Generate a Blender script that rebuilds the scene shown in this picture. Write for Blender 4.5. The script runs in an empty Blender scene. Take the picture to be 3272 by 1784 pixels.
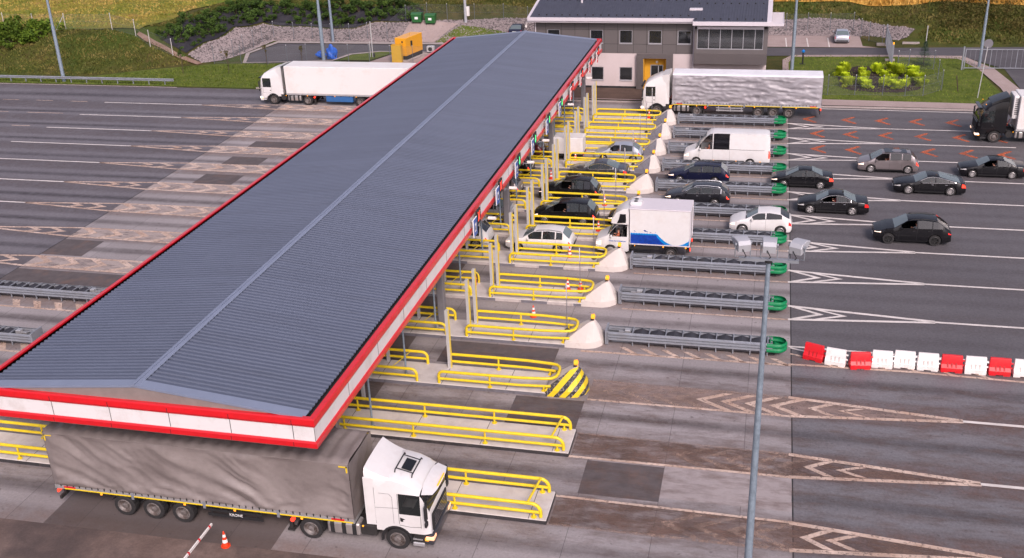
import bpy, bmesh, math, random
from mathutils import Vector, Matrix
random.seed(7)
S = bpy.context.scene
COL = S.collection
R = math.radians

# ------------------------------------------------------------ camera, light
cam = bpy.data.objects.new('camera', bpy.data.cameras.new('camera')); COL.objects.link(cam); S.camera = cam
cr = Vector((0.97293, 0.22838, -0.03537)); cu = Vector((-0.06168, 0.4041, 0.91263)); cf = Vector((-0.22272, 0.88575, -0.40725))
m3 = Matrix((cr, cu, -cf)).transposed().to_4x4()
m3.translation = Vector((0, 0, 27.3)); cam.matrix_world = m3
cam.data.sensor_width = 36; cam.data.lens = 37.252; cam.data.clip_start = 0.5; cam.data.clip_end = 2000
SUN_EL, SUN_AZ = 40, 152
w = bpy.data.worlds.new('World'); S.world = w; w.use_nodes = True
wn = w.node_tree; sky = wn.nodes.new('ShaderNodeTexSky'); sky.sky_type = 'NISHITA'; sky.sun_disc = False
sky.sun_elevation = R(SUN_EL); sky.sun_rotation = R(SUN_AZ); sky.air_density = 1.0; sky.dust_density = 4.0; sky.ozone_density = 1.0
bg = wn.nodes['Background']; bg.inputs[1].default_value = 0.105
hsv = wn.nodes.new('ShaderNodeHueSaturation'); hsv.inputs['Saturation'].default_value = 0.55; wn.links.new(sky.outputs[0], hsv.inputs['Color']); tn = wn.nodes.new('ShaderNodeMix'); tn.data_type = 'RGBA'; tn.blend_type = 'MULTIPLY'; tn.inputs[0].default_value = 1; tn.inputs[7].default_value = (1.03, 0.96, 1.05, 1); wn.links.new(hsv.outputs[0], tn.inputs[6]); wn.links.new(tn.outputs[2], bg.inputs[0])
sl = bpy.data.lights.new('sun', 'SUN'); sun = bpy.data.objects.new('sun', sl); COL.objects.link(sun)
sl.energy = 1.7; sl.angle = R(16); sl.color = (1.0, 0.85, 0.80)
az = R(SUN_AZ)  # nishita: rotation measured from +Y, clockwise
sd = Vector((math.sin(az) * math.cos(R(SUN_EL)), math.cos(az) * math.cos(R(SUN_EL)), math.sin(R(SUN_EL))))
sun.rotation_euler = sd.to_track_quat('Z', 'Y').to_euler()
S.view_settings.view_transform = 'Standard'; S.view_settings.look = 'None'
S.view_settings.exposure = 0.52; S.view_settings.gamma = 1
S.cycles.use_denoising = True
S.cycles.max_bounces = 6; S.cycles.transparent_max_bounces = 12

# ------------------------------------------------------------ helpers
def tag(o, label=None, cat=None, group=None, kind=None):
    if label: o['label'] = label
    if cat: o['category'] = cat
    if group: o['group'] = group
    if kind: o['kind'] = kind
    return o
def thing(name, label, cat, loc=(0, 0, 0), rz=0, group=None, rot=None):
    o = bpy.data.objects.new(name, None); COL.objects.link(o); o.empty_display_size = 0.3
    o.location = loc; o.rotation_euler = rot if rot else (0, 0, rz)
    return tag(o, label, cat, group)
def kids(o): return [c for c in bpy.data.objects if c.parent == o]
def copy_tree(o, parent=None, ch_map=None):
    if ch_map is None:
        ch_map = {}
        for q in bpy.data.objects:
            if q.parent: ch_map.setdefault(q.parent.name, []).append(q)
    c = o.copy(); COL.objects.link(c)
    if parent: c.parent = parent
    for k in ch_map.get(o.name, []): copy_tree(k, c, ch_map)
    return c
class MB:
    def __init__(s): s.v = []; s.f = []; s.mi = []; s.m = 0
    def add(s, vs, fs, M=None):
        n = len(s.v)
        s.v += [tuple(M @ Vector(p)) for p in vs] if M is not None else [tuple(p) for p in vs]
        for f in fs: s.f.append(tuple(n + i for i in f)); s.mi.append(s.m)
        return s
    def box(s, x0, x1, y0, y1, z0, z1, M=None):
        vs = [(x0, y0, z0), (x1, y0, z0), (x1, y1, z0), (x0, y1, z0), (x0, y0, z1), (x1, y0, z1), (x1, y1, z1), (x0, y1, z1)]
        return s.add(vs, [(0, 3, 2, 1), (4, 5, 6, 7), (0, 1, 5, 4), (1, 2, 6, 5), (2, 3, 7, 6), (3, 0, 4, 7)], M)
    def bbox(s, x0, x1, y0, y1, z0, z1, b=0.02, M=None, seg=1):
        bm = bmesh.new(); bmesh.ops.create_cube(bm, size=1)
        for v in bm.verts: v.co = Vector(((x0 + x1) / 2 + v.co.x * (x1 - x0), (y0 + y1) / 2 + v.co.y * (y1 - y0), (z0 + z1) / 2 + v.co.z * (z1 - z0)))
        bmesh.ops.bevel(bm, geom=bm.edges[:], offset=b, segments=seg, affect='EDGES', profile=0.5)
        vs = [v.co.copy() for v in bm.verts]; bm.verts.index_update()
        fs = [tuple(v.index for v in f.verts) for f in bm.faces]; bm.free()
        return s.add(vs, fs, M)
    def cyl(s, p0, p1, r0, r1=None, n=10, cap=True):
        r1 = r0 if r1 is None else r1
        p0 = Vector(p0); p1 = Vector(p1); d = (p1 - p0).normalized()
        a = d.orthogonal().normalized(); b = d.cross(a)
        vs = []
        for p, rr in ((p0, r0), (p1, r1)):
            for i in range(n):
                t = 2 * math.pi * i / n; vs.append(p + (a * math.cos(t) + b * math.sin(t)) * rr)
        fs = [(i, (i + 1) % n, n + (i + 1) % n, n + i) for i in range(n)]
        if cap: fs += [tuple(range(n))[::-1], tuple(range(n, 2 * n))]
        return s.add(vs, fs)
    def tube(s, pts, r, n=8, closed=False):
        pts = [Vector(p) for p in pts]; N = len(pts); vs = []; prev = None
        for i, p in enumerate(pts):
            if closed: d = pts[(i + 1) % N] - pts[i - 1]
            else: d = pts[min(i + 1, N - 1)] - pts[max(i - 1, 0)]
            d.normalize()
            a = d.orthogonal().normalized() if prev is None else (prev - d * prev.dot(d)).normalized()
            prev = a; b = d.cross(a)
            for k in range(n):
                t = 2 * math.pi * k / n; vs.append(p + (a * math.cos(t) + b * math.sin(t)) * r)
        fs = []
        for i in range(N if closed else N - 1):
            j = (i + 1) % N
            for k in range(n): fs.append((i * n + k, i * n + (k + 1) % n, j * n + (k + 1) % n, j * n + k))
        if not closed: fs += [tuple(range(n))[::-1], tuple(range((N - 1) * n, N * n))]
        return s.add(vs, fs)
    def lathe(s, prof, n=16, M=None, cap=True):  # prof (r,z) about z
        vs = [(rr * math.cos(2 * math.pi * k / n), rr * math.sin(2 * math.pi * k / n), z) for rr, z in prof for k in range(n)]
        fs = [(i * n + k, i * n + (k + 1) % n, (i + 1) * n + (k + 1) % n, (i + 1) * n + k) for i in range(len(prof) - 1) for k in range(n)]
        if cap: fs += [tuple(range(n))[::-1], tuple(range((len(prof) - 1) * n, len(prof) * n))]
        return s.add(vs, fs, M)
    def prism(s, poly, a0, a1, axis='y', M=None):  # poly in the plane normal to axis
        n = len(poly)
        if axis == 'y': vs = [(x, a0, z) for x, z in poly] + [(x, a1, z) for x, z in poly]
        elif axis == 'x': vs = [(a0, y, z) for y, z in poly] + [(a1, y, z) for y, z in poly]
        else: vs = [(x, y, a0) for x, y in poly] + [(x, y, a1) for x, y in poly]
        fs = [tuple(range(n))[::-1], tuple(range(n, 2 * n))] + [(i, (i + 1) % n, n + (i + 1) % n, n + i) for i in range(n)]
        return s.add(vs, fs, M)
    def poly(s, pts): return s.add(pts, [tuple(range(len(pts)))])
    def build(s, name, mat, parent=None, smooth=None, loc=None):
        me = bpy.data.meshes.new(name); me.from_pydata([tuple(p) for p in s.v], [], s.f)
        mats = mat if isinstance(mat, (list, tuple)) else [mat]
        for q in mats: me.materials.append(q)
        if len(mats) > 1: me.polygons.foreach_set('material_index', s.mi)
        bm = bmesh.new(); bm.from_mesh(me); bmesh.ops.recalc_face_normals(bm, faces=bm.faces[:]); bm.to_mesh(me); bm.free()
        if smooth:
            me.polygons.foreach_set('use_smooth', [True] * len(me.polygons)); me.set_sharp_from_angle(angle=R(smooth))
        me.update()
        o = bpy.data.objects.new(name, me); COL.objects.link(o)
        if parent is not None: o.parent = parent
        if loc: o.location = loc
        return o
def arc(c, r, a0, a1, n, plane='xz', k=0):
    out = []
    for i in range(n + 1):
        t = R(a0 + (a1 - a0) * i / n); u, v = r * math.cos(t), r * math.sin(t)
        out.append((c[0] + u, c[1], c[2] + v) if plane == 'xz' else (c[0] + u, c[1] + v, c[2]) if plane == 'xy' else (c[0], c[1] + u, c[2] + v))
    return out
def lerp(tab, x):
    if x <= tab[0][0]: return tab[0][1]
    for (a, b), (c_, d) in zip(tab, tab[1:]):
        if x <= c_: return b + (d - b) * (x - a) / max(c_ - a, 1e-9)
    return tab[-1][1]

# ------------------------------------------------------------ materials
def NT(name):
    m = bpy.data.materials.new(name); m.use_nodes = True
    nt = m.node_tree; return m, nt, nt.nodes['Principled BSDF']
def nd(nt, t, **k):
    n = nt.nodes.new(t)
    for a, b in k.items():
        if a.startswith('i_'):
            key = a[2:]; n.inputs[int(key) if key.isdigit() else key].default_value = b
        else: setattr(n, a, b)
    return n
def c4(c): return (c[0], c[1], c[2], 1)
def noise(nt, scale, detail=3, rough=0.6, coord='Object', stretch=None, vec=None):
    n = nd(nt, 'ShaderNodeTexNoise'); n.inputs['Scale'].default_value = scale; n.inputs['Detail'].default_value = detail; n.inputs['Roughness'].default_value = rough
    if vec is None:
        tc = nd(nt, 'ShaderNodeTexCoord'); vec = tc.outputs[coord]
    if stretch:
        mp = nd(nt, 'ShaderNodeMapping'); mp.inputs['Scale'].default_value = stretch; nt.links.new(vec, mp.inputs[0]); vec = mp.outputs[0]
    nt.links.new(vec, n.inputs['Vector']); return n.outputs['Fac']
def ramp(nt, fac, stops, interp='LINEAR'):
    r_ = nd(nt, 'ShaderNodeValToRGB'); e = r_.color_ramp.elements; r_.color_ramp.interpolation = interp
    while len(e) < len(stops): e.new(0.5)
    for q, (p, c_) in zip(e, stops): q.position = p; q.color = c4(c_) if hasattr(c_, '__len__') else (c_, c_, c_, 1)
    nt.links.new(fac, r_.inputs[0]); return r_.outputs[0]
def mixc(nt, fac, a, b, mode='MIX'):
    m = nd(nt, 'ShaderNodeMix', data_type='RGBA', blend_type=mode)
    for k, v in ((0, fac), (6, a), (7, b)):
        if hasattr(v, 'links'): nt.links.new(v, m.inputs[k])
        elif k == 0: m.inputs[0].default_value = v
        else: m.inputs[k].default_value = c4(v)
    return m.outputs[2]
def mth(nt, op, a, b=0.0, c_=None):
    m = nd(nt, 'ShaderNodeMath', operation=op)
    for k, v in ((0, a), (1, b), (2, c_)):
        if v is None: continue
        if hasattr(v, 'links'): nt.links.new(v, m.inputs[k])
        else: m.inputs[k].default_value = v
    return m.outputs[0]
def bump(nt, bsdf, h, strength, dist=0.02):
    b = nd(nt, 'ShaderNodeBump'); b.inputs['Strength'].default_value = strength; b.inputs['Distance'].default_value = dist
    nt.links.new(h, b.inputs['Height']); nt.links.new(b.outputs[0], bsdf.inputs['Normal'])
def pm(name, col, rough=0.5, metal=0.0, var=0.12, vs=3.0, dirt=None, dscale=1.2, dlo=0.5, dhi=0.7, bmp=0, coat=0, spec=None):
    m, nt, b = NT(name)
    n = noise(nt, vs, 4); c0 = tuple(x * (1 - var) for x in col); c1 = tuple(min(1, x * (1 + var)) for x in col)
    out = ramp(nt, n, [(0.3, c0), (0.7, c1)])
    if dirt:
        dn = noise(nt, dscale, 5, 0.7); f = ramp(nt, dn, [(dlo, 0.0), (dhi, 1.0)]); out = mixc(nt, f, out, dirt)
    nt.links.new(out, b.inputs['Base Color']); b.inputs['Roughness'].default_value = rough; b.inputs['Metallic'].default_value = metal
    if coat: b.inputs['Coat Weight'].default_value = coat; b.inputs['Coat Roughness'].default_value = 0.08
    if spec is not None: b.inputs['Specular IOR Level'].default_value = spec
    if bmp: bump(nt, b, noise(nt, vs * 6, 4), bmp)
    return m
def emis(name, col, e, base=None):
    m, nt, b = NT(name); b.inputs['Base Color'].default_value = c4(base or col); b.inputs['Emission Color'].default_value = c4(col); b.inputs['Emission Strength'].default_value = e; b.inputs['Roughness'].default_value = 0.25
    return m
def glass(name, tint=(0.03, 0.04, 0.04), alpha=0.75):
    m, nt, b = NT(name); b.inputs['Base Color'].default_value = c4(tint); b.inputs['Roughness'].default_value = 0.06; b.inputs['Alpha'].default_value = alpha
    b.inputs['Specular IOR Level'].default_value = 0.8
    n = noise(nt, 1.5, 2); bump(nt, b, n, 0.08, 0.05)
    return m
M = {}
M['white'] = pm('white_paint', (0.70, 0.69, 0.69), 0.35, var=0.03, dirt=(0.62, 0.58, 0.55), dlo=0.5, dhi=0.9, coat=0.4)
M['silver'] = pm('silver_paint', (0.5, 0.53, 0.6), 0.3, 0.5, var=0.03, coat=0.6)
M['beige_metal'] = pm('grey_beige_paint', (0.24, 0.21, 0.215), 0.3, 0.5, var=0.03, coat=0.6)
M['greycar'] = pm('dark_grey_paint', (0.055, 0.057, 0.068), 0.28, 0.4, var=0.03, coat=0.7)
M['anthracite'] = pm('anthracite_paint', (0.022, 0.022, 0.028), 0.25, 0.3, var=0.05, coat=0.4)
M['black'] = pm('black_paint', (0.007, 0.007, 0.009), 0.25, 0.0, var=0.05, coat=0.25, spec=0.25)
M['darkblue'] = pm('dark_blue_paint', (0.010, 0.012, 0.035), 0.25, 0.1, var=0.05, coat=0.25, spec=0.25)
M['darkred'] = pm('dark_red_paint', (0.10, 0.012, 0.015), 0.3, 0.1, var=0.05, coat=0.8)
M['trim'] = pm('black_plastic', (0.018, 0.018, 0.020), 0.6, var=0.15)
M['under'] = pm('chassis_black', (0.022, 0.020, 0.020), 0.8, var=0.3)
M['tyre'] = pm('tyre_rubber', (0.022, 0.021, 0.022), 0.85, var=0.2, vs=8)
M['rim'] = pm('alloy_rim', (0.55, 0.53, 0.53), 0.35, 0.7, var=0.08)
M['rimdark'] = pm('dark_rim', (0.03, 0.03, 0.03), 0.4, 0.4)
M['rimtruck'] = pm('steel_truck_rim', (0.24, 0.22, 0.215), 0.55, 0.3, var=0.25, vs=9, dirt=(0.08, 0.055, 0.045), dscale=5, dlo=.42, dhi=.65)
M['chrome'] = pm('chrome_trim', (0.85, 0.85, 0.87), 0.15, 0.9, var=0.02)
M['alu'] = pm('aluminium', (0.55, 0.55, 0.56), 0.4, 0.6, var=0.1, vs=5)
M['glass'] = glass('car_glass', (0.02, 0.026, 0.028), 0.72)
M['glassws'] = glass('sky_tinted_glass', (0.17, 0.215, 0.225), 0.82)  # paler tint paints the sky's reflection into windscreens and rear windows
M['glassdark'] = glass('tinted_glass', (0.008, 0.008, 0.010), 0.93)
M['cabin'] = pm('cabin_interior', (0.03, 0.028, 0.03), 0.8)
M['seat'] = pm('seat_fabric', (0.05, 0.045, 0.045), 0.9)
M['headlit'] = emis('headlight_lit', (1.0, 0.62, 0.42), 0.9, (0.8, 0.75, 0.7))
M['amberhead'] = emis('headlight_orange', (1.0, 0.32, 0.12), 0.8, (0.8, 0.5, 0.35))
M['headoff'] = pm('headlight_clear', (0.6, 0.58, 0.56), 0.15, 0.3)
M['tail'] = emis('tail_lamp_red', (1.0, 0.03, 0.03), 0.35, (0.5, 0.01, 0.01))
M['taillit'] = emis('tail_lamp_lit', (1.0, 0.05, 0.02), 1.6, (0.6, 0.02, 0.02))
M['amber'] = emis('amber_lamp', (1.0, 0.35, 0.02), 0.7, (0.9, 0.35, 0.03))
M['plate'] = pm('number_plate', (0.75, 0.75, 0.72), 0.4)
M['yellow'] = pm('yellow_paint', (0.78, 0.58, 0.02), 0.38, var=0.08, vs=4, dirt=(0.50, 0.33, 0.03), dscale=2.2, dlo=0.6, dhi=0.85)
M['galv'] = pm('galvanised_steel', (0.27, 0.29, 0.33), 0.5, 0.25, var=0.12, vs=6, dirt=(0.2, 0.19, 0.19), dscale=1.5, dlo=0.5, dhi=0.85)
M['pole'] = pm('mast_steel', (0.25, 0.31, 0.38), 0.5, 0.25, var=0.2, vs=7, bmp=0.1)
M['floodgrey'] = pm('floodlight_grey', (0.42, 0.43, 0.47), 0.5, 0.1, var=0.06)
M['cushdark'] = pm('cushion_black_plastic', (0.035, 0.034, 0.042), 0.5, var=0.2, vs=4)
M['green'] = pm('green_paint', (0.0, 0.19, 0.065), 0.35, var=0.12, vs=5)
M['red'] = pm('red_fascia', (0.62, 0.010, 0.018), 0.3, var=0.08, coat=0.4)
M['fasciawhite'] = pm('white_fascia', (0.74, 0.72, 0.73), 0.4, var=0.03, vs=0.6, dirt=(0.62, 0.59, 0.58), dscale=0.8)
M['soffit'] = pm('brown_grey_sheet', (0.24, 0.20, 0.19), 0.6, var=0.08)
M['dark'] = pm('dark_gap', (0.02, 0.02, 0.022), 0.8)
M['roofmetal'] = pm('blue_grey_roof_sheet', (0.095, 0.118, 0.180), 0.6, 0.0, var=0.10, vs=0.22)
def roof_mat():
    m, nt, b = NT('ribbed_roof_sheet'); tc = nd(nt, 'ShaderNodeTexCoord'); sp = nd(nt, 'ShaderNodeSeparateXYZ'); nt.links.new(tc.outputs['Object'], sp.inputs[0])
    cb = nd(nt, 'ShaderNodeCombineXYZ'); nt.links.new(mth(nt, 'FLOOR', mth(nt, 'DIVIDE', sp.outputs[1], 1.1)), cb.inputs[0]); wn_ = nd(nt, 'ShaderNodeTexWhiteNoise', noise_dimensions='3D'); nt.links.new(cb.outputs[0], wn_.inputs[0])
    col = ramp(nt, noise(nt, .25, 5, .6), [(.3, (.096, .115, .166)), (.7, (.104, .124, .178))])
    col = mixc(nt, 1.0, col, ramp(nt, wn_.outputs[0], [(0.0, .93), (1.0, 1.0)]), 'MULTIPLY')
    col = mixc(nt, mth(nt, 'MULTIPLY', ramp(nt, noise(nt, 1.0, 5, .7, stretch=(.15, 2.5, 1)), [(.5, 0.0), (.72, 1.0)]), .28), col, (.06, .065, .085))
    nt.links.new(col, b.inputs['Base Color']); b.inputs['Roughness'].default_value = .55; b.inputs['Specular IOR Level'].default_value = .3; return m
M['roofmetal'] = roof_mat()
M['flash'] = pm('pale_blue_flashing', (0.20, 0.235, 0.325), 0.5, 0.0, var=0.05, vs=1.0)
M['conc'] = pm('island_concrete', (0.56, 0.52, 0.50), 0.85, var=0.07, vs=1.2, dirt=(0.42, 0.37, 0.35), dscale=1.1, dlo=0.5, dhi=0.8, bmp=0.05)
M['kerbgrey'] = pm('kerb_grey_paint', (0.16, 0.155, 0.18), 0.8, var=0.15, vs=3, dirt=(0.08, 0.07, 0.07), dscale=3)
M['kerbblack'] = pm('black_kerb', (0.035, 0.032, 0.035), 0.8, var=0.3, vs=3, dirt=(0.14, 0.11, 0.10), dscale=2, dlo=.55, dhi=.8)
def kerb_alt():
    m, nt, b = NT('grey_white_kerb'); tc = nd(nt, 'ShaderNodeTexCoord'); sp = nd(nt, 'ShaderNodeSeparateXYZ'); nt.links.new(tc.outputs['Object'], sp.inputs[0])
    f = mth(nt, 'GREATER_THAN', mth(nt, 'FRACT', mth(nt, 'DIVIDE', mth(nt, 'ADD', sp.outputs[0], 100), 3.2)), .5)
    col = mixc(nt, f, (.17, .165, .19), (.50, .45, .43)); col = mixc(nt, ramp(nt, noise(nt, 2.5, 5, .7), [(.5, 0.0), (.8, .7)]), col, (.12, .10, .10)); nt.links.new(col, b.inputs['Base Color']); b.inputs['Roughness'].default_value = .8; return m
M['kerbalt'] = kerb_alt()
M['nose'] = pm('nose_concrete', (0.60, 0.545, 0.51), 0.8, var=0.05, vs=1.5, dirt=(0.46, 0.39, 0.35), dscale=1.5, dlo=0.55, dhi=0.85, bmp=0.03)
M['colgrey'] = pm('column_paint', (0.20, 0.195, 0.215), 0.45, 0.2, var=0.06)
M['postgrey'] = pm('post_grey_white', (0.58, 0.58, 0.59), 0.4, 0.3, var=0.05)
M['cone'] = pm('cone_orange', (0.80, 0.055, 0.012), 0.5, var=0.06)
M['conewhite'] = pm('cone_white_band', (0.8, 0.78, 0.76), 0.5, var=0.03)
M['wbred'] = pm('barrier_red_plastic', (0.70, 0.010, 0.02), 0.4, var=0.05, dirt=(0.5, 0.03, 0.03), dscale=3)
M['wbwhite'] = pm('barrier_white_plastic', (0.80, 0.76, 0.74), 0.45, var=0.03, dirt=(0.62, 0.5, 0.43), dscale=2.2, dlo=0.55, dhi=0.85)
M['signblue'] = pm('sign_blue', (0.01, 0.10, 0.45), 0.35, var=0.03)
M['signwhite'] = pm('sign_white', (0.8, 0.8, 0.8), 0.4, var=0.02)
M['ledgreen'] = emis('led_green', (0.05, 1.0, 0.25), 1.0)
M['ledred'] = emis('led_red', (1.0, 0.05, 0.03), 1.2)
M['skin'] = pm('skin', (0.55, 0.27, 0.19), 0.55, var=0.05)
M['hair'] = pm('hair', (0.04, 0.025, 0.015), 0.8)
M['jeans'] = pm('dark_trousers', (0.03, 0.035, 0.06), 0.9)
for k, c_ in dict(shirtred=(0.4, 0.03, 0.03), shirtblue=(0.02, 0.09, 0.42), shirtwhite=(0.6, 0.6, 0.6), shirtgrey=(0.15, 0.15, 0.16), shirtorange=(0.6, 0.16, 0.08)).items(): M[k] = pm(k, c_, 0.9)
M['panelbrown'] = pm('grey_brown_cladding', (0.125, 0.112, 0.112), 0.55, var=0.05, vs=0.8)
M['wallwhite'] = pm('pinkish_render_wall', (0.60, 0.52, 0.52), 0.85, var=0.04, vs=1.0, dirt=(0.50, 0.42, 0.41), dscale=0.5, dlo=0.5, dhi=0.8)
M['louvre'] = pm('louvre_brown', (0.16, 0.135, 0.135), 0.5, var=0.05)
M['ochre'] = pm('ochre_wall', (0.62, 0.33, 0.02), 0.7, var=0.04)
M['winglass'] = glass('window_glass', (0.02, 0.022, 0.025), 0.9)
M['ctrlglass'] = glass('control_room_glass', (0.07, 0.075, 0.08), 0.5)
M['slate'] = pm('dark_roof_tiles', (0.055, 0.06, 0.085), 0.6, var=0.12, vs=1.5)
M['gutter'] = pm('pale_gutter', (0.62, 0.58, 0.62), 0.4, var=0.03)
M['winframe'] = pm('window_frame_grey', (0.42, 0.42, 0.45), 0.4, 0.2)
M['gencol'] = pm('generator_yellow', (0.78, 0.36, 0.02), 0.4, var=0.04, coat=0.3)
M['cabinetcol'] = pm('cabinet_ochre', (0.55, 0.33, 0.05), 0.6, var=0.05)
M['bingreen'] = pm('bin_green', (0.02, 0.12, 0.03), 0.45, var=0.1)
M['tarpblue'] = pm('blue_tarpaulin', (0.01, 0.10, 0.50), 0.45, var=0.25, vs=4)
M['skirtblue'] = pm('blue_side_box', (0.03, 0.12, 0.32), 0.45, var=0.12, vs=2)
M['rustred'] = pm('red_reflector', (0.6, 0.02, 0.03), 0.4)
M['stripe'] = pm('reflective_yellow', (0.85, 0.62, 0.02), 0.4, var=0.05)
M['barrel'] = pm('polished_tank', (0.55, 0.52, 0.5), 0.3, 0.7, var=0.06)
M['bark'] = pm('bark', (0.07, 0.05, 0.035), 0.9)

# paver / ground materials
def ground_mat(name, stops, scale, fine=25, fvar=0.25, rough=0.95, second=None, s2=0.15, lo=0.45, hi=0.62, bmp=0.3, streak=None):
    m, nt, b = NT(name)
    n1 = noise(nt, scale, 6, 0.65); col = ramp(nt, n1, stops)
    if second:
        f = ramp(nt, noise(nt, s2, 5, 0.6), [(lo, 0.0), (hi, 1.0)]); col = mixc(nt, f, col, second)
    n2 = noise(nt, fine, 3, 0.8)
    v = ramp(nt, n2, [(0.3, 1 - fvar), (0.7, 1 + 0 * fvar)]); col = mixc(nt, 1.0, col, v, 'MULTIPLY')
    nt.links.new(col, b.inputs['Base Color']); b.inputs['Roughness'].default_value = rough; b.inputs['Specular IOR Level'].default_value = 0.2
    bump(nt, b, n2, bmp, 0.05); return m
M['grass'] = ground_mat('mown_grass', [(0.3, (0.070, 0.105, 0.014)), (0.5, (0.115, 0.155, 0.022)), (0.7, (0.16, 0.18, 0.04))], 0.7, 9, 0.4)
M['bankgrass'] = ground_mat('bank_grass', [(0.3, (0.045, 0.060, 0.012)), (0.5, (0.085, 0.082, 0.020)), (0.7, (0.14, 0.105, 0.038))], 0.45, 6, 0.5, second=(0.065, 0.095, 0.014), s2=0.12)
M['meadow'] = ground_mat('dry_meadow', [(0.3, (0.14, 0.16, 0.025)), (0.5, (0.26, 0.22, 0.04)), (0.7, (0.46, 0.27, 0.09))], 0.28, 4, 0.4, second=(0.15, 0.20, 0.025), s2=0.09)
M['wheatg'] = ground_mat('wheat_ground', [(0.3, (0.42, 0.23, 0.045)), (0.7, (0.58, 0.35, 0.08))], 0.6, 5, 0.3)
M['gravel'] = ground_mat('stone_gravel', [(0.3, (0.11, 0.095, 0.095)), (0.7, (0.19, 0.165, 0.165))], 3.0, 6, 0.5)
M['mulch'] = ground_mat('dark_mulch', [(0.3, (0.028, 0.028, 0.036)), (0.7, (0.055, 0.052, 0.062))], 1.0, 6, 0.4)
M['bedsoil'] = ground_mat('bed_soil', [(0.3, (0.035, 0.022, 0.024)), (0.7, (0.07, 0.045, 0.045))], 1.5, 6, 0.4)
M['path'] = ground_mat('reddish_path', [(0.3, (0.22, 0.13, 0.09)), (0.7, (0.36, 0.26, 0.21))], 1.0, 8, 0.3)
M['yard'] = ground_mat('yard_asphalt', [(0.3, (0.095, 0.090, 0.100)), (0.7, (0.125, 0.118, 0.130))], 0.35, 14, 0.25, second=(0.16, 0.15, 0.15), s2=0.2, lo=0.55, hi=0.8)
M['paver'] = ground_mat('pinkish_pavers', [(0.3, (0.36, 0.28, 0.26)), (0.7, (0.44, 0.35, 0.33))], 0.5, 8, 0.2)
M['paverdk'] = ground_mat('brown_pavers', [(0.3, (0.10, 0.068, 0.055)), (0.7, (0.15, 0.10, 0.08))], 0.7, 8, 0.3)
M['kerb'] = ground_mat('kerb_concrete', [(0.3, (0.36, 0.31, 0.29)), (0.7, (0.48, 0.42, 0.40))], 1.0, 8, 0.2)
M['kerbdark'] = pm('kerb_shadow_face', (0.10, 0.075, 0.07), 0.9)

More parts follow.
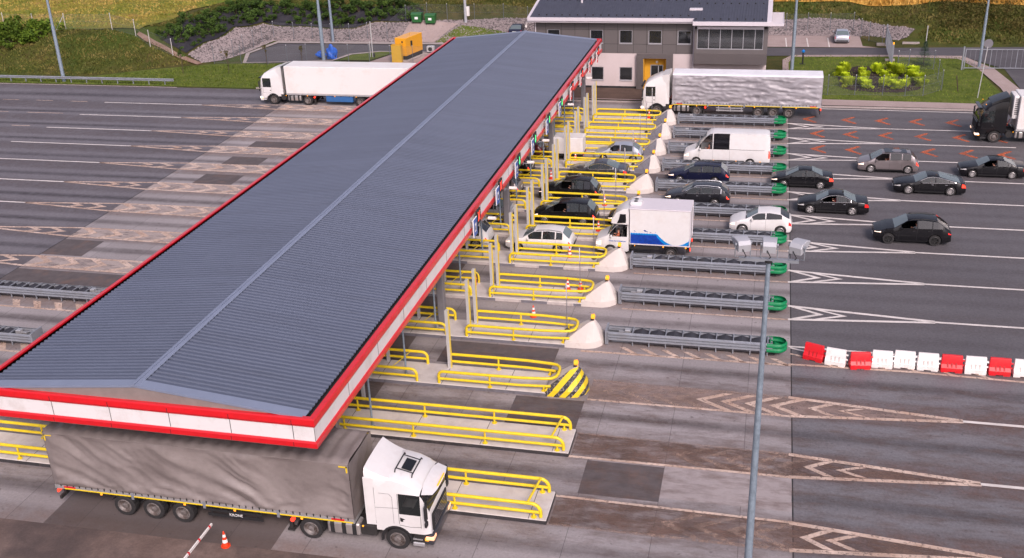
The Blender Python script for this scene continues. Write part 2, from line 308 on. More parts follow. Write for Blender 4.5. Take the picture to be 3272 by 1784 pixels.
def lane_mat(name, base0, base1, dark, dirt, dark_amt, dirt_amt, joints=False, fine=30, fvar=0.3, twin=False):
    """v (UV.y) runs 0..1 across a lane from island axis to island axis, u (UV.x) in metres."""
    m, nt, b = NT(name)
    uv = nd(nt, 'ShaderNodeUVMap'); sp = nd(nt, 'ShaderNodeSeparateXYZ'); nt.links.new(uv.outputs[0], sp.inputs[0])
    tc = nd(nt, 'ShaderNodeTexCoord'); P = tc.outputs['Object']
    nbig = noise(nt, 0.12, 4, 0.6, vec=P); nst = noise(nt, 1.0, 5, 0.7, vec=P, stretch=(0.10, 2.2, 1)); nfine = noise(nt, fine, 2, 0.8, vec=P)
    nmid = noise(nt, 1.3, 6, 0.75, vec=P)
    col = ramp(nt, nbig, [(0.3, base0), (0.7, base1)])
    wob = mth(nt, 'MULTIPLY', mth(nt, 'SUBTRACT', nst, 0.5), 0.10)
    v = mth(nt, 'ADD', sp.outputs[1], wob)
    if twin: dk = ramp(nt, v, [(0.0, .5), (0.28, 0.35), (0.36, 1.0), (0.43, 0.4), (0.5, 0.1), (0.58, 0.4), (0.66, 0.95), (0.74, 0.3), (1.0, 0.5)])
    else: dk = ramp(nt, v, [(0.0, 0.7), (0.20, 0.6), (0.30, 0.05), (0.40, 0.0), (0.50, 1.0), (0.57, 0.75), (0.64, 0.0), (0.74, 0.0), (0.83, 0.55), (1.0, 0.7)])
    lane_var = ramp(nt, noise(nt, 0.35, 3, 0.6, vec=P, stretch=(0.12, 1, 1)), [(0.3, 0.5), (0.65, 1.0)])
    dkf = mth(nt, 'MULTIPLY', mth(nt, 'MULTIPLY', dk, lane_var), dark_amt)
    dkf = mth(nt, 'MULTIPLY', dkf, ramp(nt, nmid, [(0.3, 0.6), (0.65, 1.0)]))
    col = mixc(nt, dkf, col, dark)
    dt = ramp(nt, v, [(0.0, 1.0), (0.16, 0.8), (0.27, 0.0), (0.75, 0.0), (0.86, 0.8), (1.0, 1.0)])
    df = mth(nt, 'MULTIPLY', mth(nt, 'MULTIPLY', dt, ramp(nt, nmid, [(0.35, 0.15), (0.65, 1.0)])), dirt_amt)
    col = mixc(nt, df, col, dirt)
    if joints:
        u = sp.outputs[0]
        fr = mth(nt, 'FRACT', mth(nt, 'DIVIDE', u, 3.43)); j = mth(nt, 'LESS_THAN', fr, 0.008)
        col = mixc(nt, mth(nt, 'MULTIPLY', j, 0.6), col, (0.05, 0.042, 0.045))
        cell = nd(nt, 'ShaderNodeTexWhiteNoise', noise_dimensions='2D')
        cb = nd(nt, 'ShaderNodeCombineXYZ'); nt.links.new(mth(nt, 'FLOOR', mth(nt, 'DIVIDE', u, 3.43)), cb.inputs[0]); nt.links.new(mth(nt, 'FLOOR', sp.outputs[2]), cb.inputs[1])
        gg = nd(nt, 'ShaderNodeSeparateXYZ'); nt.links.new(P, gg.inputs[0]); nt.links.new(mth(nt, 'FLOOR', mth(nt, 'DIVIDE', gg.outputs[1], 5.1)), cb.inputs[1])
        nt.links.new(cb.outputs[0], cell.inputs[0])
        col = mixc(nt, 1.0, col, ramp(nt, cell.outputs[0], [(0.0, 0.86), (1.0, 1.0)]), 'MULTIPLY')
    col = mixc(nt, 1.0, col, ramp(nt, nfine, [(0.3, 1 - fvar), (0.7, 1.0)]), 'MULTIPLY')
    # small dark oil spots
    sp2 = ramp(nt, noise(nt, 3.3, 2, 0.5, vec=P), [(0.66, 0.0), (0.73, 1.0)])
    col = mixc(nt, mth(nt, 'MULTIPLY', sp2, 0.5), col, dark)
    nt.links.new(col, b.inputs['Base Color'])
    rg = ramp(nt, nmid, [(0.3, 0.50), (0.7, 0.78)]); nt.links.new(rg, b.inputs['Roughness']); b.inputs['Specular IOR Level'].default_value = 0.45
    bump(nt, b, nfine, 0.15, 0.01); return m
M['asph_r'] = lane_mat('asphalt_right', (0.120, 0.112, 0.122), (0.145, 0.136, 0.146), (0.078, 0.068, 0.074), (0.125, 0.105, 0.105), 0.6, 0.35, fine=7, fvar=0.34)
M['asph_near'] = lane_mat('asphalt_near', (0.17, 0.165, 0.18), (0.215, 0.205, 0.22), (0.055, 0.046, 0.05), (0.17, 0.095, 0.075), 0.85, 0.75, fine=8, fvar=0.34)
M['asph_l'] = lane_mat('asphalt_left', (0.150, 0.138, 0.155), (0.195, 0.182, 0.20), (0.05, 0.042, 0.048), (0.16, 0.115, 0.105), 1.0, 0.3, fine=5, fvar=0.3)
M['apron'] = lane_mat('concrete_apron', (0.31, 0.28, 0.285), (0.41, 0.375, 0.38), (0.075, 0.06, 0.06), (0.25, 0.165, 0.135), 0.95, 0.6, joints=True, fine=8, fvar=0.2)
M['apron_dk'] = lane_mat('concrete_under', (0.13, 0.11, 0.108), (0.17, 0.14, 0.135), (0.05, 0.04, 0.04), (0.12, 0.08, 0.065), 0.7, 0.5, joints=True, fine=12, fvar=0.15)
M['patch_dk'] = pm('dark_asphalt_slab', (0.095, 0.080, 0.082), 0.85, var=0.2, vs=1.5, dirt=(0.16, 0.10, 0.08), dscale=0.7, dlo=0.5, dhi=0.8, bmp=0.1)
M['patch_lt'] = pm('pale_concrete_slab', (0.33, 0.29, 0.29), 0.85, var=0.08, vs=1.0, dirt=(0.2, 0.16, 0.155), dscale=0.6, dlo=0.5, dhi=0.75, bmp=0.05)
M['dirtbrown'] = ground_mat('brown_dirt', [(0.3, (0.12, 0.085, 0.075)), (0.5, (0.185, 0.135, 0.12)), (0.7, (0.28, 0.205, 0.18))], 0.5, 9, 0.25, second=(0.10, 0.078, 0.075), s2=0.2)
def paint_mat(name, col, under, wear_lo=0.60, wear_hi=0.72, dirt=None, amt=1.0, amax=1.0, patchy=.85):
    m, nt, b = NT(name); c_ = ramp(nt, noise(nt, 1.2, 4), [(0.3, tuple(x * 0.88 for x in col)), (0.7, col)])
    if dirt: c_ = mixc(nt, ramp(nt, noise(nt, 0.45, 5, 0.7), [(0.42, 0.0), (0.62, 0.8)]), c_, dirt)
    f = ramp(nt, noise(nt, 5, 4, 0.75), [(wear_lo, amax), (wear_hi, amax * (1 - amt))]); f = mth(nt, 'MULTIPLY', f, ramp(nt, noise(nt, .6, 4, .7), [(.35, patchy), (.6, 1.0)])); nt.links.new(f, b.inputs['Alpha'])
    nt.links.new(c_, b.inputs['Base Color']); b.inputs['Roughness'].default_value = 0.7; return m
M['pwhite'] = paint_mat('road_paint_white', (0.72, 0.67, 0.64), (0.14, 0.12, 0.125), 0.62, 0.75)
M['pbeige'] = paint_mat('road_paint_dusty', (0.72, 0.56, 0.47), (0.25, 0.17, 0.14), 0.52, 0.70, dirt=(0.48, 0.32, 0.24), amax=.92, patchy=.72)
M['pdirty'] = paint_mat('road_paint_grimy', (0.50, 0.36, 0.29), (0.20, 0.13, 0.11), 0.42, 0.62, dirt=(0.34, 0.23, 0.18), amax=.62, patchy=.25)
M['porange'] = paint_mat('road_paint_orange', (0.68, 0.15, 0.05), (0.12, 0.10, 0.11), 0.45, 0.68, amt=0.8, amax=.85, patchy=.6)

YC = [36.25, 41.35, 46.5, 51.85, 57.15, 62.4, 67.4, 72.4, 77.35, 82.3, 87.0, 91.65, 96.2]
XL, XR = -48.5, 2.15

# ------------------------------------------------------------ terrain
FL = [(-400, 109), (-90, 108.8), (-77.7, 109.3), (-72.5, 113.4), (-67.5, 116.3), (-65.3, 120), (-64.8, 130.2), (-40, 130.2), (-30, 134), (-10, 137.5), (11, 137.8), (14, 134.8), (20, 132), (29, 132.8), (400, 135), (400, -50), (-400, -50)]
def fdist(x, y):
    ins = False; dm = 1e18; n = len(FL)
    for i in range(n):
        x1, y1 = FL[i]; x2, y2 = FL[(i + 1) % n]
        if (y1 > y) != (y2 > y) and x < (x2 - x1) * (y - y1) / (y2 - y1) + x1: ins = not ins
        dx, dy = x2 - x1, y2 - y1; t = ((x - x1) * dx + (y - y1) * dy) / (dx * dx + dy * dy); t = 0 if t < 0 else 1 if t > 1 else t
        d = (x - x1 - t * dx) ** 2 + (y - y1 - t * dy) ** 2
        if d < dm: dm = d
    return 0.0 if ins else math.sqrt(dm)
def H(x, y):
    d = fdist(x, y)
    if d <= 0: return 0.0
    z = 0.36 * d if d < 9.2 else 3.312 + 0.03 * (d - 9.2)
    return z + 0.12 * math.sin(x * 0.31 + y * 0.17) * min(1, d / 4) + 0.08 * math.sin(x * 0.83 - y * 0.6) * min(1, d / 4)
def frange(a, b, s):
    out = []; x = a
    while x < b - 1e-6: out.append(round(x, 4)); x += s
    return out
gx = [-900, -500, -300, -220, -180, -150] + frange(-132, 48, 1.5) + [48, 60, 80, 110, 160, 300, 600, 900]
gy = [-200, -60, 0, 60, 100] + frange(105, 171, 1.5) + [171, 180, 195, 220, 260, 320, 420, 600, 1000]
g = MB(); nx = len(gx)
g.v = [(x, y, H(x, y) - (0.03 if y < 171 else 0)) for y in gy for x in gx]
g.f = [(j * nx + i, j * nx + i + 1, (j + 1) * nx + i + 1, (j + 1) * nx + i) for j in range(len(gy) - 1) for i in range(nx - 1)]; g.mi = [0] * len(g.f)
tag(g.build('ground', M['bankgrass'], smooth=80), kind='structure')
def inpoly(P, x, y):
    ins = False; n = len(P)
    for i in range(n):
        x1, y1 = P[i]; x2, y2 = P[(i + 1) % n]
        if (y1 > y) != (y2 > y) and x < (x2 - x1) * (y - y1) / (y2 - y1) + x1: ins = not ins
    return ins
def zone(name, poly, mat, off=0.02, drape=True, kind='structure', label=None):
    bm = bmesh.new(); bm.faces.new([bm.verts.new((x, y, 0)) for x, y in poly])
    if drape:
        xs = [p[0] for p in poly]; ys = [p[1] for p in poly]
        for ax, vals, lo, hi in ((0, gx, min(xs), max(xs)), (1, gy, min(ys), max(ys))):
            for v in vals:
                if lo < v < hi:
                    co = Vector((v, 0, 0)) if ax == 0 else Vector((0, v, 0)); no = Vector((1, 0, 0)) if ax == 0 else Vector((0, 1, 0))
                    bmesh.ops.bisect_plane(bm, geom=bm.verts[:] + bm.edges[:] + bm.faces[:], plane_co=co, plane_no=no)
        for v in bm.verts:
            hh = H(v.co.x, v.co.y); v.co.z = hh + off + (0.05 if hh > 0 else 0)
    else:
        for v in bm.verts: v.co.z = off
    bmesh.ops.recalc_face_normals(bm, faces=bm.faces[:])
    for f in bm.faces:
        if f.normal.z < 0: f.normal_flip()
    me = bpy.data.meshes.new(name); bm.to_mesh(me); bm.free(); me.materials.append(mat)
    o = bpy.data.objects.new(name, me); COL.objects.link(o)
    return tag(o, label, None, None, kind)
# meadow behind the left bank and on the plateau, wheat field on the right
zone('meadow', [(-132, 118.6), (-92, 118.6), (-84, 119.4), (-77.5, 120.4), (-76.5, 126), (-77.5, 134), (-75, 140), (-66, 142.6), (-60, 147), (-40, 149), (-30, 169), (-132, 169)], M['meadow'], 0.02)
zone('path', [(-77.2, 119.2), (-75.9, 118.6), (-73.2, 117.7), (-71.0, 116.8), (-67.3, 115.7), (-67.2, 116.5), (-71.0, 117.5), (-73.2, 118.5), (-76.0, 119.6), (-77.2, 119.9)], M['path'], 0.05)
zone('wheat_field', [(-3, 145.2), (10, 145.0), (17, 143), (27, 141.0), (48, 141), (48, 169), (-30, 169), (-30, 150)], M['wheatg'], 0.03)
gravel_poly = [(-65.4, 118.0), (-67.3, 116.6), (-69.6, 117.7), (-68.7, 124.0), (-69.2, 129.8), (-66.9, 133.5), (-61.6, 133.4), (-56.5, 133.2), (-53.5, 133.0), (-51.2, 134.5), (-44.9, 134.7), (-37.2, 136.6), (-33.9, 137.5), (-24, 140.0), (-8, 141), (5.3, 141.2), (11.0, 141.0), (14.2, 138.5), (17.0, 136.4), (16.0, 134.8), (14.8, 134.4), (12.0, 136.9), (-10, 137.0), (-30, 133.4), (-40, 129.9), (-63.9, 129.9), (-64.4, 122)]
zone('gravel_slope', gravel_poly, M['gravel'], 0.02)
mulch_poly = [(-69.9, 117.9), (-71.1, 118.3), (-73.2, 119.2), (-75.2, 120.4), (-73.9, 123), (-74.3, 127.2), (-73.6, 132.1), (-72.5, 135.4), (-70.5, 138.3), (-63.4, 138.4), (-54.7, 138.4), (-45.7, 138.4), (-44.6, 135.0), (-51.3, 134.8), (-53.6, 133.3), (-56.5, 133.5), (-61.6, 133.7), (-67.1, 133.8), (-69.5, 129.9), (-69.0, 124.0)]
zone('planting_slope', mulch_poly, M['mulch'], 0.03)
zone('verge_grass', [(-132, 104.9), (-54, 105.2), (-25, 105.4), (-25, 118.6), (-61.1, 117.0), (-66, 116.0), (-72.5, 112.6), (-77.7, 108.8), (-90, 108.2), (-132, 108.2)], M['grass'], 0.012)
zone('yard_asphalt', [(-61.6, 117.0), (-57.4, 117.7), (-51.2, 119.0), (-50.3, 122.6), (-47.0, 124.4), (-38, 124.4), (-20, 124.4), (-0.2, 125.2), (13, 126.4), (21, 126.4), (24.4, 120.5), (24.4, 106), (60, 106), (60, 133.2), (29, 131.8), (20.6, 131.1), (12.9, 130.3), (-0.2, 129.8), (-40, 128.8), (-62.6, 128.5), (-63.5, 122.1)], M['yard'], 0.02, drape=False)
zone('yard_kerb', [(-61.9, 116.7), (-57.4, 117.4), (-51.0, 118.7), (-49.9, 122.3), (-46.8, 124.1), (-38, 124.1), (-38, 124.45), (-47.1, 124.45), (-50.4, 122.65), (-51.3, 119.05), (-57.4, 117.75), (-61.6, 117.05), (-63.55, 122.1), (-62.6, 128.45), (-40, 128.75), (-20, 129.2), (-20, 129.6), (-40, 129.7), (-63.2, 129.5), (-64.1, 122.1)], M['kerb'], 0.10, drape=False)
zone('yard_island_grass', [(-50.4, 119.2), (-49.8, 122.2), (-46.8, 124.0), (-44.6, 124.0), (-46.6, 119.2)], M['grass'], 0.11, drape=False)
zone('generator_pad', [(-46.4, 118.0), (-44.4, 124.0), (-36, 124.0), (-36, 118.0)], M['paver'], 0.10, drape=False)
zone('bin_pad', [(-46.6, 129.8), (-46.2, 134.9), (-39.8, 134.9), (-41.8, 129.8)], M['paver'], 0.12)
zone('yard_lawn', [(-41.6, 129.9), (-39.4, 134.6), (-34, 134.4), (-28, 133), (-28, 129.9)], M['grass'], 0.10)
zone('parking_pavers', [(-12, 129.9), (12.4, 130.4), (10.7, 131.2), (10.7, 137.4), (-12, 136.9)], M['paver'], 0.03, drape=False)
zone('lawn', [(1.8, 117), (1.7, 123.4), (2.8, 125.6), (13.2, 126.2), (21, 126.2), (22.9, 120.5), (21.8, 118), (22.6, 106.0), (20, 105.4), (1.0, 105.6)], M['grass'], 0.03, drape=False)
zone('far_pavement', [(-25, 103.6), (-12, 103.6), (22, 103.25), (60, 103.0), (60, 105.0), (22.8, 105.2), (1.6, 105.7), (-0.5, 105.9), (-25, 105.9)], M['paver'], 0.13, drape=False)
zone('building_pavement', [(-25, 103.9), (-7.4, 103.8), (-7.4, 108.5), (-25, 108.5)], M['paverdk'], 0.145, drape=False)
zone('side_pavement', [(-0.2, 105.9), (1.55, 105.9), (1.55, 123.2), (2.6, 125.7), (13.2, 126.45), (21.1, 126.45), (23.4, 120.4), (24.3, 112), (24.3, 105.1), (22.6, 105.1), (22.6, 112), (21.8, 119.8), (20.4, 125.0), (13.2, 125.6), (2.9, 124.8), (2.2, 122), (2.2, 105.9)], M['paver'], 0.05, drape=False)
k = MB(); k.box(-25, 60, 103.0, 103.22, -0.02, 0.125); k.box(-54.5, -25, 105.0, 105.25, -.02, .125); k.box(-132, -64, 104.7, 104.8, -.02, .03)
tag(k.build('far_kerb', M['kerb']), kind='structure')
k = MB()
for a, b_ in (((1.9, 135.4), (2.0, 130.1)), ((4.4, 135.5), (4.5, 130.3)), ((6.9, 135.7), (6.9, 130.4)), ((-0.4, 135.4), (-.3, 130.1))):
    k.add([(a[0] - .07, a[1], .045), (a[0] + .07, a[1], .045), (b_[0] + .07, b_[1], .045), (b_[0] - .07, b_[1], .045)], [(0, 1, 2, 3)])
tag(k.build('parking_bay_marking', M['pwhite']), kind='structure')

# ------------------------------------------------------------ roads: strips with lane UVs
def strips(name, mat, x0, x1, ylist, z):
    vs = []; fs = []; uv = []
    xs = [x0] + [x for x in frange(math.ceil(x0 / 10) * 10, x1, 10) if x > x0] + [x1]
    for i in range(len(ylist) - 1):
        for j in range(len(xs) - 1):
            n = len(vs); a, b_, c_, d = xs[j], xs[j + 1], ylist[i], ylist[i + 1]
            vs += [(a, c_, z), (b_, c_, z), (b_, d, z), (a, d, z)]; fs.append((n, n + 1, n + 2, n + 3)); uv += [(a, 0), (b_, 0), (b_, 1), (a, 1)]
    me = bpy.data.meshes.new(name); me.from_pydata(vs, [], fs); l = me.uv_layers.new(name='UVMap')
    for q, t in zip(l.data, uv): q.uv = t
    me.materials.append(mat); o = bpy.data.objects.new(name, me); COL.objects.link(o)
    return tag(o, kind='structure')
strips('motorway_entry', M['asph_r'], XR, 60, YC[3:] + [103.0], 0.0)
strips('motorway_entry', M['asph_near'], XR, 60, [20.5, 25.8, 31.1] + YC[:4], 0.0)
strips('motorway_exit', M['asph_l'], -132, XL, [46.5, 51.85, 57.15, 62.4, 67.4, 72.4, 77.35, 82.3, 87, 91.65, 96.2, 104.75], 0.0)
strips('motorway_exit', M['asph_l'], -132, XL, [10, 15.3, 20.6, 25.8, 31.1, 36.25, 41.35, 46.5], 0.0)
strips('toll_apron', M['apron'], -18.5, XR, [31.1] + YC + [103.6], 0.0)
strips('toll_apron', M['apron'], -18.5, XR, [20.5, 25.8, 31.1], 0.0)
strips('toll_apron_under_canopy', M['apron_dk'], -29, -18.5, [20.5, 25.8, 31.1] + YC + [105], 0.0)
strips('toll_apron', M['apron'], XL, -29, [20.5, 25.8, 31.1] + YC + [105], 0.0)
# joints between the apron and the asphalt
k = MB(); k.box(XR - .03, XR + .03, 20, 103.2, -.02, .004); k.box(XL - .03, XL + .03, 36, 104.7, -.02, .004)
tag(k.build('expansion_joint', M['dark']), kind='structure')
# single replaced slabs
pd_ = MB(); pl_ = MB()
def slab(mb, x0, x1, y0, y1): mb.add([(x0, y0, .004), (x1, y0, .004), (x1, y1, .004), (x0, y1, .004)], [(0, 1, 2, 3)])
for i, y0, y1 in ((8, 82.25, 84.1), (9, 0, 0),): pass
slab(pd_, -45.4, -38, 83.95 + .3, 86.1); slab(pd_, -45.4, -42, 79.3, 82.2 - .75); slab(pd_, -45.4, -41.9, 74.2, 76.6)
slab(pd_, -48.5, -45.3, 58.6, 61.4); slab(pd_, -48.5, -35, 53.2, 56.1)
slab(pd_, -16.5, -10.2, 48.1, 50.6); slab(pd_, -11.4, -7.9, 42.6, 45.3); slab(pd_, -6.9, -3.4, 37.6, 40.2)
slab(pd_, -14, -7.6, 69.0, 71.3); slab(pd_, -14, -6.8, 78.4, 81.2)
slab(pl_, -6.9, -3.5, 83.4, 86.0); slab(pl_, -3.4, 2.1, 37.9, 40.5); slab(pl_, -38.5, -33, 79.5, 82)
tag(pd_.build('replaced_slab', M['patch_dk']), kind='structure'); tag(pl_.build('pale_slab', M['patch_lt']), kind='structure')
M['dust'] = ground_mat('pinkish_dust', [(0.3, (0.22, 0.165, 0.145)), (0.5, (0.32, 0.24, 0.215)), (0.7, (0.40, 0.31, 0.285))], 0.9, 9, 0.2)
def soften(m, lo, hi, amax=1.0):
    nt = m.node_tree; b = nt.nodes['Principled BSDF']; n = noise(nt, 1.1, 5, .7, stretch=(.5, 1.6, 1)); nt.links.new(ramp(nt, n, [(lo, 0.0), (hi, amax)]), b.inputs['Alpha']); return m
soften(M['dust'], .30, .52, .85)
M['gorebrown'] = soften(ground_mat('brown_gore_dirt', [(0.3, (0.13, 0.090, 0.078)), (0.5, (0.21, 0.14, 0.115)), (0.7, (0.31, 0.205, 0.17))], 0.6, 9, 0.25), .36, .62, .85)
M['dustpale'] = ground_mat('pale_gore_dust', [(0.3, (0.37, 0.31, 0.295)), (0.7, (0.48, 0.41, 0.385))], 0.7, 9, 0.2)
soften(M['dustpale'], .28, .5, .9)
M['smear'] = soften(ground_mat('brown_smear', [(0.3, (0.15, 0.10, 0.085)), (0.7, (0.26, 0.175, 0.145))], 0.4, 9, 0.2), .46, .74, .45)
zone('dirt_film', [(-38, 34.0), (60, 33.0), (60, 49.5), (-38, 49.5)], M['smear'], .009, drape=False)
dz = zone('dirt_apron', [(-60, 10), (-60, 30.5), (-40, 31.2), (-14, 31.6), (-8, 30.4), (0, 27), (3, 20), (3, 10)], M['dirtbrown'], 0.006, drape=False)
# dirt deposits on the gores of the near islands
for i, (xa, xb) in ((0, (-7.7, 2.1)), (1, (-7.7, 2.1)), (2, (-7.8, 2.1))):
    y = YC[i]; zone('gore_dirt', [(xa, y - 1.0), (xb, y - .9), (xb + 5, y - .2), (xb + 8, y), (xb + 6, y + .25), (xb, y + .9), (xa, y + 1.0)], M['dust'] if i == 2 else M['gorebrown'], 0.007, drape=False)

# markings
def line(mb, pts, wd, z=0.012):
    for (xa, ya), (xb, yb) in zip(pts, pts[1:]):
        d = Vector((xb - xa, yb - ya)).normalized(); n = Vector((-d.y, d.x)) * wd / 2
        mb.add([(xa - n.x, ya - n.y, z), (xb - n.x, yb - n.y, z), (xb + n.x, yb + n.y, z), (xa + n.x, ya + n.y, z)], [(0, 1, 2, 3)])
def chev(mb, tip, back, half, wd, sgn, z=0.016):
    """'>' if sgn=+1, two thick limbs; clipped to the half width of the gore"""
    x, y = tip
    for s in (1, -1):
        hw = half; xb = x - sgn * back
        mb.add([(x, y, z), (x - sgn * wd * 1.6, y, z), (xb - sgn * wd * 1.6, y + s * hw, z), (xb, y + s * hw, z)], [(0, 1, 2, 3)])
mw = MB(); mb_ = MB(); mdy = MB()
def hw_gore(x): return max(0.0, 0.92 * (1 - (x - 2.0) / 8.0)) if x > 2 else 0.92
for i, y in enumerate(YC):
    tgt = mw if i >= 3 else mb_
    y2 = y
    if i != 3:
        for s in (1, -1): line(tgt, [(2.0, y + s * 0.9), (10.0, y + s * 0.06)], 0.23)
        x = 10.0 if i else 10.2
        if i < 9 or i > 10: line(mw, [(x, y), (60 if i not in (11,) else 20.4, y)], 0.2)
        elif i == 10:
            line(mw, [(10, y), (60, y)], 0.2)
        else: line(mw, [(10, y), (60, y)], 0.2)
    else:
        line(mw, [(2.0, y + 1.05), (9, y + 1.0), (16, y + .95)], 0.16); line(mb_, [(2.0, y - 1.0), (8.3, y - .8), (17, y - 1.1)], 0.18)
    if i >= 4:
        for tx in (4.0, 5.3): chev(mw, (tx, y), 1.4, max(.1, hw_gore(tx - 1.6) - .12), .28, 1)
        line(mb_, [(-7.5, y - .98), (2.0, y - .95)], 0.16, .014)
        if i >= 8: line(mb_, [(-7.5, y + .98), (2.0, y + .95)], 0.14, .014)
    if i == 3:
        line(mb_, [(-9, y - 1.3), (2.0, y - 1.1)], 0.2, .014)
        for tx in frange(-7, 2, 1.15): mb_.add([(tx, y - .5, .014), (tx + .35, y - .5, .014), (tx + 1.15, y - 1.2, .014), (tx + .8, y - 1.2, .014)], [(0, 1, 2, 3)])
        for tx in (3.2, 4.6, 6.0, 7.6, 9.2, 10.8): mb_.add([(tx, y - .3, .014), (tx + .3, y - .3, .014), (tx + 1.3, y - .9, .014), (tx + 1.0, y - .9, .014)], [(0, 1, 2, 3)])
        line(mw, [(2.1, y + .9), (4.2, y + .1)], .14); line(mb_, [(2.1, y + .2), (4.6, y - .6)], .14)
    if i < 3:
        line(mdy if i else mb_, [(-7.8, y + 1.0), (2.0, y + .92)], 0.15, .015); line(mb_ if i != 0 else mdy, [(-7.8, y - 1.0), (2.0, y - .92)], 0.17, .015)
        n0 = {2: frange(-7.2, 2, 1.18), 1: frange(-3.2, 2, 1.15), 0: [-3.2, -1.9, -.5, .4]}[i]
        for tx in n0: chev(mdy if (tx < -3.5 or i < 2) else mb_, (tx, y - .05), 1.35, .82, .3, -1)
        for tx in {2: (2.9, 4.3), 1: (2.6, 4.0), 0: (2.4, 3.4)}[i]: chev(mb_, (tx, y), .9, .6 - (tx - 2.4) * .13, .26, -1)
line(mw, [(4, 102.5), (60, 101.9)], 0.18)
# left side gores
dpz = MB()
XT = {4: -57.0, 5: -56.5, 6: -56.6, 7: -56.6, 8: -56.6, 9: -56.6, 10: -57.4, 11: -56.9, 12: -57.2}
for i in range(2, 13):
    y = YC[i] + (1.1 if i > 8 else .95 if i > 4 else .85) * 0 + (88.2 - 87.0 if i == 10 else 83.3 - 82.3 if i == 9 else 78.3 - 77.35 if i == 8 else 73.1 - 72.4 if i == 7 else 68.0 - 67.4 if i == 6 else 62.75 - 62.4 if i == 5 else 57.4 - 57.15 if i == 4 else 1.3 if i > 10 else 0)
    if i == 11: y = 93.0
    if i == 12: y = 97.8
    xt = XT.get(i, -57)
    if i >= 4:
        for s in (1, -1): line(mb_, [(xt, y), (XL, y + s * .84), (-37, y + s * .98)], 0.22)
        dpz.add([(XL, y - .84, .007), (-33, y - 1.0, .007), (-33, y + 1.0, .007), (XL, y + .84, .007)], [(0, 1, 2, 3)])
        for tx in (-51.3, -49.3) + tuple(frange(-46.7, -36, 2.1)): chev(mb_, (tx, y), 1.1, .78 if tx > -49 else .5, .42, 1)
        xs0 = {12: -68.6, 11: -68.4, 10: -68.9, 9: -69.3}.get(i, -90)
        line(mw, [(xs0, y), (xt, y)], 0.2)
        if i == 12:
            for a in range(8): line(mb_, [(-70.75 - a * 4.2, y + .1), (-72.8 - a * 4.2, y + .1)], .14)
        if i == 11:
            for a, b_ in ((-74.8, -70.5), (-84, -77), (-92, -87)): line(mb_, [(a, y + .2), (b_, y + .2)], .14)
        if i == 10:
            for a in range(5): line(mb_, [(-71 - a * 4.2, y + .3), (-73.1 - a * 4.2, y + .3)], .15)
    else:
        line(mb_, [(-58, y - 1.25), (-37, y - 1.25)], .18)
        for tx in frange(-50, -37, 1.5): mb_.add([(tx, y - .3, .014), (tx + .55, y - .3, .014), (tx + 1.15, y - 1.15, .014), (tx + .65, y - 1.15, .014)], [(0, 1, 2, 3)])
tag(dpz.build('gore_dust', M['dustpale']), kind='structure'); tag(mw.build('lane_marking', M['pwhite']), kind='structure'); tag(mb_.build('gore_marking', M['pbeige']), kind='structure'); tag(mdy.build('worn_gore_marking', M['pdirty']), kind='structure')
mo = MB()
for y, xs in ((98.72, (3.3, 6.77, 9.7, 12.62, 15.72, 18.8)), (94.05, (3.9, 6.7, 9.63, 12.63, 15.7, 18.7)), (89.5, (3.85, 6.66, 9.82, 12.64, 15.64, 18.54))):
    for x in xs:
        for s in (1, -1): mo.add([(x, y, .012), (x + .55, y, .012), (x + 1.35, y + s * .95, .012), (x + 1.25, y + s * 1.15, .012), (x + 1.05, y + s * 1.1, .012)], [(0, 1, 2, 3, 4)])
tag(mo.build('orange_arrow_marking', M['porange']), kind='structure')

# ------------------------------------------------------------ islands
ORD = ['nearest', 'second nearest', 'third nearest', 'fourth nearest', 'fifth nearest', 'sixth nearest', 'seventh nearest', 'eighth nearest', 'ninth nearest', 'tenth nearest', 'eleventh nearest', 'twelfth nearest', 'farthest']
def isl(i): return ORD[i] + ' toll island'
m_, nt_, b_s = NT('yellow_black_hazard')
sp_ = nd(nt_, 'ShaderNodeSeparateXYZ'); tc_ = nd(nt_, 'ShaderNodeTexCoord'); nt_.links.new(tc_.outputs['Object'], sp_.inputs[0])
sv_ = mth(nt_, 'ADD', sp_.outputs[0], mth(nt_, 'MULTIPLY', sp_.outputs[2], -0.9))
fr_ = mth(nt_, 'FRACT', mth(nt_, 'DIVIDE', mth(nt_, 'ADD', sv_, 100.05), 0.62)); st_ = mth(nt_, 'GREATER_THAN', fr_, 0.46)
blk = mixc(nt_, ramp(nt_, noise(nt_, 9, 4, .8), [(.52, 0.0), (.6, .8)]), (0.03, 0.03, 0.035), (0.35, 0.32, 0.3))
nt_.links.new(mixc(nt_, st_, blk, (0.75, 0.55, 0.02)), b_s.inputs['Base Color']); M['hazard'] = m_
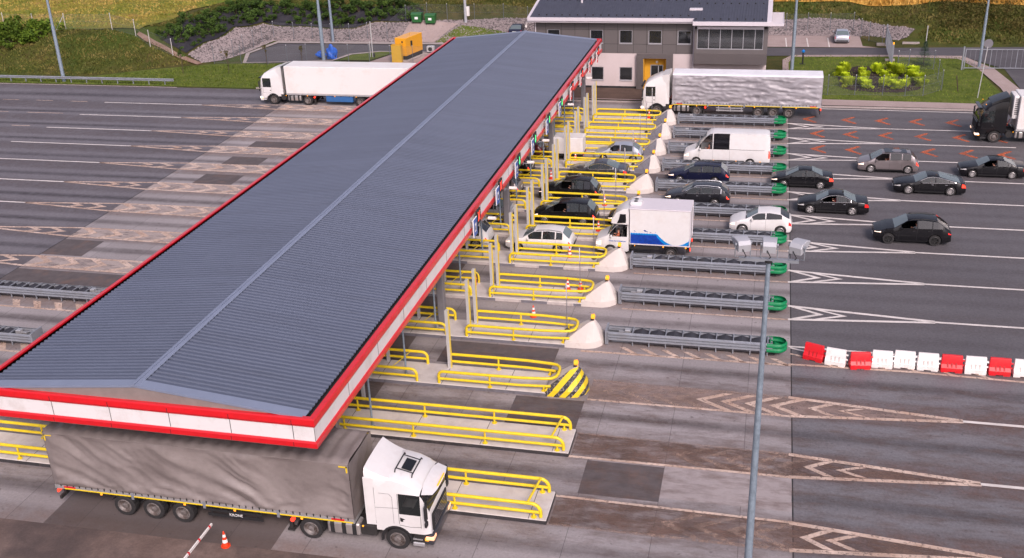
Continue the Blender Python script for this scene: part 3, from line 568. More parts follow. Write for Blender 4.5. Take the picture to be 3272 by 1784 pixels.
def nose_mesh(i):
    B = [(-9.95, 1.03, 0), (-8.75, 1.03, 0), (-8.25, .85, 0), (-7.95, .5, 0), (-7.85, 0, 0)]
    ring0 = B + [(x, -y, z) for x, y, z in B[-2::-1]]
    ring1 = [(x * 1 + (-.03 if x > -9 else 0), y * .98, .34) for x, y, z in ring0]
    T = [(-9.95, .70, .30), (-8.76, .27, 1.22), (-8.58, .24, 1.3), (-8.45, .14, 1.3), (-8.42, 0, 1.3)]
    ring3 = T + [(x, -y, z) for x, y, z in T[-2::-1]]
    ring2 = [tuple(p * .35 + q * .65 for p, q in zip(a, b_)) for a, b_ in zip(ring1, ring3)]
    ring2 = [(x + (.03 if x > -9 else 0), y, z) for x, y, z in ring2]
    mb = MB(); n = 9
    vs = ring0 + ring1 + ring2 + ring3
    fs = []; mi = []
    for r_ in range(3):
        for a in range(n - 1):
            fs.append((r_ * n + a, r_ * n + a + 1, (r_ + 1) * n + a + 1, (r_ + 1) * n + a))
            mi.append(1 if (i >= 9 and a in (7,)) or (i == 2 and not (r_ == 2 and a in (0, 7) and False)) else 0)
    for r_ in range(3): fs.append((r_ * n + n - 1, r_ * n, (r_ + 1) * n, (r_ + 1) * n + n - 1)); mi.append(0)
    # top: centre fan
    top = [3 * n + k for k in range(n)]
    for a in range(4): fs.append((top[a], top[a + 1], top[n - 2 - a], top[n - 1 - a]) if a < 3 else (top[3], top[4], top[5])); mi.append(0)
    mb.add(vs, fs); mb.mi = mi; return mb
rail_objs = []
for i, y in enumerate(YC):
    t = thing('toll_island', 'raised pale concrete toll island, %s in the photo' % ORD[i] + (', with square end' if i < 2 else ', with yellow and black striped nose' if i == 2 else ', with pale wedge nose'), 'traffic island', (0, y, 0), group='toll islands')
    x1 = -7.8 if i < 2 else -9.93
    k = MB(); k.bbox(-38.6, x1, -1.05, 1.05, -.05, .2, .03); k.m = 1
    for xx in frange(-36, x1 - .4, 3.43): k.box(xx - .012, xx + .012, -1.04, 1.04, .19, .203)
    o = k.build('slab', [M['conc'], M['dark']], t)
    km = M['kerbblack'] if i < 2 else M['kerbgrey'] if i in (2, 3) or i > 7 else M['kerbalt']
    for s_ in (-1, 1): k = MB(); y0, y1 = sorted((s_ * 1.045, s_ * 1.064)); k.box(-38.5, x1 - .01, y0, y1, -.05, .17); k.build('kerb', km, t)
    if i < 2: k = MB(); k.box(x1 - .01, x1 + .012, -1.06, 1.06, -.05, .17); k.build('end_kerb', km, t)
    if i >= 2:
        nb = nose_mesh(i)
        nb.build('nose', [M['nose'], M['hazard'] if i == 2 else M['kerbgrey']], t, smooth=24)
        l = thing('warning_lamp', 'amber warning lamp on the nose of the ' + isl(i), 'lamp', (-8.55, y, 1.3), group='amber lamps on island noses')
        k = MB(); k.box(-.09, .07, -.1, .1, -.06, .1); k.build('lamp_base', M['trim'], l)
        k = MB(); k.cyl((-.03, 0, .2), (.11, 0, .22), .14, .15, 12); k.cyl((.11, 0, .22), (.14, 0, .22), .12, .08, 12); k.build('lens', M['amber'], l, smooth=40)
        k = MB(); k.cyl((-.07, 0, .2), (-.03, 0, .2), .15, .15, 12); k.build('housing', M['yellow'], l, smooth=40)

def flange(mb, x, y, z): mb.cyl((x, y, z), (x, y, z + .03), .13, .13, 10)
for i, y in enumerate(YC):
    lab = isl(i)
    if i >= 2:
        t = thing('guard_rail', 'yellow tubular guard rail looping round the nose end of the ' + lab, 'guard rail', (0, y, .2), group='looped yellow guard rails')
        up = MB(); z = .68; xs = -15.55
        side = [(xs, -.95, 0), (xs, -.95, z - .25)] + [(xs + .25 - .25 * math.cos(R(a)), -.95, z - .25 + .25 * math.sin(R(a))) for a in (20, 45, 70, 90)] + [(-13, -.95, z), (-11.3, -.92, z), (-9.95, -.80, z), (-9.65, -.72, z), (-9.48, -.52, z)]
        path = side + [(-9.42, -.25, z), (-9.42, .25, z)] + [(a, -b_, c_) for a, b_, c_ in side[::-1]]
        up.tube(path, .078, 10); up.build('top_tube', M['yellow'], t, smooth=50)
        for s in (1, -1):
            lo = MB(); lo.tube([(xs + .02, s * .95, .26), (-11.3, s * .93, .26), (-9.7, s * .8, .26)], .072, 8); lo.build('lower_tube', M['yellow'], t, smooth=50)
            for px, pz in ((-12.84, .68), (-10.05, .26)):
                p = MB(); yy = s * (.95 if px < -11 else .84); p.cyl((px, yy, 0), (px, yy, pz), .05, .05, 8); flange(p, px, yy, 0); p.build('post', M['yellow'], t, smooth=50)
        t = thing('guard_rail', 'yellow guard rail pair under the canopy edge on the ' + lab, 'guard rail', (0, y, .2), group='yellow guard rails beside the booths')
        for s in (1, -1):
            pth = [(-22.2, s * .95, z), (-17.05, s * .95, z)] + [(-17.05 + .3 * math.sin(R(a)), s * .95, z - .3 + .3 * math.cos(R(a))) for a in (25, 50, 75, 90)] + [(-16.75, s * .95, 0)]
            k = MB(); k.tube(pth, .078, 8); k.build('top_tube', M['yellow'], t, smooth=50)
            k = MB(); k.tube([(-22.2, s * .95, .28), (-16.8, s * .95, .28)], .068, 8); k.build('lower_tube', M['yellow'], t, smooth=50)
        k = MB()
        for xx in (-17.9, -19.2, -21): k.tube([(xx - .2, -.93, z), (xx + .25, .93, z)], .022, 6)
        k.build('crossbar', M['yellow'], t)
    else:
        t = thing('guard_rail', 'long yellow double guard rail with a crossbar, on the ' + lab, 'guard rail', (0, y, .2), group='long yellow guard rails')
        for s in (1, -1):
            z = .68
            pth = [(-38, s * .9, z), (-8.45, s * .9, z)] + [(-8.45 + .4 * math.sin(R(a)), s * .9, z - .4 + .4 * math.cos(R(a))) for a in (20, 45, 70, 90)] + [(-8.05, s * .9, .05)]
            k = MB(); k.tube(pth, .078, 10); k.build('top_tube', M['yellow'], t, smooth=50)
            k = MB(); k.tube([(-38, s * .9, .27), (-8.08, s * .9, .27)], .07, 8); k.build('lower_tube', M['yellow'], t, smooth=50)
            for px in (-36.6, -33, -29.5, -26, -22.3, -18.75, -15.27, -11.77, -8.35):
                p = MB(); p.cyl((px, s * .9, 0), (px, s * .9, z if px < -9 else .27), .05, .05, 8); flange(p, px, s * .9, 0); p.build('post', M['yellow'], t, smooth=50)
        k = MB(); k.tube([(-8.6, -.9, z + .03), (-8.4, .9, z + .03)], .055, 8); k.build('crossbar', M['yellow'], t, smooth=50)

# steel guard posts (H sections)
hb0 = MB(); hb0.box(-.085, .085, -.09, -.075, 0, 3.4); hb0.box(-.085, .085, .075, .09, 0, 3.4); hb0.box(-.01, .01, -.075, .075, 0, 3.4)
hbe = MB(); hbe.box(.085, .11, -.095, -.06, 0, 3.38); hbe.box(.085, .11, .06, .095, 0, 3.38)
first = None
for i in range(2, 13):
    for s in (-1, 1):
        if i == 2 and s < 0: continue
        lab = 'pale steel H-section post at the %s side of the %s' % ('near' if s < 0 else 'far', isl(i))
        if first is None:
            first = thing('steel_post', lab, 'post', (-15.45, YC[i] + s * .72, .2), group='pale steel posts beside the lanes')
            hb0.build('h_section', M['postgrey'], first); hbe.build('edge_strip', M['yellow'], first); base_post = first
        else:
            c_ = copy_tree(base_post, None); c_.location = (-15.45 if i < 8 else -15.62, YC[i] + s * .72, .2); c_['label'] = lab
# round posts under the canopy edge
for i in range(1, 13):
    k = MB(); k.cyl((0, 0, 0), (0, 0, 5.6), .055, .055, 8); k.cyl((0, 0, 0), (0, 0, .03), .14, .14, 8)
    tag(k.build('round_post', M['pole'], smooth=50, loc=(-17.5, YC[i] - .45, .2)), 'slim round grey post under the canopy edge on the ' + isl(i), 'post', 'slim posts under the canopy')
    k = MB(); k.cyl((0, 0, 0), (0, 0, 3.6), .035, .035, 8); k.box(-.08, .08, -.08, .08, 0, .9)
    tag(k.build('signal_post', M['postgrey'], smooth=50, loc=(-18.95, YC[i] + 2.2 if i < 2 else YC[i] + .9, .2 if i > 1 else 0.01)), 'thin white post in the shade of the canopy by the ' + isl(i), 'post', 'thin posts in the canopy shade')

# marker signs on thin poles
dm = None
for i in range(2, 13):
    if i in (2,): continue
    xx = {3: -10.1, 6: -10.35}.get(i, -10.25); yy = YC[i] + .45 if i != 3 else YC[i] + .6
    lab = 'thin pole with a narrow striped marker plate on the ' + isl(i)
    if dm is None:
        dm = thing('marker_sign', lab, 'sign', (xx, yy, .2), rz=R(12), group='marker plates on thin poles')
        k = MB(); k.cyl((0, 0, 0), (0, 0, 2.9), .025, .025, 6); k.build('pole', M['colgrey'], dm, smooth=50)
        k = MB(); k.lathe([(.02, .0), (.16, .02), (.13, .1), (.05, .16)], 8); k.build('foot', M['trim'], dm)
        k = MB(); k.prism([(-.2, 2.15), (.0, 1.95), (.2, 2.15), (.2, 2.75), (0, 2.95), (-.2, 2.75)], -.035, -.01, 'x'); k.build('plate', M['signwhite'], dm)
        k = MB()
        for q in range(4): k.add([(-.0375, -.19, 2.15 + q * .17), (-.0375, .19, 2.3 + q * .17), (-.0375, .19, 2.38 + q * .17), (-.0375, -.19, 2.23 + q * .17)], [(0, 1, 2, 3)]); k.add([(-.0075, -.19, 2.15 + q * .17), (-.0075, .19, 2.3 + q * .17), (-.0075, .19, 2.38 + q * .17), (-.0075, -.19, 2.23 + q * .17)], [(0, 1, 2, 3)])
        k.build('stripe', M['rustred'], dm)
    else:
        c_ = copy_tree(dm, None); c_.location = (xx, yy, .2); c_['label'] = lab; c_.rotation_euler.z = R(random.uniform(5, 20))

# ------------------------------------------------------------ crash cushions
def wprof(z0, z1, d, n=3):  # corrugated rail profile (out, z)
    out = []; hgt = z1 - z0
    for q in range(n):
        a = z0 + hgt * q / n; s = hgt / n
        out += [(0, a), (d, a + s * .28), (d, a + s * .62), (0, a + s * .9)]
    out.append((0, z1)); return out
def rail_mesh(x0, x1, y, sgn, z0, z1, d=.07, n=3, step=1.0):
    mb = MB(); P = wprof(z0, z1, d, n); xs = frange(x0, x1, step) + [x1]; m = len(P)
    vs = [(x, y + sgn * o_, z) for x in xs for o_, z in P]; fs = []
    for a in range(len(xs) - 1):
        for b_ in range(m - 1): fs.append((a * m + b_, (a + 1) * m + b_, (a + 1) * m + b_ + 1, a * m + b_ + 1))
    n0 = len(vs); vs += [(x, y + sgn * (o_ - .012), z) for x in xs for o_, z in P]
    for a in range(len(xs) - 1):
        for b_ in range(m - 1): fs.append((n0 + a * m + b_, n0 + a * m + b_ + 1, n0 + (a + 1) * m + b_ + 1, n0 + (a + 1) * m + b_))
    mb.add(vs, fs); return mb
def make_cushion(lab):
    t = thing('crash_cushion', lab, 'crash barrier', group='crash cushions in front of the islands')
    for s in (1, -1):
        ov = rail_mesh(-7.7, 1.15, s * .40, s, .3, .8, .10)
        for xx in frange(-6.3, 1, .9): ov.box(xx - .06, xx + .06, s * .497 - .006, s * .497 + .006, .36, .40); ov.box(xx - .06, xx + .06, s * .497 - .006, s * .497 + .006, .53, .57)
        ov.build('side_rail', M['galv'], t)
    fr = MB()
    for xx in frange(-6.3, 1.2, .9): fr.box(xx - .025, xx + .025, -.42, .42, .76, .81); fr.box(xx - .03, xx + .03, -.40, -.34, 0.02, .8); fr.box(xx - .03, xx + .03, .34, .40, 0.02, .8)
    for s in (1, -1): fr.box(-7.8, -6.3, s * .33 - .03, s * .33 + .03, .55, .62)
    fr.box(-7.8, -7.7, -.5, .5, .05, .9); fr.box(-7.72, -7.62, -.5, -.42, .05, .85)
    fr.box(-7.5, 1.2, -.06, .06, .03, .1)
    fr.build('frame', M['galv'], t)
    k = MB(); k.bbox(-6.75, -6.45, -.2, .12, .58, .84, .02); k.box(-7.1, -6.75, -.08, .02, .62, .7); k.build('brake_box', M['alu'], t)
    proto = None
    for q in range(8):
        xx = -6.27 + q * .9
        if proto is None:
            k = MB(); zt = .60; L_ = .84
            k.add([(0, -.40, .2), (L_, -.40, .2), (L_, .40, .2), (0, .40, .2), (0, -.40, zt), (L_, -.40, zt), (L_, .40, zt), (0, .40, zt), (L_ / 2, -.30, .79), (L_ / 2, .30, .79)],
                  [(0, 3, 2, 1), (0, 1, 5, 4), (1, 2, 6, 5), (2, 3, 7, 6), (3, 0, 4, 7), (4, 5, 8), (5, 6, 9, 8), (6, 7, 9), (7, 4, 8, 9)])
            proto = k.build('cartridge', M['cushdark'], t, loc=(xx, 0, 0))
        else:
            c_ = proto.copy(); COL.objects.link(c_); c_.parent = t; c_.location = (xx, 0, 0)
    # green nose: a U shaped corrugated sheet
    P = wprof(.28, .80, .07, 2); path = [(.85, -.47)] + [(1.38 + .47 * math.sin(R(a)), -.47 * math.cos(R(a))) for a in range(0, 181, 15)] + [(.85, .47)]
    mb = MB(); m = len(P); vs = []; fs = []
    for off in (0, -.015):
        for (x, y) in path:
            c_ = Vector((max(0, x - 1.38), y)); n_ = c_.normalized()
            vs += [(x + n_.x * (o_ + off), y + n_.y * (o_ + off), z) for o_, z in P]
    N = len(path)
    for ly in (0, 1):
        for a in range(N - 1):
            for b_ in range(m - 1): q0 = ly * N * m; fs.append((q0 + a * m + b_, q0 + (a + 1) * m + b_, q0 + (a + 1) * m + b_ + 1, q0 + a * m + b_ + 1))
    mb.add(vs, fs); mb.build('nose_sheet', M['green'], t, smooth=40)
    k = MB(); k.box(1.25, 1.31, -.44, .44, .3, .5); k.box(1.0, 1.06, -.4, .4, .3, .7); k.build('nose_brace', M['green'], t)
    k = MB(); k.tube([(1.3, -.2, .12), (1.5, -.1, .1), (1.65, 0, .12), (1.5, .12, .14), (1.35, 0, .12)], .025, 5); k.box(1.0, 1.3, -.3, .3, .06, .12); k.build('tow_shackle', M['trim'], t)
    return t
c0 = None
for i in range(3, 13):
    lab = 'steel and black crash cushion with green rounded nose before the ' + isl(i)
    if c0 is None: c0 = make_cushion(lab); c0.location = (0, YC[3] + .1, 0)
    else: c_ = copy_tree(c0, None); c_.location = (0, YC[i] + .05, 0); c_['label'] = lab
for i, dx in ((2, -1.2), (3, -.2)):
    c_ = copy_tree(c0, None); c_.location = (-46.4 + dx, YC[i] + (0.3 if i == 3 else -.2), 0); c_.rotation_euler.z = math.pi
    c_['label'] = 'crash cushion left of the canopy, %s one, partly hidden by the roof' % ('farther' if i == 3 else 'nearer'); c_['group'] = 'crash cushions left of the canopy'

# ------------------------------------------------------------ canopy
cn = thing('toll_canopy', 'long toll plaza canopy with blue-grey ribbed roof and red and white fascia', 'canopy', (-23.2, 31.3, 0))
W2 = 7.45; YA, YB = 31.3, 101.6; L = YB - YA; ZF0, ZF1 = 5.3, 6.6
def cnb(k, name, mat, **kw): return k.build(name, mat, cn, **kw)
ez, rzz = 6.52, 7.22
def ribs(s):
    mb = MB(); xe = s * (W2 - .42); prof = []; y = .45; P = .275
    while y < L - .45 - P:
        prof += [(y, 0), (y + P * .48, 0), (y + P * .60, .055), (y + P * .88, .055)]; y += P
    prof.append((y, 0)); n = len(prof)
    vs = [(0, a, rzz + b_ - .01) for a, b_ in prof] + [(xe, a, ez + b_) for a, b_ in prof]
    mb.add(vs, [(a, a + 1, n + a + 1, n + a) for a in range(n - 1)]); return mb
for s in (1, -1): cnb(ribs(s), 'roof_sheet', M['roofmetal'])
for s in (1, -1):  # closed deck under the ribs
    k = MB(); k.add([(0, .3, rzz - .08), (s * (W2 - .45), .3, ez - .08), (s * (W2 - .45), L - .3, ez - .08), (0, L - .3, rzz - .08)], [(0, 1, 2, 3)])
    cnb(k, 'roof_deck', M['dark'])
k = MB(); k.prism([(-.19, rzz + .04), (-.17, rzz + .075), (-.025, rzz + .09), (-.025, rzz + .14), (.025, rzz + .14), (.025, rzz + .09), (.17, rzz + .075), (.19, rzz + .04)], .1, L - .1, 'y'); cnb(k, 'ridge_cap', M['flash'])
for ya, yb in ((.12, .62), (L - .62, L - .12)):
    k = MB()
    for s in (1, -1):
        k.add([(0, ya, rzz + .062), (s * (W2 - .4), ya, ez + .07), (s * (W2 - .4), yb, ez + .07), (0, yb, rzz + .062), (0, ya, rzz - .02), (s * (W2 - .4), ya, ez - .02)], [(0, 1, 2, 3), (0, 1, 5, 4)])
    cnb(k, 'edge_flashing', M['flash'])
for yy in (.22, L - .22):
    k = MB(); k.prism([(-W2 + .4, 6.35), (-W2 + .4, ez + .02), (0, rzz + .02), (W2 - .4, ez + .02), (W2 - .4, 6.35)], yy - .06, yy + .06, 'y'); cnb(k, 'gable_infill', M['soffit'])
for s in (1, -1): k = MB(); x0, x1 = sorted((s * (W2 - .44), s * (W2 - .2))); k.box(x0, x1, .3, L - .3, 6.3, 6.40); x0, x1 = sorted((s * (W2 - .2), s * (W2 - .17))); k.box(x0, x1, .3, L - .3, 6.3, 6.52); cnb(k, 'gutter', M['dark'])
# fascia: lofted around the four sides, one colour per band
def band(name, mat, prof):
    """prof: closed polygon of (out, z); out measured from the outer line"""
    n = len(prof); vs = []; fs = []
    for (sx, sy) in ((-1, 0), (1, 0), (1, 1), (-1, 1)):
        for o_, z in prof: vs.append((sx * (W2 + o_), (-o_ if sy == 0 else L + o_), z))
    for a in range(4):
        b_ = (a + 1) % 4
        for q in range(n): fs.append((a * n + q, b_ * n + q, b_ * n + (q + 1) % n, a * n + (q + 1) % n))
    return cnb(MB().add(vs, fs), name, mat)
band('red_top_band', M['red'], [(-.20, 6.6), (-.02, 6.6), (.02, 6.56), (.05, 6.36), (.02, 6.27), (-.05, 6.25), (-.20, 6.25)])
band('white_band', M['fasciawhite'], [(-.10, 6.25), (-.02, 6.25), (-.02, 5.62), (-.10, 5.62)])
band('red_lower_band', M['red'], [(-.18, 5.62), (.02, 5.62), (.06, 5.56), (.06, 5.36), (.0, 5.3), (-.18, 5.3)])
k = MB()
for a in frange(.02, L, 3.5): k.box(W2 - .022, W2 - .014, a - .012, a + .012, 5.63, 6.24); k.box(-W2 + .014, -W2 + .022, a - .012, a + .012, 5.63, 6.24)
for a in frange(-W2 + 1.0, W2, 2.6): k.box(a - .012, a + .012, -.001 + .014, .022, 5.63, 6.24)
for a in frange(-W2 + 1.0, W2, 2.6): k.box(a - .01, a + .01, -.063, -.05, 5.36, 5.56); k.box(a - .01, a + .01, -.053, -.04, 6.3, 6.5)
cnb(k, 'panel_joint', M['dark'])
k = MB(); k.box(-W2 + .1, W2 - .1, .1, L - .1, 5.42, 5.47); cnb(k, 'soffit', M['soffit'])
for yy in (36.1, 51.95, 67.9, 83.8, 99.7):
    for xx in (-17.25, -29.1):
        k = MB(); k.bbox(xx + 23.2 - .21, xx + 23.2 + .21, yy - 31.3 - .21, yy - 31.3 + .21, 0.0, 5.45, .05); cnb(k, 'column', M['colgrey'])

# lane signs on the fascia, facing the entry side
LC = [(YC[a] + YC[a + 1]) / 2 for a in range(3, 12)] + [98.2]
sg0 = None
def text_mesh(s, size, mat, parent, name='lettering', loc=(0, 0, 0), rot=(0, 0, 0), ext=0.004):
    cu_ = bpy.data.curves.new(name, 'FONT'); cu_.body = s; cu_.size = size; cu_.extrude = ext; cu_.align_x = 'CENTER'; cu_.align_y = 'CENTER'
    o = bpy.data.objects.new(name + '_tmp', cu_); COL.objects.link(o); dg = bpy.context.evaluated_depsgraph_get(); dg.update()
    me = bpy.data.meshes.new_from_object(o.evaluated_get(dg)); bpy.data.objects.remove(o); me.materials.clear(); me.materials.append(mat)
    q = bpy.data.objects.new(name, me); COL.objects.link(q); q.parent = parent; q.location = loc; q.rotation_euler = rot; return q
for q, yy in enumerate(LC):
    red = q >= 6
    t = thing('lane_sign', ('blue lane sign with %s arrow display' % ('red' if q in (0, 1) else 'green') if not red else 'red and white lane sign with black display') + ' on the fascia, ' + ['nearest the camera', 'second from the camera', 'third from the camera', 'fourth from the camera', 'fifth from the camera', 'sixth from the camera', 'nearest of the three', 'middle of the three', 'farthest of the row', 'at the far end'][q], 'sign', (-15.52, yy - .6, 5.85), rz=0, group='lane signs along the fascia')
    k = MB(); k.bbox(0, .06, -.75, .02, -.62, .45, .02); k.build('panel', M['signwhite'], t)
    k = MB(); k.box(.062, .068, -.71, -.02, -.58, .41); k.build('face', M['signblue'] if not red else M['wbred'], t)
    k = MB(); k.box(.07, .074, -.52, -.2, -.35, .15); k.build('pictogram', M['signwhite'], t)
    k = MB(); k.prism([(-.45, -.28), (-.27, -.28), (-.27, -.12), (-.31, .0), (-.41, .0), (-.45, -.12)], .075, .078, 'x'); k.build('car_symbol', M['trim'], t)
    k = MB(); k.bbox(-.04, .06, .08, .85, -.2, .68, .02); k.build('display', M['trim'], t)
    k = MB(); k.prism([(.38, .5), (.54, .5), (.54, .2), (.66, .2), (.46, -.06), (.26, .2), (.38, .2)], .062, .066, 'x') if q > 1 and not red else k.prism([(.25, .55), (.35, .55), (.46, .36), (.57, .55), (.67, .55), (.52, .28), (.67, 0), (.57, 0), (.46, .2), (.35, 0), (.25, 0), (.4, .28)], .062, .066, 'x')
    k.build('arrow', M['ledgreen'] if q > 1 and not red else M['ledred'], t)
    k = MB()
    for zz in (-.1, .3): k.box(-.28, 0, -.4, -.36, zz - .02, zz + .02); k.box(-.28, 0, .4, .44, zz - .02, zz + .02)
    k.build('bracket', M['galv'], t)
for q, yy in enumerate((56.2, 61.6, 66.9, 72, 82, 91)):
    t = thing('security_camera', 'small white camera on an arm under the canopy fascia, %s from the front' % ['first', 'second', 'third', 'fourth', 'fifth', 'sixth'][q], 'camera', (-15.7, yy, 5.25), group='cameras under the fascia')
    k = MB(); k.bbox(.25, .75, -.09, .09, -.02, .13, .02); k.build('housing', M['wbwhite'], t)
    k = MB(); k.box(-.05, .3, -.03, .03, -.06, -.02); k.box(-.05, 0, -.05, .05, -.15, .1); k.build('arm', M['galv'], t)

# booths beside the lanes, under the canopy
bo0 = None
for i in range(2, 13):
    lab = 'pale toll booth in the shade of the canopy on the ' + isl(i)
    if bo0 is None:
        t = bo0 = thing('toll_booth', lab, 'booth', (-23.4, YC[i], .2), group='toll booths under the canopy')
        k = MB(); k.bbox(-2.3, 2.3, -.85, .85, 0, 1.0, .03); k.bbox(-2.3, 2.3, -.85, .85, 2.1, 2.6, .03)
        for a in (-2.25, -.75, .75, 2.25):
            for b_ in (-.8, .8): k.box(a - .05, a + .05, b_ - .05, b_ + .05, .95, 2.15)
        k.build('wall', M['fasciawhite'], t)
        for s in (-.8, .8): k = MB(); k.box(-2.25, 2.25, s - .01, s + .01, 1.0, 2.1); k.build('window', M['winglass'], t)
        for s in (-2.25, 2.25): k = MB(); k.box(s - .01, s + .01, -.8, .8, 1.0, 2.1); k.build('window', M['winglass'], t)
        k = MB(); k.bbox(-2.6, 2.6, -1.0, 1.0, 2.6, 2.72, .03); k.build('roof', M['soffit'], t)
    else:
        c_ = copy_tree(bo0, None); c_.location = (-23.4, YC[i], .2); c_['label'] = lab

# ------------------------------------------------------------ cones, barriers, small things
def make_cone(lab, loc):
    t = thing('traffic_cone', lab, 'traffic cone', loc, rz=random.uniform(0, 1.5), group='traffic cones')
    k = MB(); k.prism([(.2 * math.cos(a * math.pi / 4 + .39), .2 * math.sin(a * math.pi / 4 + .39)) for a in range(8)], 0, .04, 'z')
    k.lathe([(.145, .04), (.03, .72), (.02, .74)], 14); k.build('body', M['cone'], t, smooth=40)
    k = MB()
    for a, b_ in ((.22, .36), (.48, .60)):
        ra, rb = (.145 - .115 * (z - .04) / .68 + .004 for z in (a, b_)); k.lathe([(ra, a), (rb, b_)], 14, cap=False)
    k.build('white_band', M['conewhite'], t, smooth=40); return t
cones = [((-11.87, 62.97, .2), 'orange cone inside the guard rail of the sixth nearest island'), ((-11.07, 57.9, .2), 'left cone of the pair inside the guard rail of the fifth nearest island'), ((-10.31, 58.04, .2), 'right cone of the pair inside the guard rail of the fifth nearest island'),
    ((-11.1, 73.0, .2), 'orange cone by the pole on the eighth nearest island'), ((-10.74, 67.84, .2), 'orange cone behind the white fish truck front'), ((-16.2, 78.4, .2), 'orange cone between the pale posts of the ninth nearest island'),
    ((-15.11, 83.3, .2), 'orange cone beside the posts in front of the grey box trailer'), ((-10.68, 87.7, .2), 'orange cone behind the silver hatchback roof'), ((-10.54, 96.9, .2), 'orange cone by the nose of the farthest island'),
    ((-12.44, 54.3, 0), 'orange cone standing alone on the concrete lane behind the fourth nearest island'), ((-20.43, 31.4, .01), 'orange cone on the brown ground beside the long grey tarpaulin lorry')]
for p, lab in cones: make_cone(lab, p)
t = thing('fire_extinguisher', 'red fire extinguisher standing by the posts of the fifth nearest island', 'extinguisher', (-16.9, 57.7, .2))
k = MB(); k.lathe([(.12, 0), (.12, .6), (.05, .72), (.05, .8)], 12); k.build('cylinder', M['wbred'], t, smooth=40)
k = MB(); k.tube([(0, 0, .8), (.15, .05, .75), (.2, .05, .3)], .03, 6); k.box(-.1, .1, -.05, .05, .8, .86); k.build('hose', M['trim'], t)
wbx = [(3.31, 51.66, -22, 1), (4.39, 51.3, -12, 0), (5.59, 51.12, 8, 1), (6.70, 51.45, -1, 0), (7.82, 51.6, -2, 0), (8.95, 51.55, -1, 0), (10.1, 51.55, 0, 1), (11.24, 51.55, 0, 0), (12.4, 51.6, 0, 1), (13.56, 51.6, 0, 0)]
wbl = ['red barrier at the left end of the row, turned slightly', 'white barrier between the first two red ones', 'second red barrier from the left', 'white barrier right of the second red one', 'middle one of three white barriers in a row', 'white barrier just left of the third red one', 'third red barrier from the left', 'white barrier between the two rightmost red ones', 'rightmost red barrier of the row', 'white barrier cut off by the right edge of the photo']
def make_wb(col):
    t = thing('water_barrier', '-', 'road barrier', group='plastic water-filled barriers')
    P = [(-.27, .06), (-.27, .26), (-.14, .42), (-.085, .84), (-.06, .9), (.06, .9), (.085, .84), (.14, .42), (.27, .26), (.27, .06)]
    xs = [(-.53, .0), (-.515, .0), (.515, .0), (.53, .0)]; vs = []; n = len(P)
    for a, (x, o_) in enumerate(xs):
        sc = .93 if a in (0, 3) else 1
        vs += [(x * (1 - .08 * z), y * sc, z if z < .5 else .5 + (z - .5) * (.97 if sc < 1 else 1)) for y, z in P]
    fs = [(a * n + q, (a + 1) * n + q, (a + 1) * n + (q + 1) % n, a * n + (q + 1) % n) for a in range(3) for q in range(n)] + [tuple(range(n)), tuple(range(3 * n, 4 * n))[::-1]]
    mb = MB().add(vs, fs); mb.box(-.5, -.18, -.26, .26, 0, .07); mb.box(.18, .5, -.26, .26, 0, .07)
    mb.build('body', M[col], t, smooth=25)
    k = MB()
    for s in (1, -1):
        for xx in (-.2, 0, .2): k.add([(xx - .035, s * .282, .22), (xx + .035, s * .282, .22), (xx + .03, s * .135, .52), (xx - .03, s * .135, .52)], [(0, 1, 2, 3)])
    slot_shade = {'wbred': pm('red_slot_shade', (0.42, 0.008, 0.012), 0.6), 'wbwhite': pm('white_slot_shade', (0.55, 0.50, 0.47), 0.6)}[col]  # recess shade painted as darker flat patches, nothing is cut in
    k.build('slot_shade', slot_shade, t)
    k = MB(); k.cyl((.5, 0, .35), (.62, 0, .35), .05, .05, 8); k.cyl((.48, 0, .62), (.62, 0, .62), .045, .045, 8); k.build('coupling', M[col], t); return t
wr, ww = make_wb('wbred'), make_wb('wbwhite'); used = set()
for (x, y, a, red), lab in zip(wbx, wbl):
    p_ = wr if red else ww; o = p_ if red not in used else copy_tree(p_, None); used.add(red)
    o.location = (x, y, 0); o.rotation_euler.z = R(a); o['label'] = lab
# boom arm over the near lane edge
t = thing('barrier_boom', 'white and red barrier boom reaching in at the bottom of the photo', 'barrier', (-20.93, 31.45, 1.0), rz=R(0))
k = MB(); k.box(-.03, .03, -4.6, 0, -.05, .05); k.build('arm', M['conewhite'], t)
k = MB()
for a in (-.15, -1.0, -1.85, -2.7, -3.55): k.box(-.034, .034, a - .10, a, -.054, .054)
k.build('red_band', M['rustred'], t)
k = MB(); k.bbox(-.2, .2, -5.1, -4.6, -1.0, .15, .03); k.build('drive_housing', M['yellow'], t)

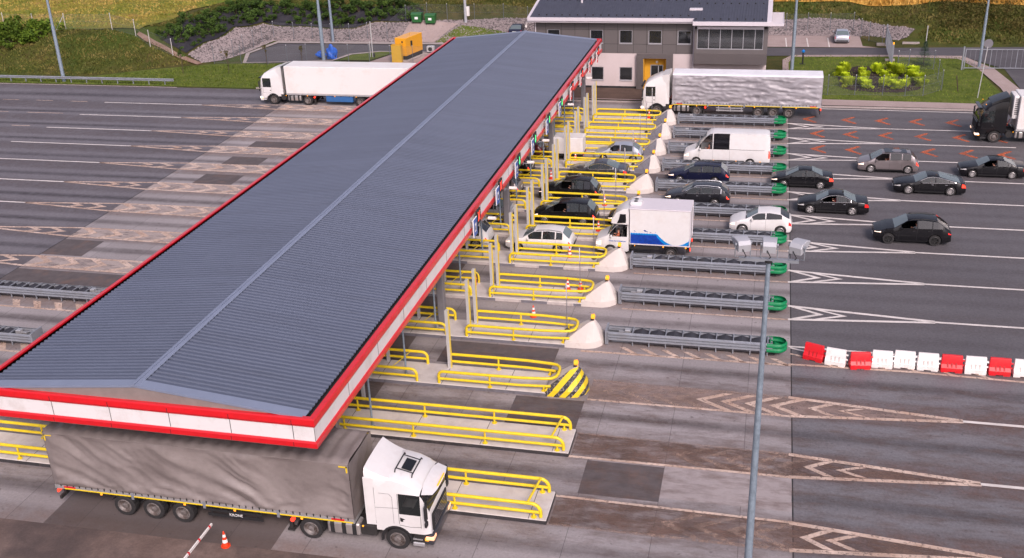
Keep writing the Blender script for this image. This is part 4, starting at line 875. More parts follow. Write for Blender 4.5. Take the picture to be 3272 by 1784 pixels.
# floodlight mast in the foreground
t = thing('floodlight_mast', 'tall grey mast in the foreground carrying three floodlights', 'light mast', (.3, 24, 0))
k = MB(); k.cyl((0, 0, 0), (0, 0, 17.15), .16, .055, 20, True); k.build('mast', M['pole'], t, smooth=50)
k = MB(); k.lathe([(.06, 17.12), (.11, 17.15), (.11, 17.19), (.05, 17.2)], 16); k.build('collar', M['trim'], t)
k = MB(); k.box(-.70, .70, -.06, .06, 17.21, 17.23); k.box(-.70, .70, -.06, -.05, 17.16, 17.21); k.box(-.70, .70, .05, .06, 17.16, 17.21); k.build('crossarm', M['galv'], t)
for q, (xx, rz_) in enumerate(((-.58, 24), (0.0, 0), (.60, -26))):
    f = MB(); Mt = Matrix.Translation((xx * 1.06, 0.0, 17.58)) @ Matrix.Rotation(R(rz_), 4, 'Z') @ Matrix.Rotation(R(8), 4, 'X') @ Matrix.Scale(.86, 4)
    P = [(-.14, -.19), (-.14, .02), (-.05, .11), (.20, .11), (.40, .03), (.42, -.02), (.08, -.19)]
    P = [(a, b_) for a, b_ in P]; n = len(P); vs = []
    for xq, sc in ((-.185, .9), (-.17, 1), (.17, 1), (.185, .9)): vs += [(xq * (1 + .25 * max(0, a)), a * sc, b_ * sc) for a, b_ in P]
    fs = [(a * n + z, (a + 1) * n + z, (a + 1) * n + (z + 1) % n, a * n + (z + 1) % n) for a in range(3) for z in range(n)] + [tuple(range(n))[::-1], tuple(range(3 * n, 4 * n))]
    f.add(vs, fs, Mt); fl = f.build('floodlight', M['floodgrey'], t, smooth=30)
    k = MB()
    for s in (1, -1):
        p0 = Mt @ Vector((s * .225, 0, 0)); k.tube([p0 + Vector((0, 0, .03)), Vector((p0.x, p0.y, 17.26)), Vector((xx + s * .14, 0, 17.24))], .014, 6); k.cyl(Mt @ Vector((s * .2, 0, 0)), Mt @ Vector((s * .245, 0, 0)), .04, .04, 10)
    k.build('bracket', M['galv'], fl)
    k = MB(); pa = Mt @ Vector((-.06, -.14, -.1)); k.tube([pa, pa + Vector((.04, -.05, -.06)), pa + Vector((.09, -.03, -.16)), Vector((pa.x + .06, -.02, 17.24))], .012, 6); k.build('cable', M['trim'], fl)

# ------------------------------------------------------------ people in the vehicles
def person_mesh():
    V = {'pel': (0, 0, 0, .15), 'wa': (.03, 0, .18, .135), 'ch': (.05, 0, .40, .155), 'nk': (.04, 0, .55, .055), 'hd0': (.03, 0, .64, .085), 'hd1': (.02, 0, .75, .095), 'hd2': (.03, 0, .82, .06),
         'sl': (.05, .17, .46, .065), 'el': (-.12, .27, .28, .045), 'hl': (-.36, .18, .36, .035), 'sr': (.05, -.17, .46, .065), 'er': (-.12, -.27, .28, .045), 'hr': (-.36, -.18, .36, .035),
         'kl': (-.42, .12, .04, .075), 'fl': (-.58, .12, -.32, .05), 'tl': (-.70, .12, -.34, .04), 'kr': (-.42, -.12, .04, .075), 'fr': (-.58, -.12, -.32, .05), 'tr': (-.70, -.12, -.34, .04)}
    E_ = ['pel wa', 'wa ch', 'ch nk', 'nk hd0', 'hd0 hd1', 'hd1 hd2', 'ch sl', 'sl el', 'el hl', 'ch sr', 'sr er', 'er hr', 'pel kl', 'kl fl', 'fl tl', 'pel kr', 'kr fr', 'fr tr']
    ks = list(V); me = bpy.data.meshes.new('person'); me.from_pydata([V[k_][:3] for k_ in ks], [tuple(ks.index(q) for q in e.split()) for e in E_], [])
    o = bpy.data.objects.new('tmp', me); COL.objects.link(o); md = o.modifiers.new('s', 'SKIN'); sb = o.modifiers.new('u', 'SUBSURF'); sb.levels = 1
    for k_, sv in zip(ks, me.skin_vertices[0].data): sv.radius = (V[k_][3], V[k_][3]); sv.use_root = (k_ == 'pel')
    dg = bpy.context.evaluated_depsgraph_get(); dg.update(); out = bpy.data.meshes.new_from_object(o.evaluated_get(dg)); bpy.data.objects.remove(o)
    bm = bmesh.new(); bm.from_mesh(out)  # nose and chin
    for v in bm.verts:
        if .66 < v.co.z < .74 and v.co.x < -.055 and abs(v.co.y) < .03: v.co.x -= .03
    bm.to_mesh(out); bm.free(); return out
PM = person_mesh()
def person(lab, loc, shirt, rz=0, scale=1.0):
    me = PM.copy(); me.materials.clear()
    for q in ('skin', shirt, 'jeans'): me.materials.append(M[q])
    for p in me.polygons:
        c_ = p.center; p.use_smooth = True
        p.material_index = 0 if c_.z > .55 or c_.x < -.16 and c_.z > .2 else (2 if c_.z < .1 else 1)
    o = bpy.data.objects.new('person', me); COL.objects.link(o); o.location = loc; o.rotation_euler = (0, 0, rz); o.scale = (scale,) * 3
    tag(o, lab, 'person', 'people inside the vehicles')
    k = MB(); k.lathe([(.02, .885), (.07, .87), (.105, .80), (.105, .74)], 10, Matrix.Translation((.045, 0, 0))); k.build('hair', M['hair'], o, smooth=60); return o

# ------------------------------------------------------------ wheels
WH = {}
def wheel(parent, x, y, r, wd, kind='alloy', s=-1):
    """s: outward side in y"""
    key = (round(r, 3), wd, kind)
    if key not in WH:
        T = MB(); T.lathe([(r * .66, -wd / 2), (r * .93, -wd / 2), (r, -wd / 2 + .035), (r, wd / 2 - .035), (r * .93, wd / 2), (r * .66, wd / 2), (r * .64, wd / 2 - .05)], 28, cap=False)
        T.lathe([(r * .66, -wd / 2), (.01, -wd / 2)], 28, cap=False)
        K = MB(); ri = r * .66
        if kind == 'truck':
            ri = r * .60
            K.lathe([(ri + .03, wd / 2 - .005), (ri - .01, wd / 2 + .01), (ri - .03, wd / 2 - .10), (ri * .55, wd / 2 - .12), (ri * .5, wd / 2 + .02), (ri * .25, wd / 2 + .05), (.01, wd / 2 + .05)], 24, cap=False)
            for a in range(10): t_ = a * math.pi / 5; K.cyl((ri * .75 * math.cos(t_), ri * .75 * math.sin(t_), wd / 2 - .12), (ri * .75 * math.cos(t_), ri * .75 * math.sin(t_), wd / 2 - .07), .022, .022, 6)
        elif kind == 'trailer':
            ri = r * .58; K.lathe([(ri + .04, wd / 2 - .005), (ri, wd / 2 + .012), (ri - .03, wd / 2 - .06), (ri * .62, wd / 2 - .14), (ri * .45, wd / 2 - .15), (ri * .42, wd / 2 - .02), (.01, wd / 2)], 24, cap=False)
        elif kind == 'cover':
            K.lathe([(ri + .01, wd / 2), (ri - .02, wd / 2 + .012), (.05, wd / 2 + .02), (.01, wd / 2 + .02)], 24, cap=False)
        else:
            K.lathe([(ri + .012, wd / 2 - .005), (ri - .012, wd / 2 + .008), (ri - .03, wd / 2 - .03), (ri - .03, wd / 2 - .1)], 24, cap=False)
            ns = {'alloy': 5, 'multi': 10, 'dark': 5, 'split': 14}[kind]; wv = {'alloy': .055, 'multi': .026, 'dark': .05, 'split': .018}[kind]
            for a in range(ns):
                Mr = Matrix.Rotation(2 * math.pi * a / ns, 4, 'Z'); K.add([(.03, -wv, wd / 2 - .035), (ri - .015, -wv * .7, wd / 2 - .012), (ri - .015, wv * .7, wd / 2 - .012), (.03, wv, wd / 2 - .035), (.03, -wv, wd / 2 - .07), (ri - .015, -wv * .7, wd / 2 - .06), (ri - .015, wv * .7, wd / 2 - .06), (.03, wv, wd / 2 - .07)], [(0, 1, 2, 3), (4, 7, 6, 5), (0, 4, 5, 1), (2, 6, 7, 3)], Mr)
            K.lathe([(.055, wd / 2 - .07), (.05, wd / 2 - .02), (.01, wd / 2 - .015)], 12, cap=False)
            K.lathe([(ri - .02, wd / 2 - .10), (.02, wd / 2 - .10)], 16, cap=False)
        a = T.build('wheel', M['tyre'], None, smooth=40)
        rm = 'rimtruck' if kind in ('truck', 'trailer') else 'rimdark' if kind == 'dark' else 'rim'
        b_ = K.build('rim', M[rm], a, smooth=40)
        if kind not in ('truck', 'trailer', 'cover'):
            k = MB(); k.cyl((0, 0, wd / 2 - .105), (0, 0, wd / 2 - .085), ri - .03, ri - .03, 20); k.build('shade_disc', M['trim'], a)  # black backing disc stands in for the shade between the spokes
        WH[key] = a; o = a
    else: o = copy_tree(WH[key], None)
    o.parent = parent; o.location = (x, y, r); o.rotation_euler = (R(90) if s < 0 else R(-90), R(random.uniform(0, 70)), 0)
    return o

# ------------------------------------------------------------ lofted car body
def car(lab, cat, loc, P, rz=0, group='cars', name='car'):
    t = thing(name, lab, cat, loc, rz, group=group)
    L_, Wd = P['L'], P['W']; hw = Wd / 2; top = P['top']; belt = P['belt']; rw = P.get('R', .33); xf, xr = P.get('xf', .85), P.get('xr', L_ - .9)
    cow, rf, rr, gx_ = P['cowl'], P['rf'], P['rr'], P['gx']; tum = P.get('tum', .36); ra = rw + .055; zb0 = P.get('zb', .2)
    nt_, tt_ = P.get('ntap', .17), P.get('ttap', .10); axles = [a for a in (xf, xr) if a is not None]
    def wf(x):
        k_ = 1.0
        if x < .75: k_ -= nt_ * ((.75 - x) / .75) ** 2
        if x > L_ - .6: k_ -= tt_ * ((x - L_ + .6) / .6) ** 2
        return k_
    def zb(x):
        z = zb0 + (.06 if x < .1 or x > L_ - .1 else 0)
        for a in axles:
            if abs(x - a) < ra - 1e-4: z = max(z, rw + math.sqrt(ra * ra - (x - a) ** 2))
        return z
    def row(x):
        w_ = hw * wf(x); zt = lerp(top, x); zl = min(lerp(belt, x), zt - .03); b_ = zb(x)
        z1 = max(.34, b_ + .015); z2 = max(P.get('zw', .62), z1 + .03); zl = max(zl, z2 + .04)
        zt = max(zt, zl + .03); wt = w_ - .05 - max(0, zt - zl - .03) * tum
        cr_ = min(.035, (zt - zl) * .3)
        return [(w_ - .05, b_), (w_, z1), (w_ + .012, z2), (w_ - .025, zl), (wt, zt - cr_), (wt - .075, zt - cr_ * .3), (wt * .45, zt + .012), (0, zt + .02)]
    xs = {0, .05, .16, .4, .75, cow, rf, rr, gx_, L_ - .35, L_ - .12, L_ - .03, L_} | set(a for a, _ in top) | set(P.get('pil', [])) | set(q + .07 for q in P.get('pil', []))
    for a in axles: xs |= {a + ra * math.cos(R(q)) * .9999 for q in range(0, 181, 20)} | {a - ra - .004, a + ra + .004}
    xs |= {(cow + rf) / 2, (rr + gx_) / 2}
    xs = sorted(x for x in xs if 0 <= x <= L_); xs = [x for a, x in enumerate(xs) if a == 0 or x - xs[a - 1] > .003]
    full = []
    for x in xs:
        r_ = row(x); full.append([(x, -y, z) for y, z in r_] + [(x, y, z) for y, z in r_[-2::-1]])
    n = len(full[0]); body = MB(); vs = [p for f in full for p in f]; pil = P.get('pil', []); sx0 = P.get('sx0', cow + .28); sx1 = P.get('sx1', gx_ - .05)
    def inpil(x): return any(q - .001 < x < q + .071 for q in pil)
    gl = {'windshield': [], 'rear_window': [], 'L': {}, 'R': {}}
    fb = []
    for a in range(len(xs) - 1):
        xm = (xs[a] + xs[a + 1]) / 2
        for j in range(n - 1):
            f = (a * n + j, a * n + j + 1, (a + 1) * n + j + 1, (a + 1) * n + j); sj = j if j < 7 else 13 - j
            if sj >= 5 and cow < xm < rf: gl['windshield'].append(f); continue
            if sj >= 5 and rr < xm < gx_ and P.get('rwin', True): gl['rear_window'].append(f); continue
            if sj == 3 and sx0 < xm < sx1 and not inpil(xm):
                kx = sum(1 for q in pil if xm > q); gl['L' if j < 7 else 'R'].setdefault(kx, []).append(f); continue
            fb.append(f)
        fb.append((a * n, (a + 1) * n, (a + 1) * n + n - 1, a * n + n - 1))
    fb.append(tuple(range(n))); e0 = (len(xs) - 1) * n; fb.append(tuple(range(e0, e0 + n)))
    body.add(vs, fb); paint = M[P['col']]
    bo = body.build('body', paint, t, smooth=38)
    def sub(nm, fs, mat, out=0.0):
        idx = sorted({i for f in fs for i in f}); mp = {q: w_ for w_, q in enumerate(idx)}
        return MB().add([vs[q] for q in idx], [tuple(mp[q] for q in f) for f in fs]).build(nm, mat, t, smooth=60)
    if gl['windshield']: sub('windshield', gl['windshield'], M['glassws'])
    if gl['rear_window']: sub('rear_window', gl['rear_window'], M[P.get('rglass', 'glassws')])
    for sd_ in 'LR':
        for kx, fs in gl[sd_].items():
            if sd_ == 'L' and kx in P.get('open', ()): continue
            if kx in P.get('noglass', ()): continue
            sub('side_window', fs, M['glassdark' if kx in P.get('tint', ()) else 'glass'])
    # blanked panes (panel vans)
    for kx in P.get('noglass', ()):
        for sd_ in 'LR':
            if kx in gl[sd_]: sub('side_panel', gl[sd_][kx], paint)
    # surface patches for lamps, trim
    def spt(x, u, side, out):
        r_ = row(x); i0 = int(min(u, 6.999)); f = u - i0; y = r_[i0][0] * (1 - f) + r_[i0 + 1][0] * f; z = r_[i0][1] * (1 - f) + r_[i0 + 1][1] * f
        return (x, side * (y + out), z + out * .4)
    def patch(nm, x0, x1, u0, u1, side, mat, out=.012, nxs=4, nu=2, par=None, skew=0):
        mb = MB(); v_ = []
        for a in range(nxs + 1):
            for b_ in range(nu + 1):
                uu = u0 + (u1 - u0) * b_ / nu; xx = x0 + (x1 - x0) * a / nxs + skew * b_ / nu
                v_.append(spt(min(max(xx, 0), L_), uu, side, out))
        f_ = [(a * (nu + 1) + b_, (a + 1) * (nu + 1) + b_, (a + 1) * (nu + 1) + b_ + 1, a * (nu + 1) + b_ + 1) for a in range(nxs) for b_ in range(nu)]
        mb.add(v_, f_); return mb.build(nm, mat, par or t, smooth=60)
    hl = P.get('head', 'headlit'); tlm = P.get('tailm', 'tail')
    for s in (-1, 1):
        if P.get('lamps', True):
            patch('headlight', .015, P.get('hx', .42), 2.05, 2.85, s, M[hl], .010)
            patch('taillight', L_ - P.get('tx', .30), L_ - .01, P.get('tu0', 2.1), P.get('tu1', 2.9), s, M[tlm], .010)
        xm_ = sx0 + .12; k = MB(); y_ = s * (hw + .09); zl = lerp(belt, xm_); k.bbox(xm_ - .07, xm_ + .06, y_ - .09, y_ + .07, zl - .02, zl + .13, .025); k.build('mirror', paint if P.get('mircol', True) else M['trim'], t)
        # door shut lines and handles
        k = MB()
        for xx in [sx0 + .02] + [q + .04 for q in pil]:
            pts = [spt(xx, u, s, .003) for u in (1.0, 1.5, 2, 2.5, 2.98)]; k.tube(pts, .006, 4)
        k.build('door_seam', M['trim'], t)
        k = MB()
        for xx in [q - .14 for q in pil][:P.get('nd', 2)]:
            p = spt(xx, 2.6, s, .012); k.bbox(p[0] - .09, p[0] + .06, p[1] - .012, p[1] + .012, p[2] - .015, p[2] + .015, .006)
        k.build('door_handle', M['chrome'] if P.get('chrome') else (paint if P['col'] in ('white', 'silver', 'beige_metal') else M['trim']), t)
        patch('sill', xf + ra + .02, (xr if xr else L_ + ra) - ra - .02, .0, .9, s, M['trim'], .008, 6)
        # greenhouse trim
        k = MB(); N_ = 14; xa, xb = sx0, sx1
        up = [spt(xa + (xb - xa) * q / N_, 3.93, s, .008) for q in range(N_ + 1)]; dn = [spt(xa + (xb - xa) * q / N_, 3.02, s, .008) for q in range(N_ + 1)]
        k.tube(dn, .012, 4)
        if P.get('chrome'): k.tube(up, .024, 4); k.tube(dn, .022, 4); k.tube([up[-1], dn[-1]], .022, 4)
        k.build('window_trim', M['chrome'] if P.get('chrome') else M['trim'], t)
        if P.get('rails'):
            k = MB(); k.tube([spt(rf + .15, 4.7, s, .0)] + [tuple(a + b_ for a, b_ in zip(spt(xx, 4.8, s, 0), (0, 0, .06))) for xx in [rf + .3 + (rr - rf - .5) * q / 4 for q in range(5)]] + [spt(rr - .05, 4.7, s, 0)], .018, 5); k.build('roof_rail', M[P['rails']], t)
    # front and rear details
    w0 = hw * wf(0) ; zt0 = lerp(top, 0)
    k = MB(); k.bbox(-.012, .02, -w0 * .55, w0 * .55, .34, zt0 - .08, .01); k.build('grille', M['trim'], t)
    k = MB(); k.box(-.022, -.013, -.26, .26, .36, .47); k.build('number_plate', M['plate'], t)
    k = MB(); zp = P.get('rpz', .72); k.box(L_ + .012, L_ + .022, -.26, .26, zp, zp + .11); k.build('number_plate', M['plate'], t)
    k = MB(); k.bbox(L_ - .05, L_ + .03, -hw * .82, hw * .82, .28, .45, .02); k.build('rear_bumper', M['trim'] if P.get('bumptrim', True) else paint, t)
    # cabin
    zl = lerp(belt, (rf + rr) / 2); k = MB(); x0, x1 = cow - .05, min(rr + .3, L_ - .35); k.box(x0, x1, -hw + .12, hw - .12, .3, .36); k.box(x0, x0 + .35, -hw + .14, hw - .14, .36, zl - .02); k.box(x1 - .05, x1, -hw + .14, hw - .14, .36, zl)
    k.build('cabin', M['cabin'], t)
    ds = P.get('seat', rf + .38); k = MB()
    rows_ = [ds] + ([ds + .95] if rr - ds > 1.2 and not P.get('noglass') else [])
    for sx in rows_:
        for sy in (-.36, .36): k.bbox(sx, sx + .5, sy - .24, sy + .24, .45, .62 + P.get('seath', 0), .04); k.bbox(sx + .42, sx + .56, sy - .23, sy + .23, .5, 1.18 + P.get('seath', 0), .05); k.bbox(sx + .46, sx + .55, sy - .12, sy + .12, 1.15 + P.get('seath', 0), 1.36 + P.get('seath', 0), .04)
    k.build('seats', M['seat'], t)
    for a in axles:
        for s in (-1, 1): wheel(t, a, s * (hw - P.get('ww', .21) / 2 - .012), rw, P.get('ww', .21), P.get('wheels', 'alloy'), s)
    if P.get('antenna'): k = MB(); zz = lerp(top, P['antenna']); k.add([(P['antenna'] - .1, 0, zz), (P['antenna'] + .12, -.02, zz), (P['antenna'] + .12, .02, zz), (P['antenna'] + .1, 0, zz + .09)], [(0, 1, 3), (0, 3, 2), (1, 2, 3), (0, 2, 1)]); k.build('antenna', M['trim'], t)
    t['drv'] = 0; del t['drv']
    return t, spt, patch
def driver(t, P, who, shirt, dz=0, dx=0):
    ds = P.get('seat', P['rf'] + .38); th = t.rotation_euler.z; lx, ly, lz = ds + .22 + dx, -.36, .66 + P.get('seath', 0) + dz
    x = t.location.x + lx * math.cos(th) - ly * math.sin(th); y = t.location.y + lx * math.sin(th) + ly * math.cos(th)
    person(who, (x, y, t.location.z + lz), shirt, th, .88)

def sedan(L_, Hh, W_=1.82, hood=.95, cow=1.25, rf=2.05, rr=3.1, gx_=3.95, deck=1.02, **k):
    P = dict(L=L_, W=W_, top=[(0, .62), (.05, .72), (.16, .78), (.75, hood - .04), (cow, hood + .03), (rf, Hh - .06), ((rf + rr) / 2, Hh), (rr, Hh - .05), (gx_, deck), (L_ - .12, deck - .06), (L_ - .03, deck - .2), (L_, deck - .35)],
             belt=[(0, .60), (.3, .72), (cow, .90), (gx_, .98), (L_, .88)], cowl=cow, rf=rf, rr=rr, gx=gx_, sx1=gx_ - .35, pil=[rf + .52, gx_ - .62]); P.update(k); return P
def wagon(L_, Hh, W_=1.80, hood=.95, cow=1.2, rf=1.95, rr=None, tailz=1.0, **k):
    rr = rr or L_ - .62
    P = dict(L=L_, W=W_, top=[(0, .62), (.05, .73), (.16, .80), (.75, hood - .03), (cow, hood + .05), (rf, Hh - .07), ((rf + rr) / 2, Hh), (rr, Hh - .07), (L_ - .18, tailz + .02), (L_ - .06, tailz - .1), (L_, .62)],
             belt=[(0, .60), (.3, .74), (cow, .93), (L_ - .3, 1.0), (L_, .6)], cowl=cow, rf=rf, rr=rr, gx=L_ - .18, sx1=L_ - .62, pil=[rf + .55, rf + 1.45], tu0=2.3, tu1=2.98, tx=.22); P.update(k); return P

def lane(i): return (YC[i] + YC[i + 1]) / 2
CARS = []
def add(lab, x, y, P, drv=None, dy=0, group='cars', cat='car', name='car', **kw):
    t, spt, patch = car(lab, cat, (x, y, 0), P, group=group, name=name, **kw)
    if drv: driver(t, P, drv[0], drv[1], *(drv[2:]))
    return t, spt, patch
# right side, moving to the booths
P = sedan(4.84, 1.47, 1.85, col='black', xf=.85, xr=3.74, R=.335, chrome=True, antenna=3.0, head='headoff', open=(0,))
add('black saloon with bright window trim, left of the black off-roader', 2.68, 74.6, P, ('driver with a bare arm in the black saloon with bright window trim', 'shirtred'))
P = wagon(4.80, 1.70, 1.94, hood=1.08, cow=1.25, rf=2.05, rr=3.9, tailz=1.12, col='black', xf=.92, xr=3.81, R=.375, wheels='dark', rails='trim', zw=.78, zb=.26, belt=[(0, .75), (.3, .95), (1.25, 1.10), (4.3, 1.18), (4.8, .8)], tint=(1, 2), rglass='glassdark', head='headlit', ttap=.14, pil=[2.62, 3.55], open=(0,))
add('black high off-roader with dark wheels, lowest of the cars on the right', 7.5, 69.65, P, ('driver in a white shirt in the black off-roader', 'shirtwhite'))
P = sedan(4.97, 1.42, 1.91, hood=.92, cow=1.45, rf=2.25, rr=3.1, gx_=4.55, deck=1.0, col='black', xf=1.02, xr=3.94, R=.35, wheels='multi', chrome=True, head='headoff', sx1=4.2, pil=[2.8, 3.75], tailm='taillit')
add('long black fastback with many-spoked wheels, ahead of the black saloon at the right edge', 9.66, 79.75, P, ('person in the long black fastback', 'shirtgrey'))
P = wagon(4.52, 1.61, 1.80, hood=.98, cow=.95, rf=1.75, tailz=1.12, col='beige_metal', xf=.98, xr=3.73, R=.32, wheels='multi', rails='trim', open=(0,), tint=(1, 2), rglass='glassdark', belt=[(0, .62), (.3, .78), (.95, .98), (4.2, 1.15), (4.52, .66)], tailm='taillit')
t, spt, patch = add('grey-beige family estate with dark roof and multi-spoke wheels', 7.36, 84.5, P, ('driver with sunglasses in the grey-beige family estate', 'shirtorange'))
k = MB(); k.add([(1.95, -.5, 1.612), (3.6, -.5, 1.60), (3.6, .5, 1.60), (1.95, .5, 1.612)], [(0, 1, 2, 3)]); k.build('sunroof', M['glassdark'], t)
P = sedan(4.78, 1.44, 1.80, hood=.92, col='black', xf=.9, xr=3.73, R=.32, wheels='split', head='headoff', open=(0,), antenna=3)
t, s_, p_ = add('black saloon at the right edge, highest of the dark cars', 14.85, 84.15, P, ('driver with folded hands in the black saloon at the right edge', 'shirtgrey'))
P = sedan(4.54, 1.45, 1.76, hood=.93, cow=1.05, rf=1.95, rr=2.95, gx_=3.75, deck=1.05, col='black', xf=.92, xr=3.62, R=.31, head='headlit', tailm='taillit', wheels='alloy')
add('black saloon waiting with its front beside a green cushion nose', .78, 79.95, P, ('person in the black saloon beside the green cushion nose', 'shirtgrey'))
P = wagon(4.13, 1.58, 1.78, hood=1.06, cow=1.1, rf=1.85, rr=3.35, tailz=1.15, col='white', xf=.86, xr=3.39, R=.345, wheels='multi', tint=(1,), rglass='glassdark', zb=.24, pil=[2.35], sx1=3.45, belt=[(0, .7), (.3, .88), (1.1, 1.04), (3.7, 1.22), (4.13, .8)], ttap=.2, ntap=.22, hx=.35)
add('small white crossover behind the white fish truck', -1.9, 70.0, P, ('person in the small white crossover', 'shirtblue'))
P = wagon(4.64, 1.48, 1.76, col='darkblue', xf=.88, xr=3.58, R=.31, rails='trim', head='headlit', tailm='taillit')
add('dark blue estate car between two crash cushions', -7.05, 80.0, P, ('person in the dark blue estate car', 'shirtwhite'))
P = wagon(4.66, 1.52, 1.81, hood=.97, tailz=1.08, col='anthracite', xf=.92, xr=3.6, R=.33, chrome=True, rails='chrome', head='headlit', rglass='glassdark', tint=(2,), tailm='taillit', belt=[(0, .6), (.3, .76), (1.2, .95), (4.3, 1.06), (4.66, .62)])
add('dark grey estate with silver window arch and roof rails', -6.8, 75.0, P, ('person in the dark grey estate with silver roof rails', 'shirtgrey'))
# booths side
P = wagon(3.87, 1.50, 1.68, hood=.98, cow=1.0, rf=1.6, rr=3.15, tailz=1.05, col='silver', xf=.75, xr=3.2, R=.30, open=(0,), pil=[2.1], sx1=3.15, head='headoff')
add('silver hatchback queueing behind the grey box trailer', -13.6, 84.65, P, ('driver in the silver hatchback', 'shirtred'))
P = sedan(4.70, 1.43, 1.82, hood=.93, rr=3.05, gx_=3.95, col='greycar', xf=.93, xr=3.74, R=.33, chrome=True, head='headlit', wheels='multi')
add('dark grey saloon with silver window trim, level with the silver hatchback', -14.95, 79.9, P, ('person in the dark grey saloon with silver trim', 'shirtgrey'))
P = wagon(4.55, 1.63, 1.80, hood=1.0, tailz=1.05, col='black', xf=.88, xr=3.6, R=.32, open=(0,), tint=(2,), rails='trim', tailm='taillit')
add('black people carrier with red rear lamps behind the dark grey saloon', -16.3, 74.9, P, ('driver reaching out of the black people carrier', 'shirtwhite'))
P = wagon(4.57, 1.66, 1.84, hood=1.05, cow=.95, rf=1.9, tailz=1.12, col='black', xf=.9, xr=3.67, R=.33, open=(0,), wheels='multi', belt=[(0, .64), (.3, .8), (.95, 1.0), (4.2, 1.08), (4.57, .66)], tailm='taillit')
add('glossy black people carrier above the white estate car', -15.7, 69.9, P, ('driver in a blue shirt in the glossy black people carrier', 'shirtblue'))
P = wagon(4.52, 1.50, 1.75, col='white', xf=.88, xr=3.58, R=.31, head='headlit', tailm='taillit', rails='trim', wheels='alloy')
add('white estate car in front of the white fish truck', -16.45, 64.75, P, ('driver in the white estate car', 'shirtgrey'))
P = wagon(4.4, 1.5, 1.76, col='black', xf=.88, xr=3.5, R=.31, head='headlit')
add('black car mostly hidden behind the white fish truck', -10.3, 70.0, P)
P = wagon(4.3, 1.70, 1.84, hood=1.1, tailz=1.15, col='white', xf=.88, xr=3.4, R=.36, zb=.26, rglass='glassdark', tailm='taillit', ttap=.16)
add('white off-roader leaving under the canopy, only its rear visible', -21.9, 64.7, P)
P = sedan(4.6, 1.44, 1.78, col='silver', xf=.9, xr=3.6, R=.32, tailm='taillit')
add('silver saloon half hidden behind a brown-grey canopy column', -21.9, 69.9, P)
P = wagon(4.3, 1.52, 1.76, col='beige_metal', xf=.88, xr=3.4, R=.31, tailm='taillit', rglass='glassdark')
add('bronze-grey hatchback with lit rear lamp under the canopy edge', -22.1, 74.9, P)
P = wagon(4.3, 1.55, 1.78, col='black', xf=.88, xr=3.4, R=.31, tailm='taillit', rglass='glassdark')
add('black hatchback with lit rear lamps under the canopy edge', -22.3, 79.9, P)
P = wagon(4.2, 1.48, 1.72, col='darkred', xf=.88, xr=3.3, R=.30, tailm='tail')
add('dark red hatchback pulling the grey box trailer', -22.2, 84.65, P)
# parked cars
P = wagon(4.25, 1.44, 1.72, col='silver', xf=.85, xr=3.4, R=.31, tailz=1.0, pil=[2.1], rr=3.25, tx=.25, tu0=2.1)
t, s_, p_ = car('silver hatchback parked alone in a marked bay', 'car', (8.4, 136.4, 0.03), P, R(-90), group='parked cars')
P = sedan(4.5, 1.42, 1.76, col='darkblue', xf=.85, xr=3.5, R=.31)
car('dark blue car parked behind the building, only its roof showing', 'car', (-32.0, 138.0, 0.05), P, R(-90), group='parked cars')

# grey box trailer
t = thing('box_trailer', 'small pale grey covered trailer behind the dark red hatchback', 'trailer', (-17.1, 84.65, 0))
k = MB(); k.bbox(0, 2.5, -.8, .8, .55, 1.95, .05); k.build('cover', M['fasciawhite'], t)
k = MB(); k.box(-.02, 2.52, -.82, .82, .42, .56); k.box(-1.1, 0, -.05, .05, .42, .5); k.build('frame', M['trim'], t)
for s in (1, -1): wheel(t, 1.3, s * .72, .29, .17, 'cover', s)
k = MB(); k.box(2.53, 2.55, -.75, -.55, .45, .55); k.box(2.53, 2.55, .55, .75, .45, .55); k.build('taillight', M['tail'], t)

# white high-roof van
P = dict(L=6.85, W=1.99, top=[(0, .85), (.05, 1.0), (.25, 1.12), (.95, 1.38), (1.0, 1.42), (1.75, 2.42), (2.05, 2.68), (2.6, 2.74), (6.4, 2.74), (6.72, 2.66), (6.8, 2.4), (6.85, 1.2)],
         belt=[(0, .8), (.4, 1.1), (1.0, 1.36), (1.5, 1.42), (6.8, 1.42), (6.85, .9)], cowl=.98, rf=1.75, rr=6.6, gx=6.7, rwin=False, sx0=1.2, sx1=6.4, pil=[2.28, 3.62], noglass=(2,), tint=(1,), open=(0,), col='white', xf=1.02, xr=5.3, R=.345, ww=.22, wheels='cover', zw=.75, tum=.10, seath=.32, seat=1.75, head='headlit', tailm='taillit', tu0=2.05, tu1=2.98, tx=.14, rpz=.6, nd=1, hx=.4)
t, spt, patch = add('white high-roof van with one dark side window, cars around it', -6.25, 84.75, P, ('driver wearing orange in the white high-roof van', 'shirtorange'), group=None, cat='van', name='van')
for s in (-1, 1):
    patch('lower_panel', 1.45, 4.85, .9, 1.5, s, M['trim'], .012, 6)
    k = MB()
    for xx in (2.4, 4.2, 6.1): k.bbox(xx - .05, xx + .05, s * 1.005 - .01, s * 1.005 + .01, .48, .55, .01)
    k.build('side_marker', M['amber'], t)
k = MB()
for xx in (2.28, 3.7, 5.1): k.box(xx, xx + .012, -1.0, 1.0, 2.70, 2.755)
k.build('roof_seam', M['gutter'], t)

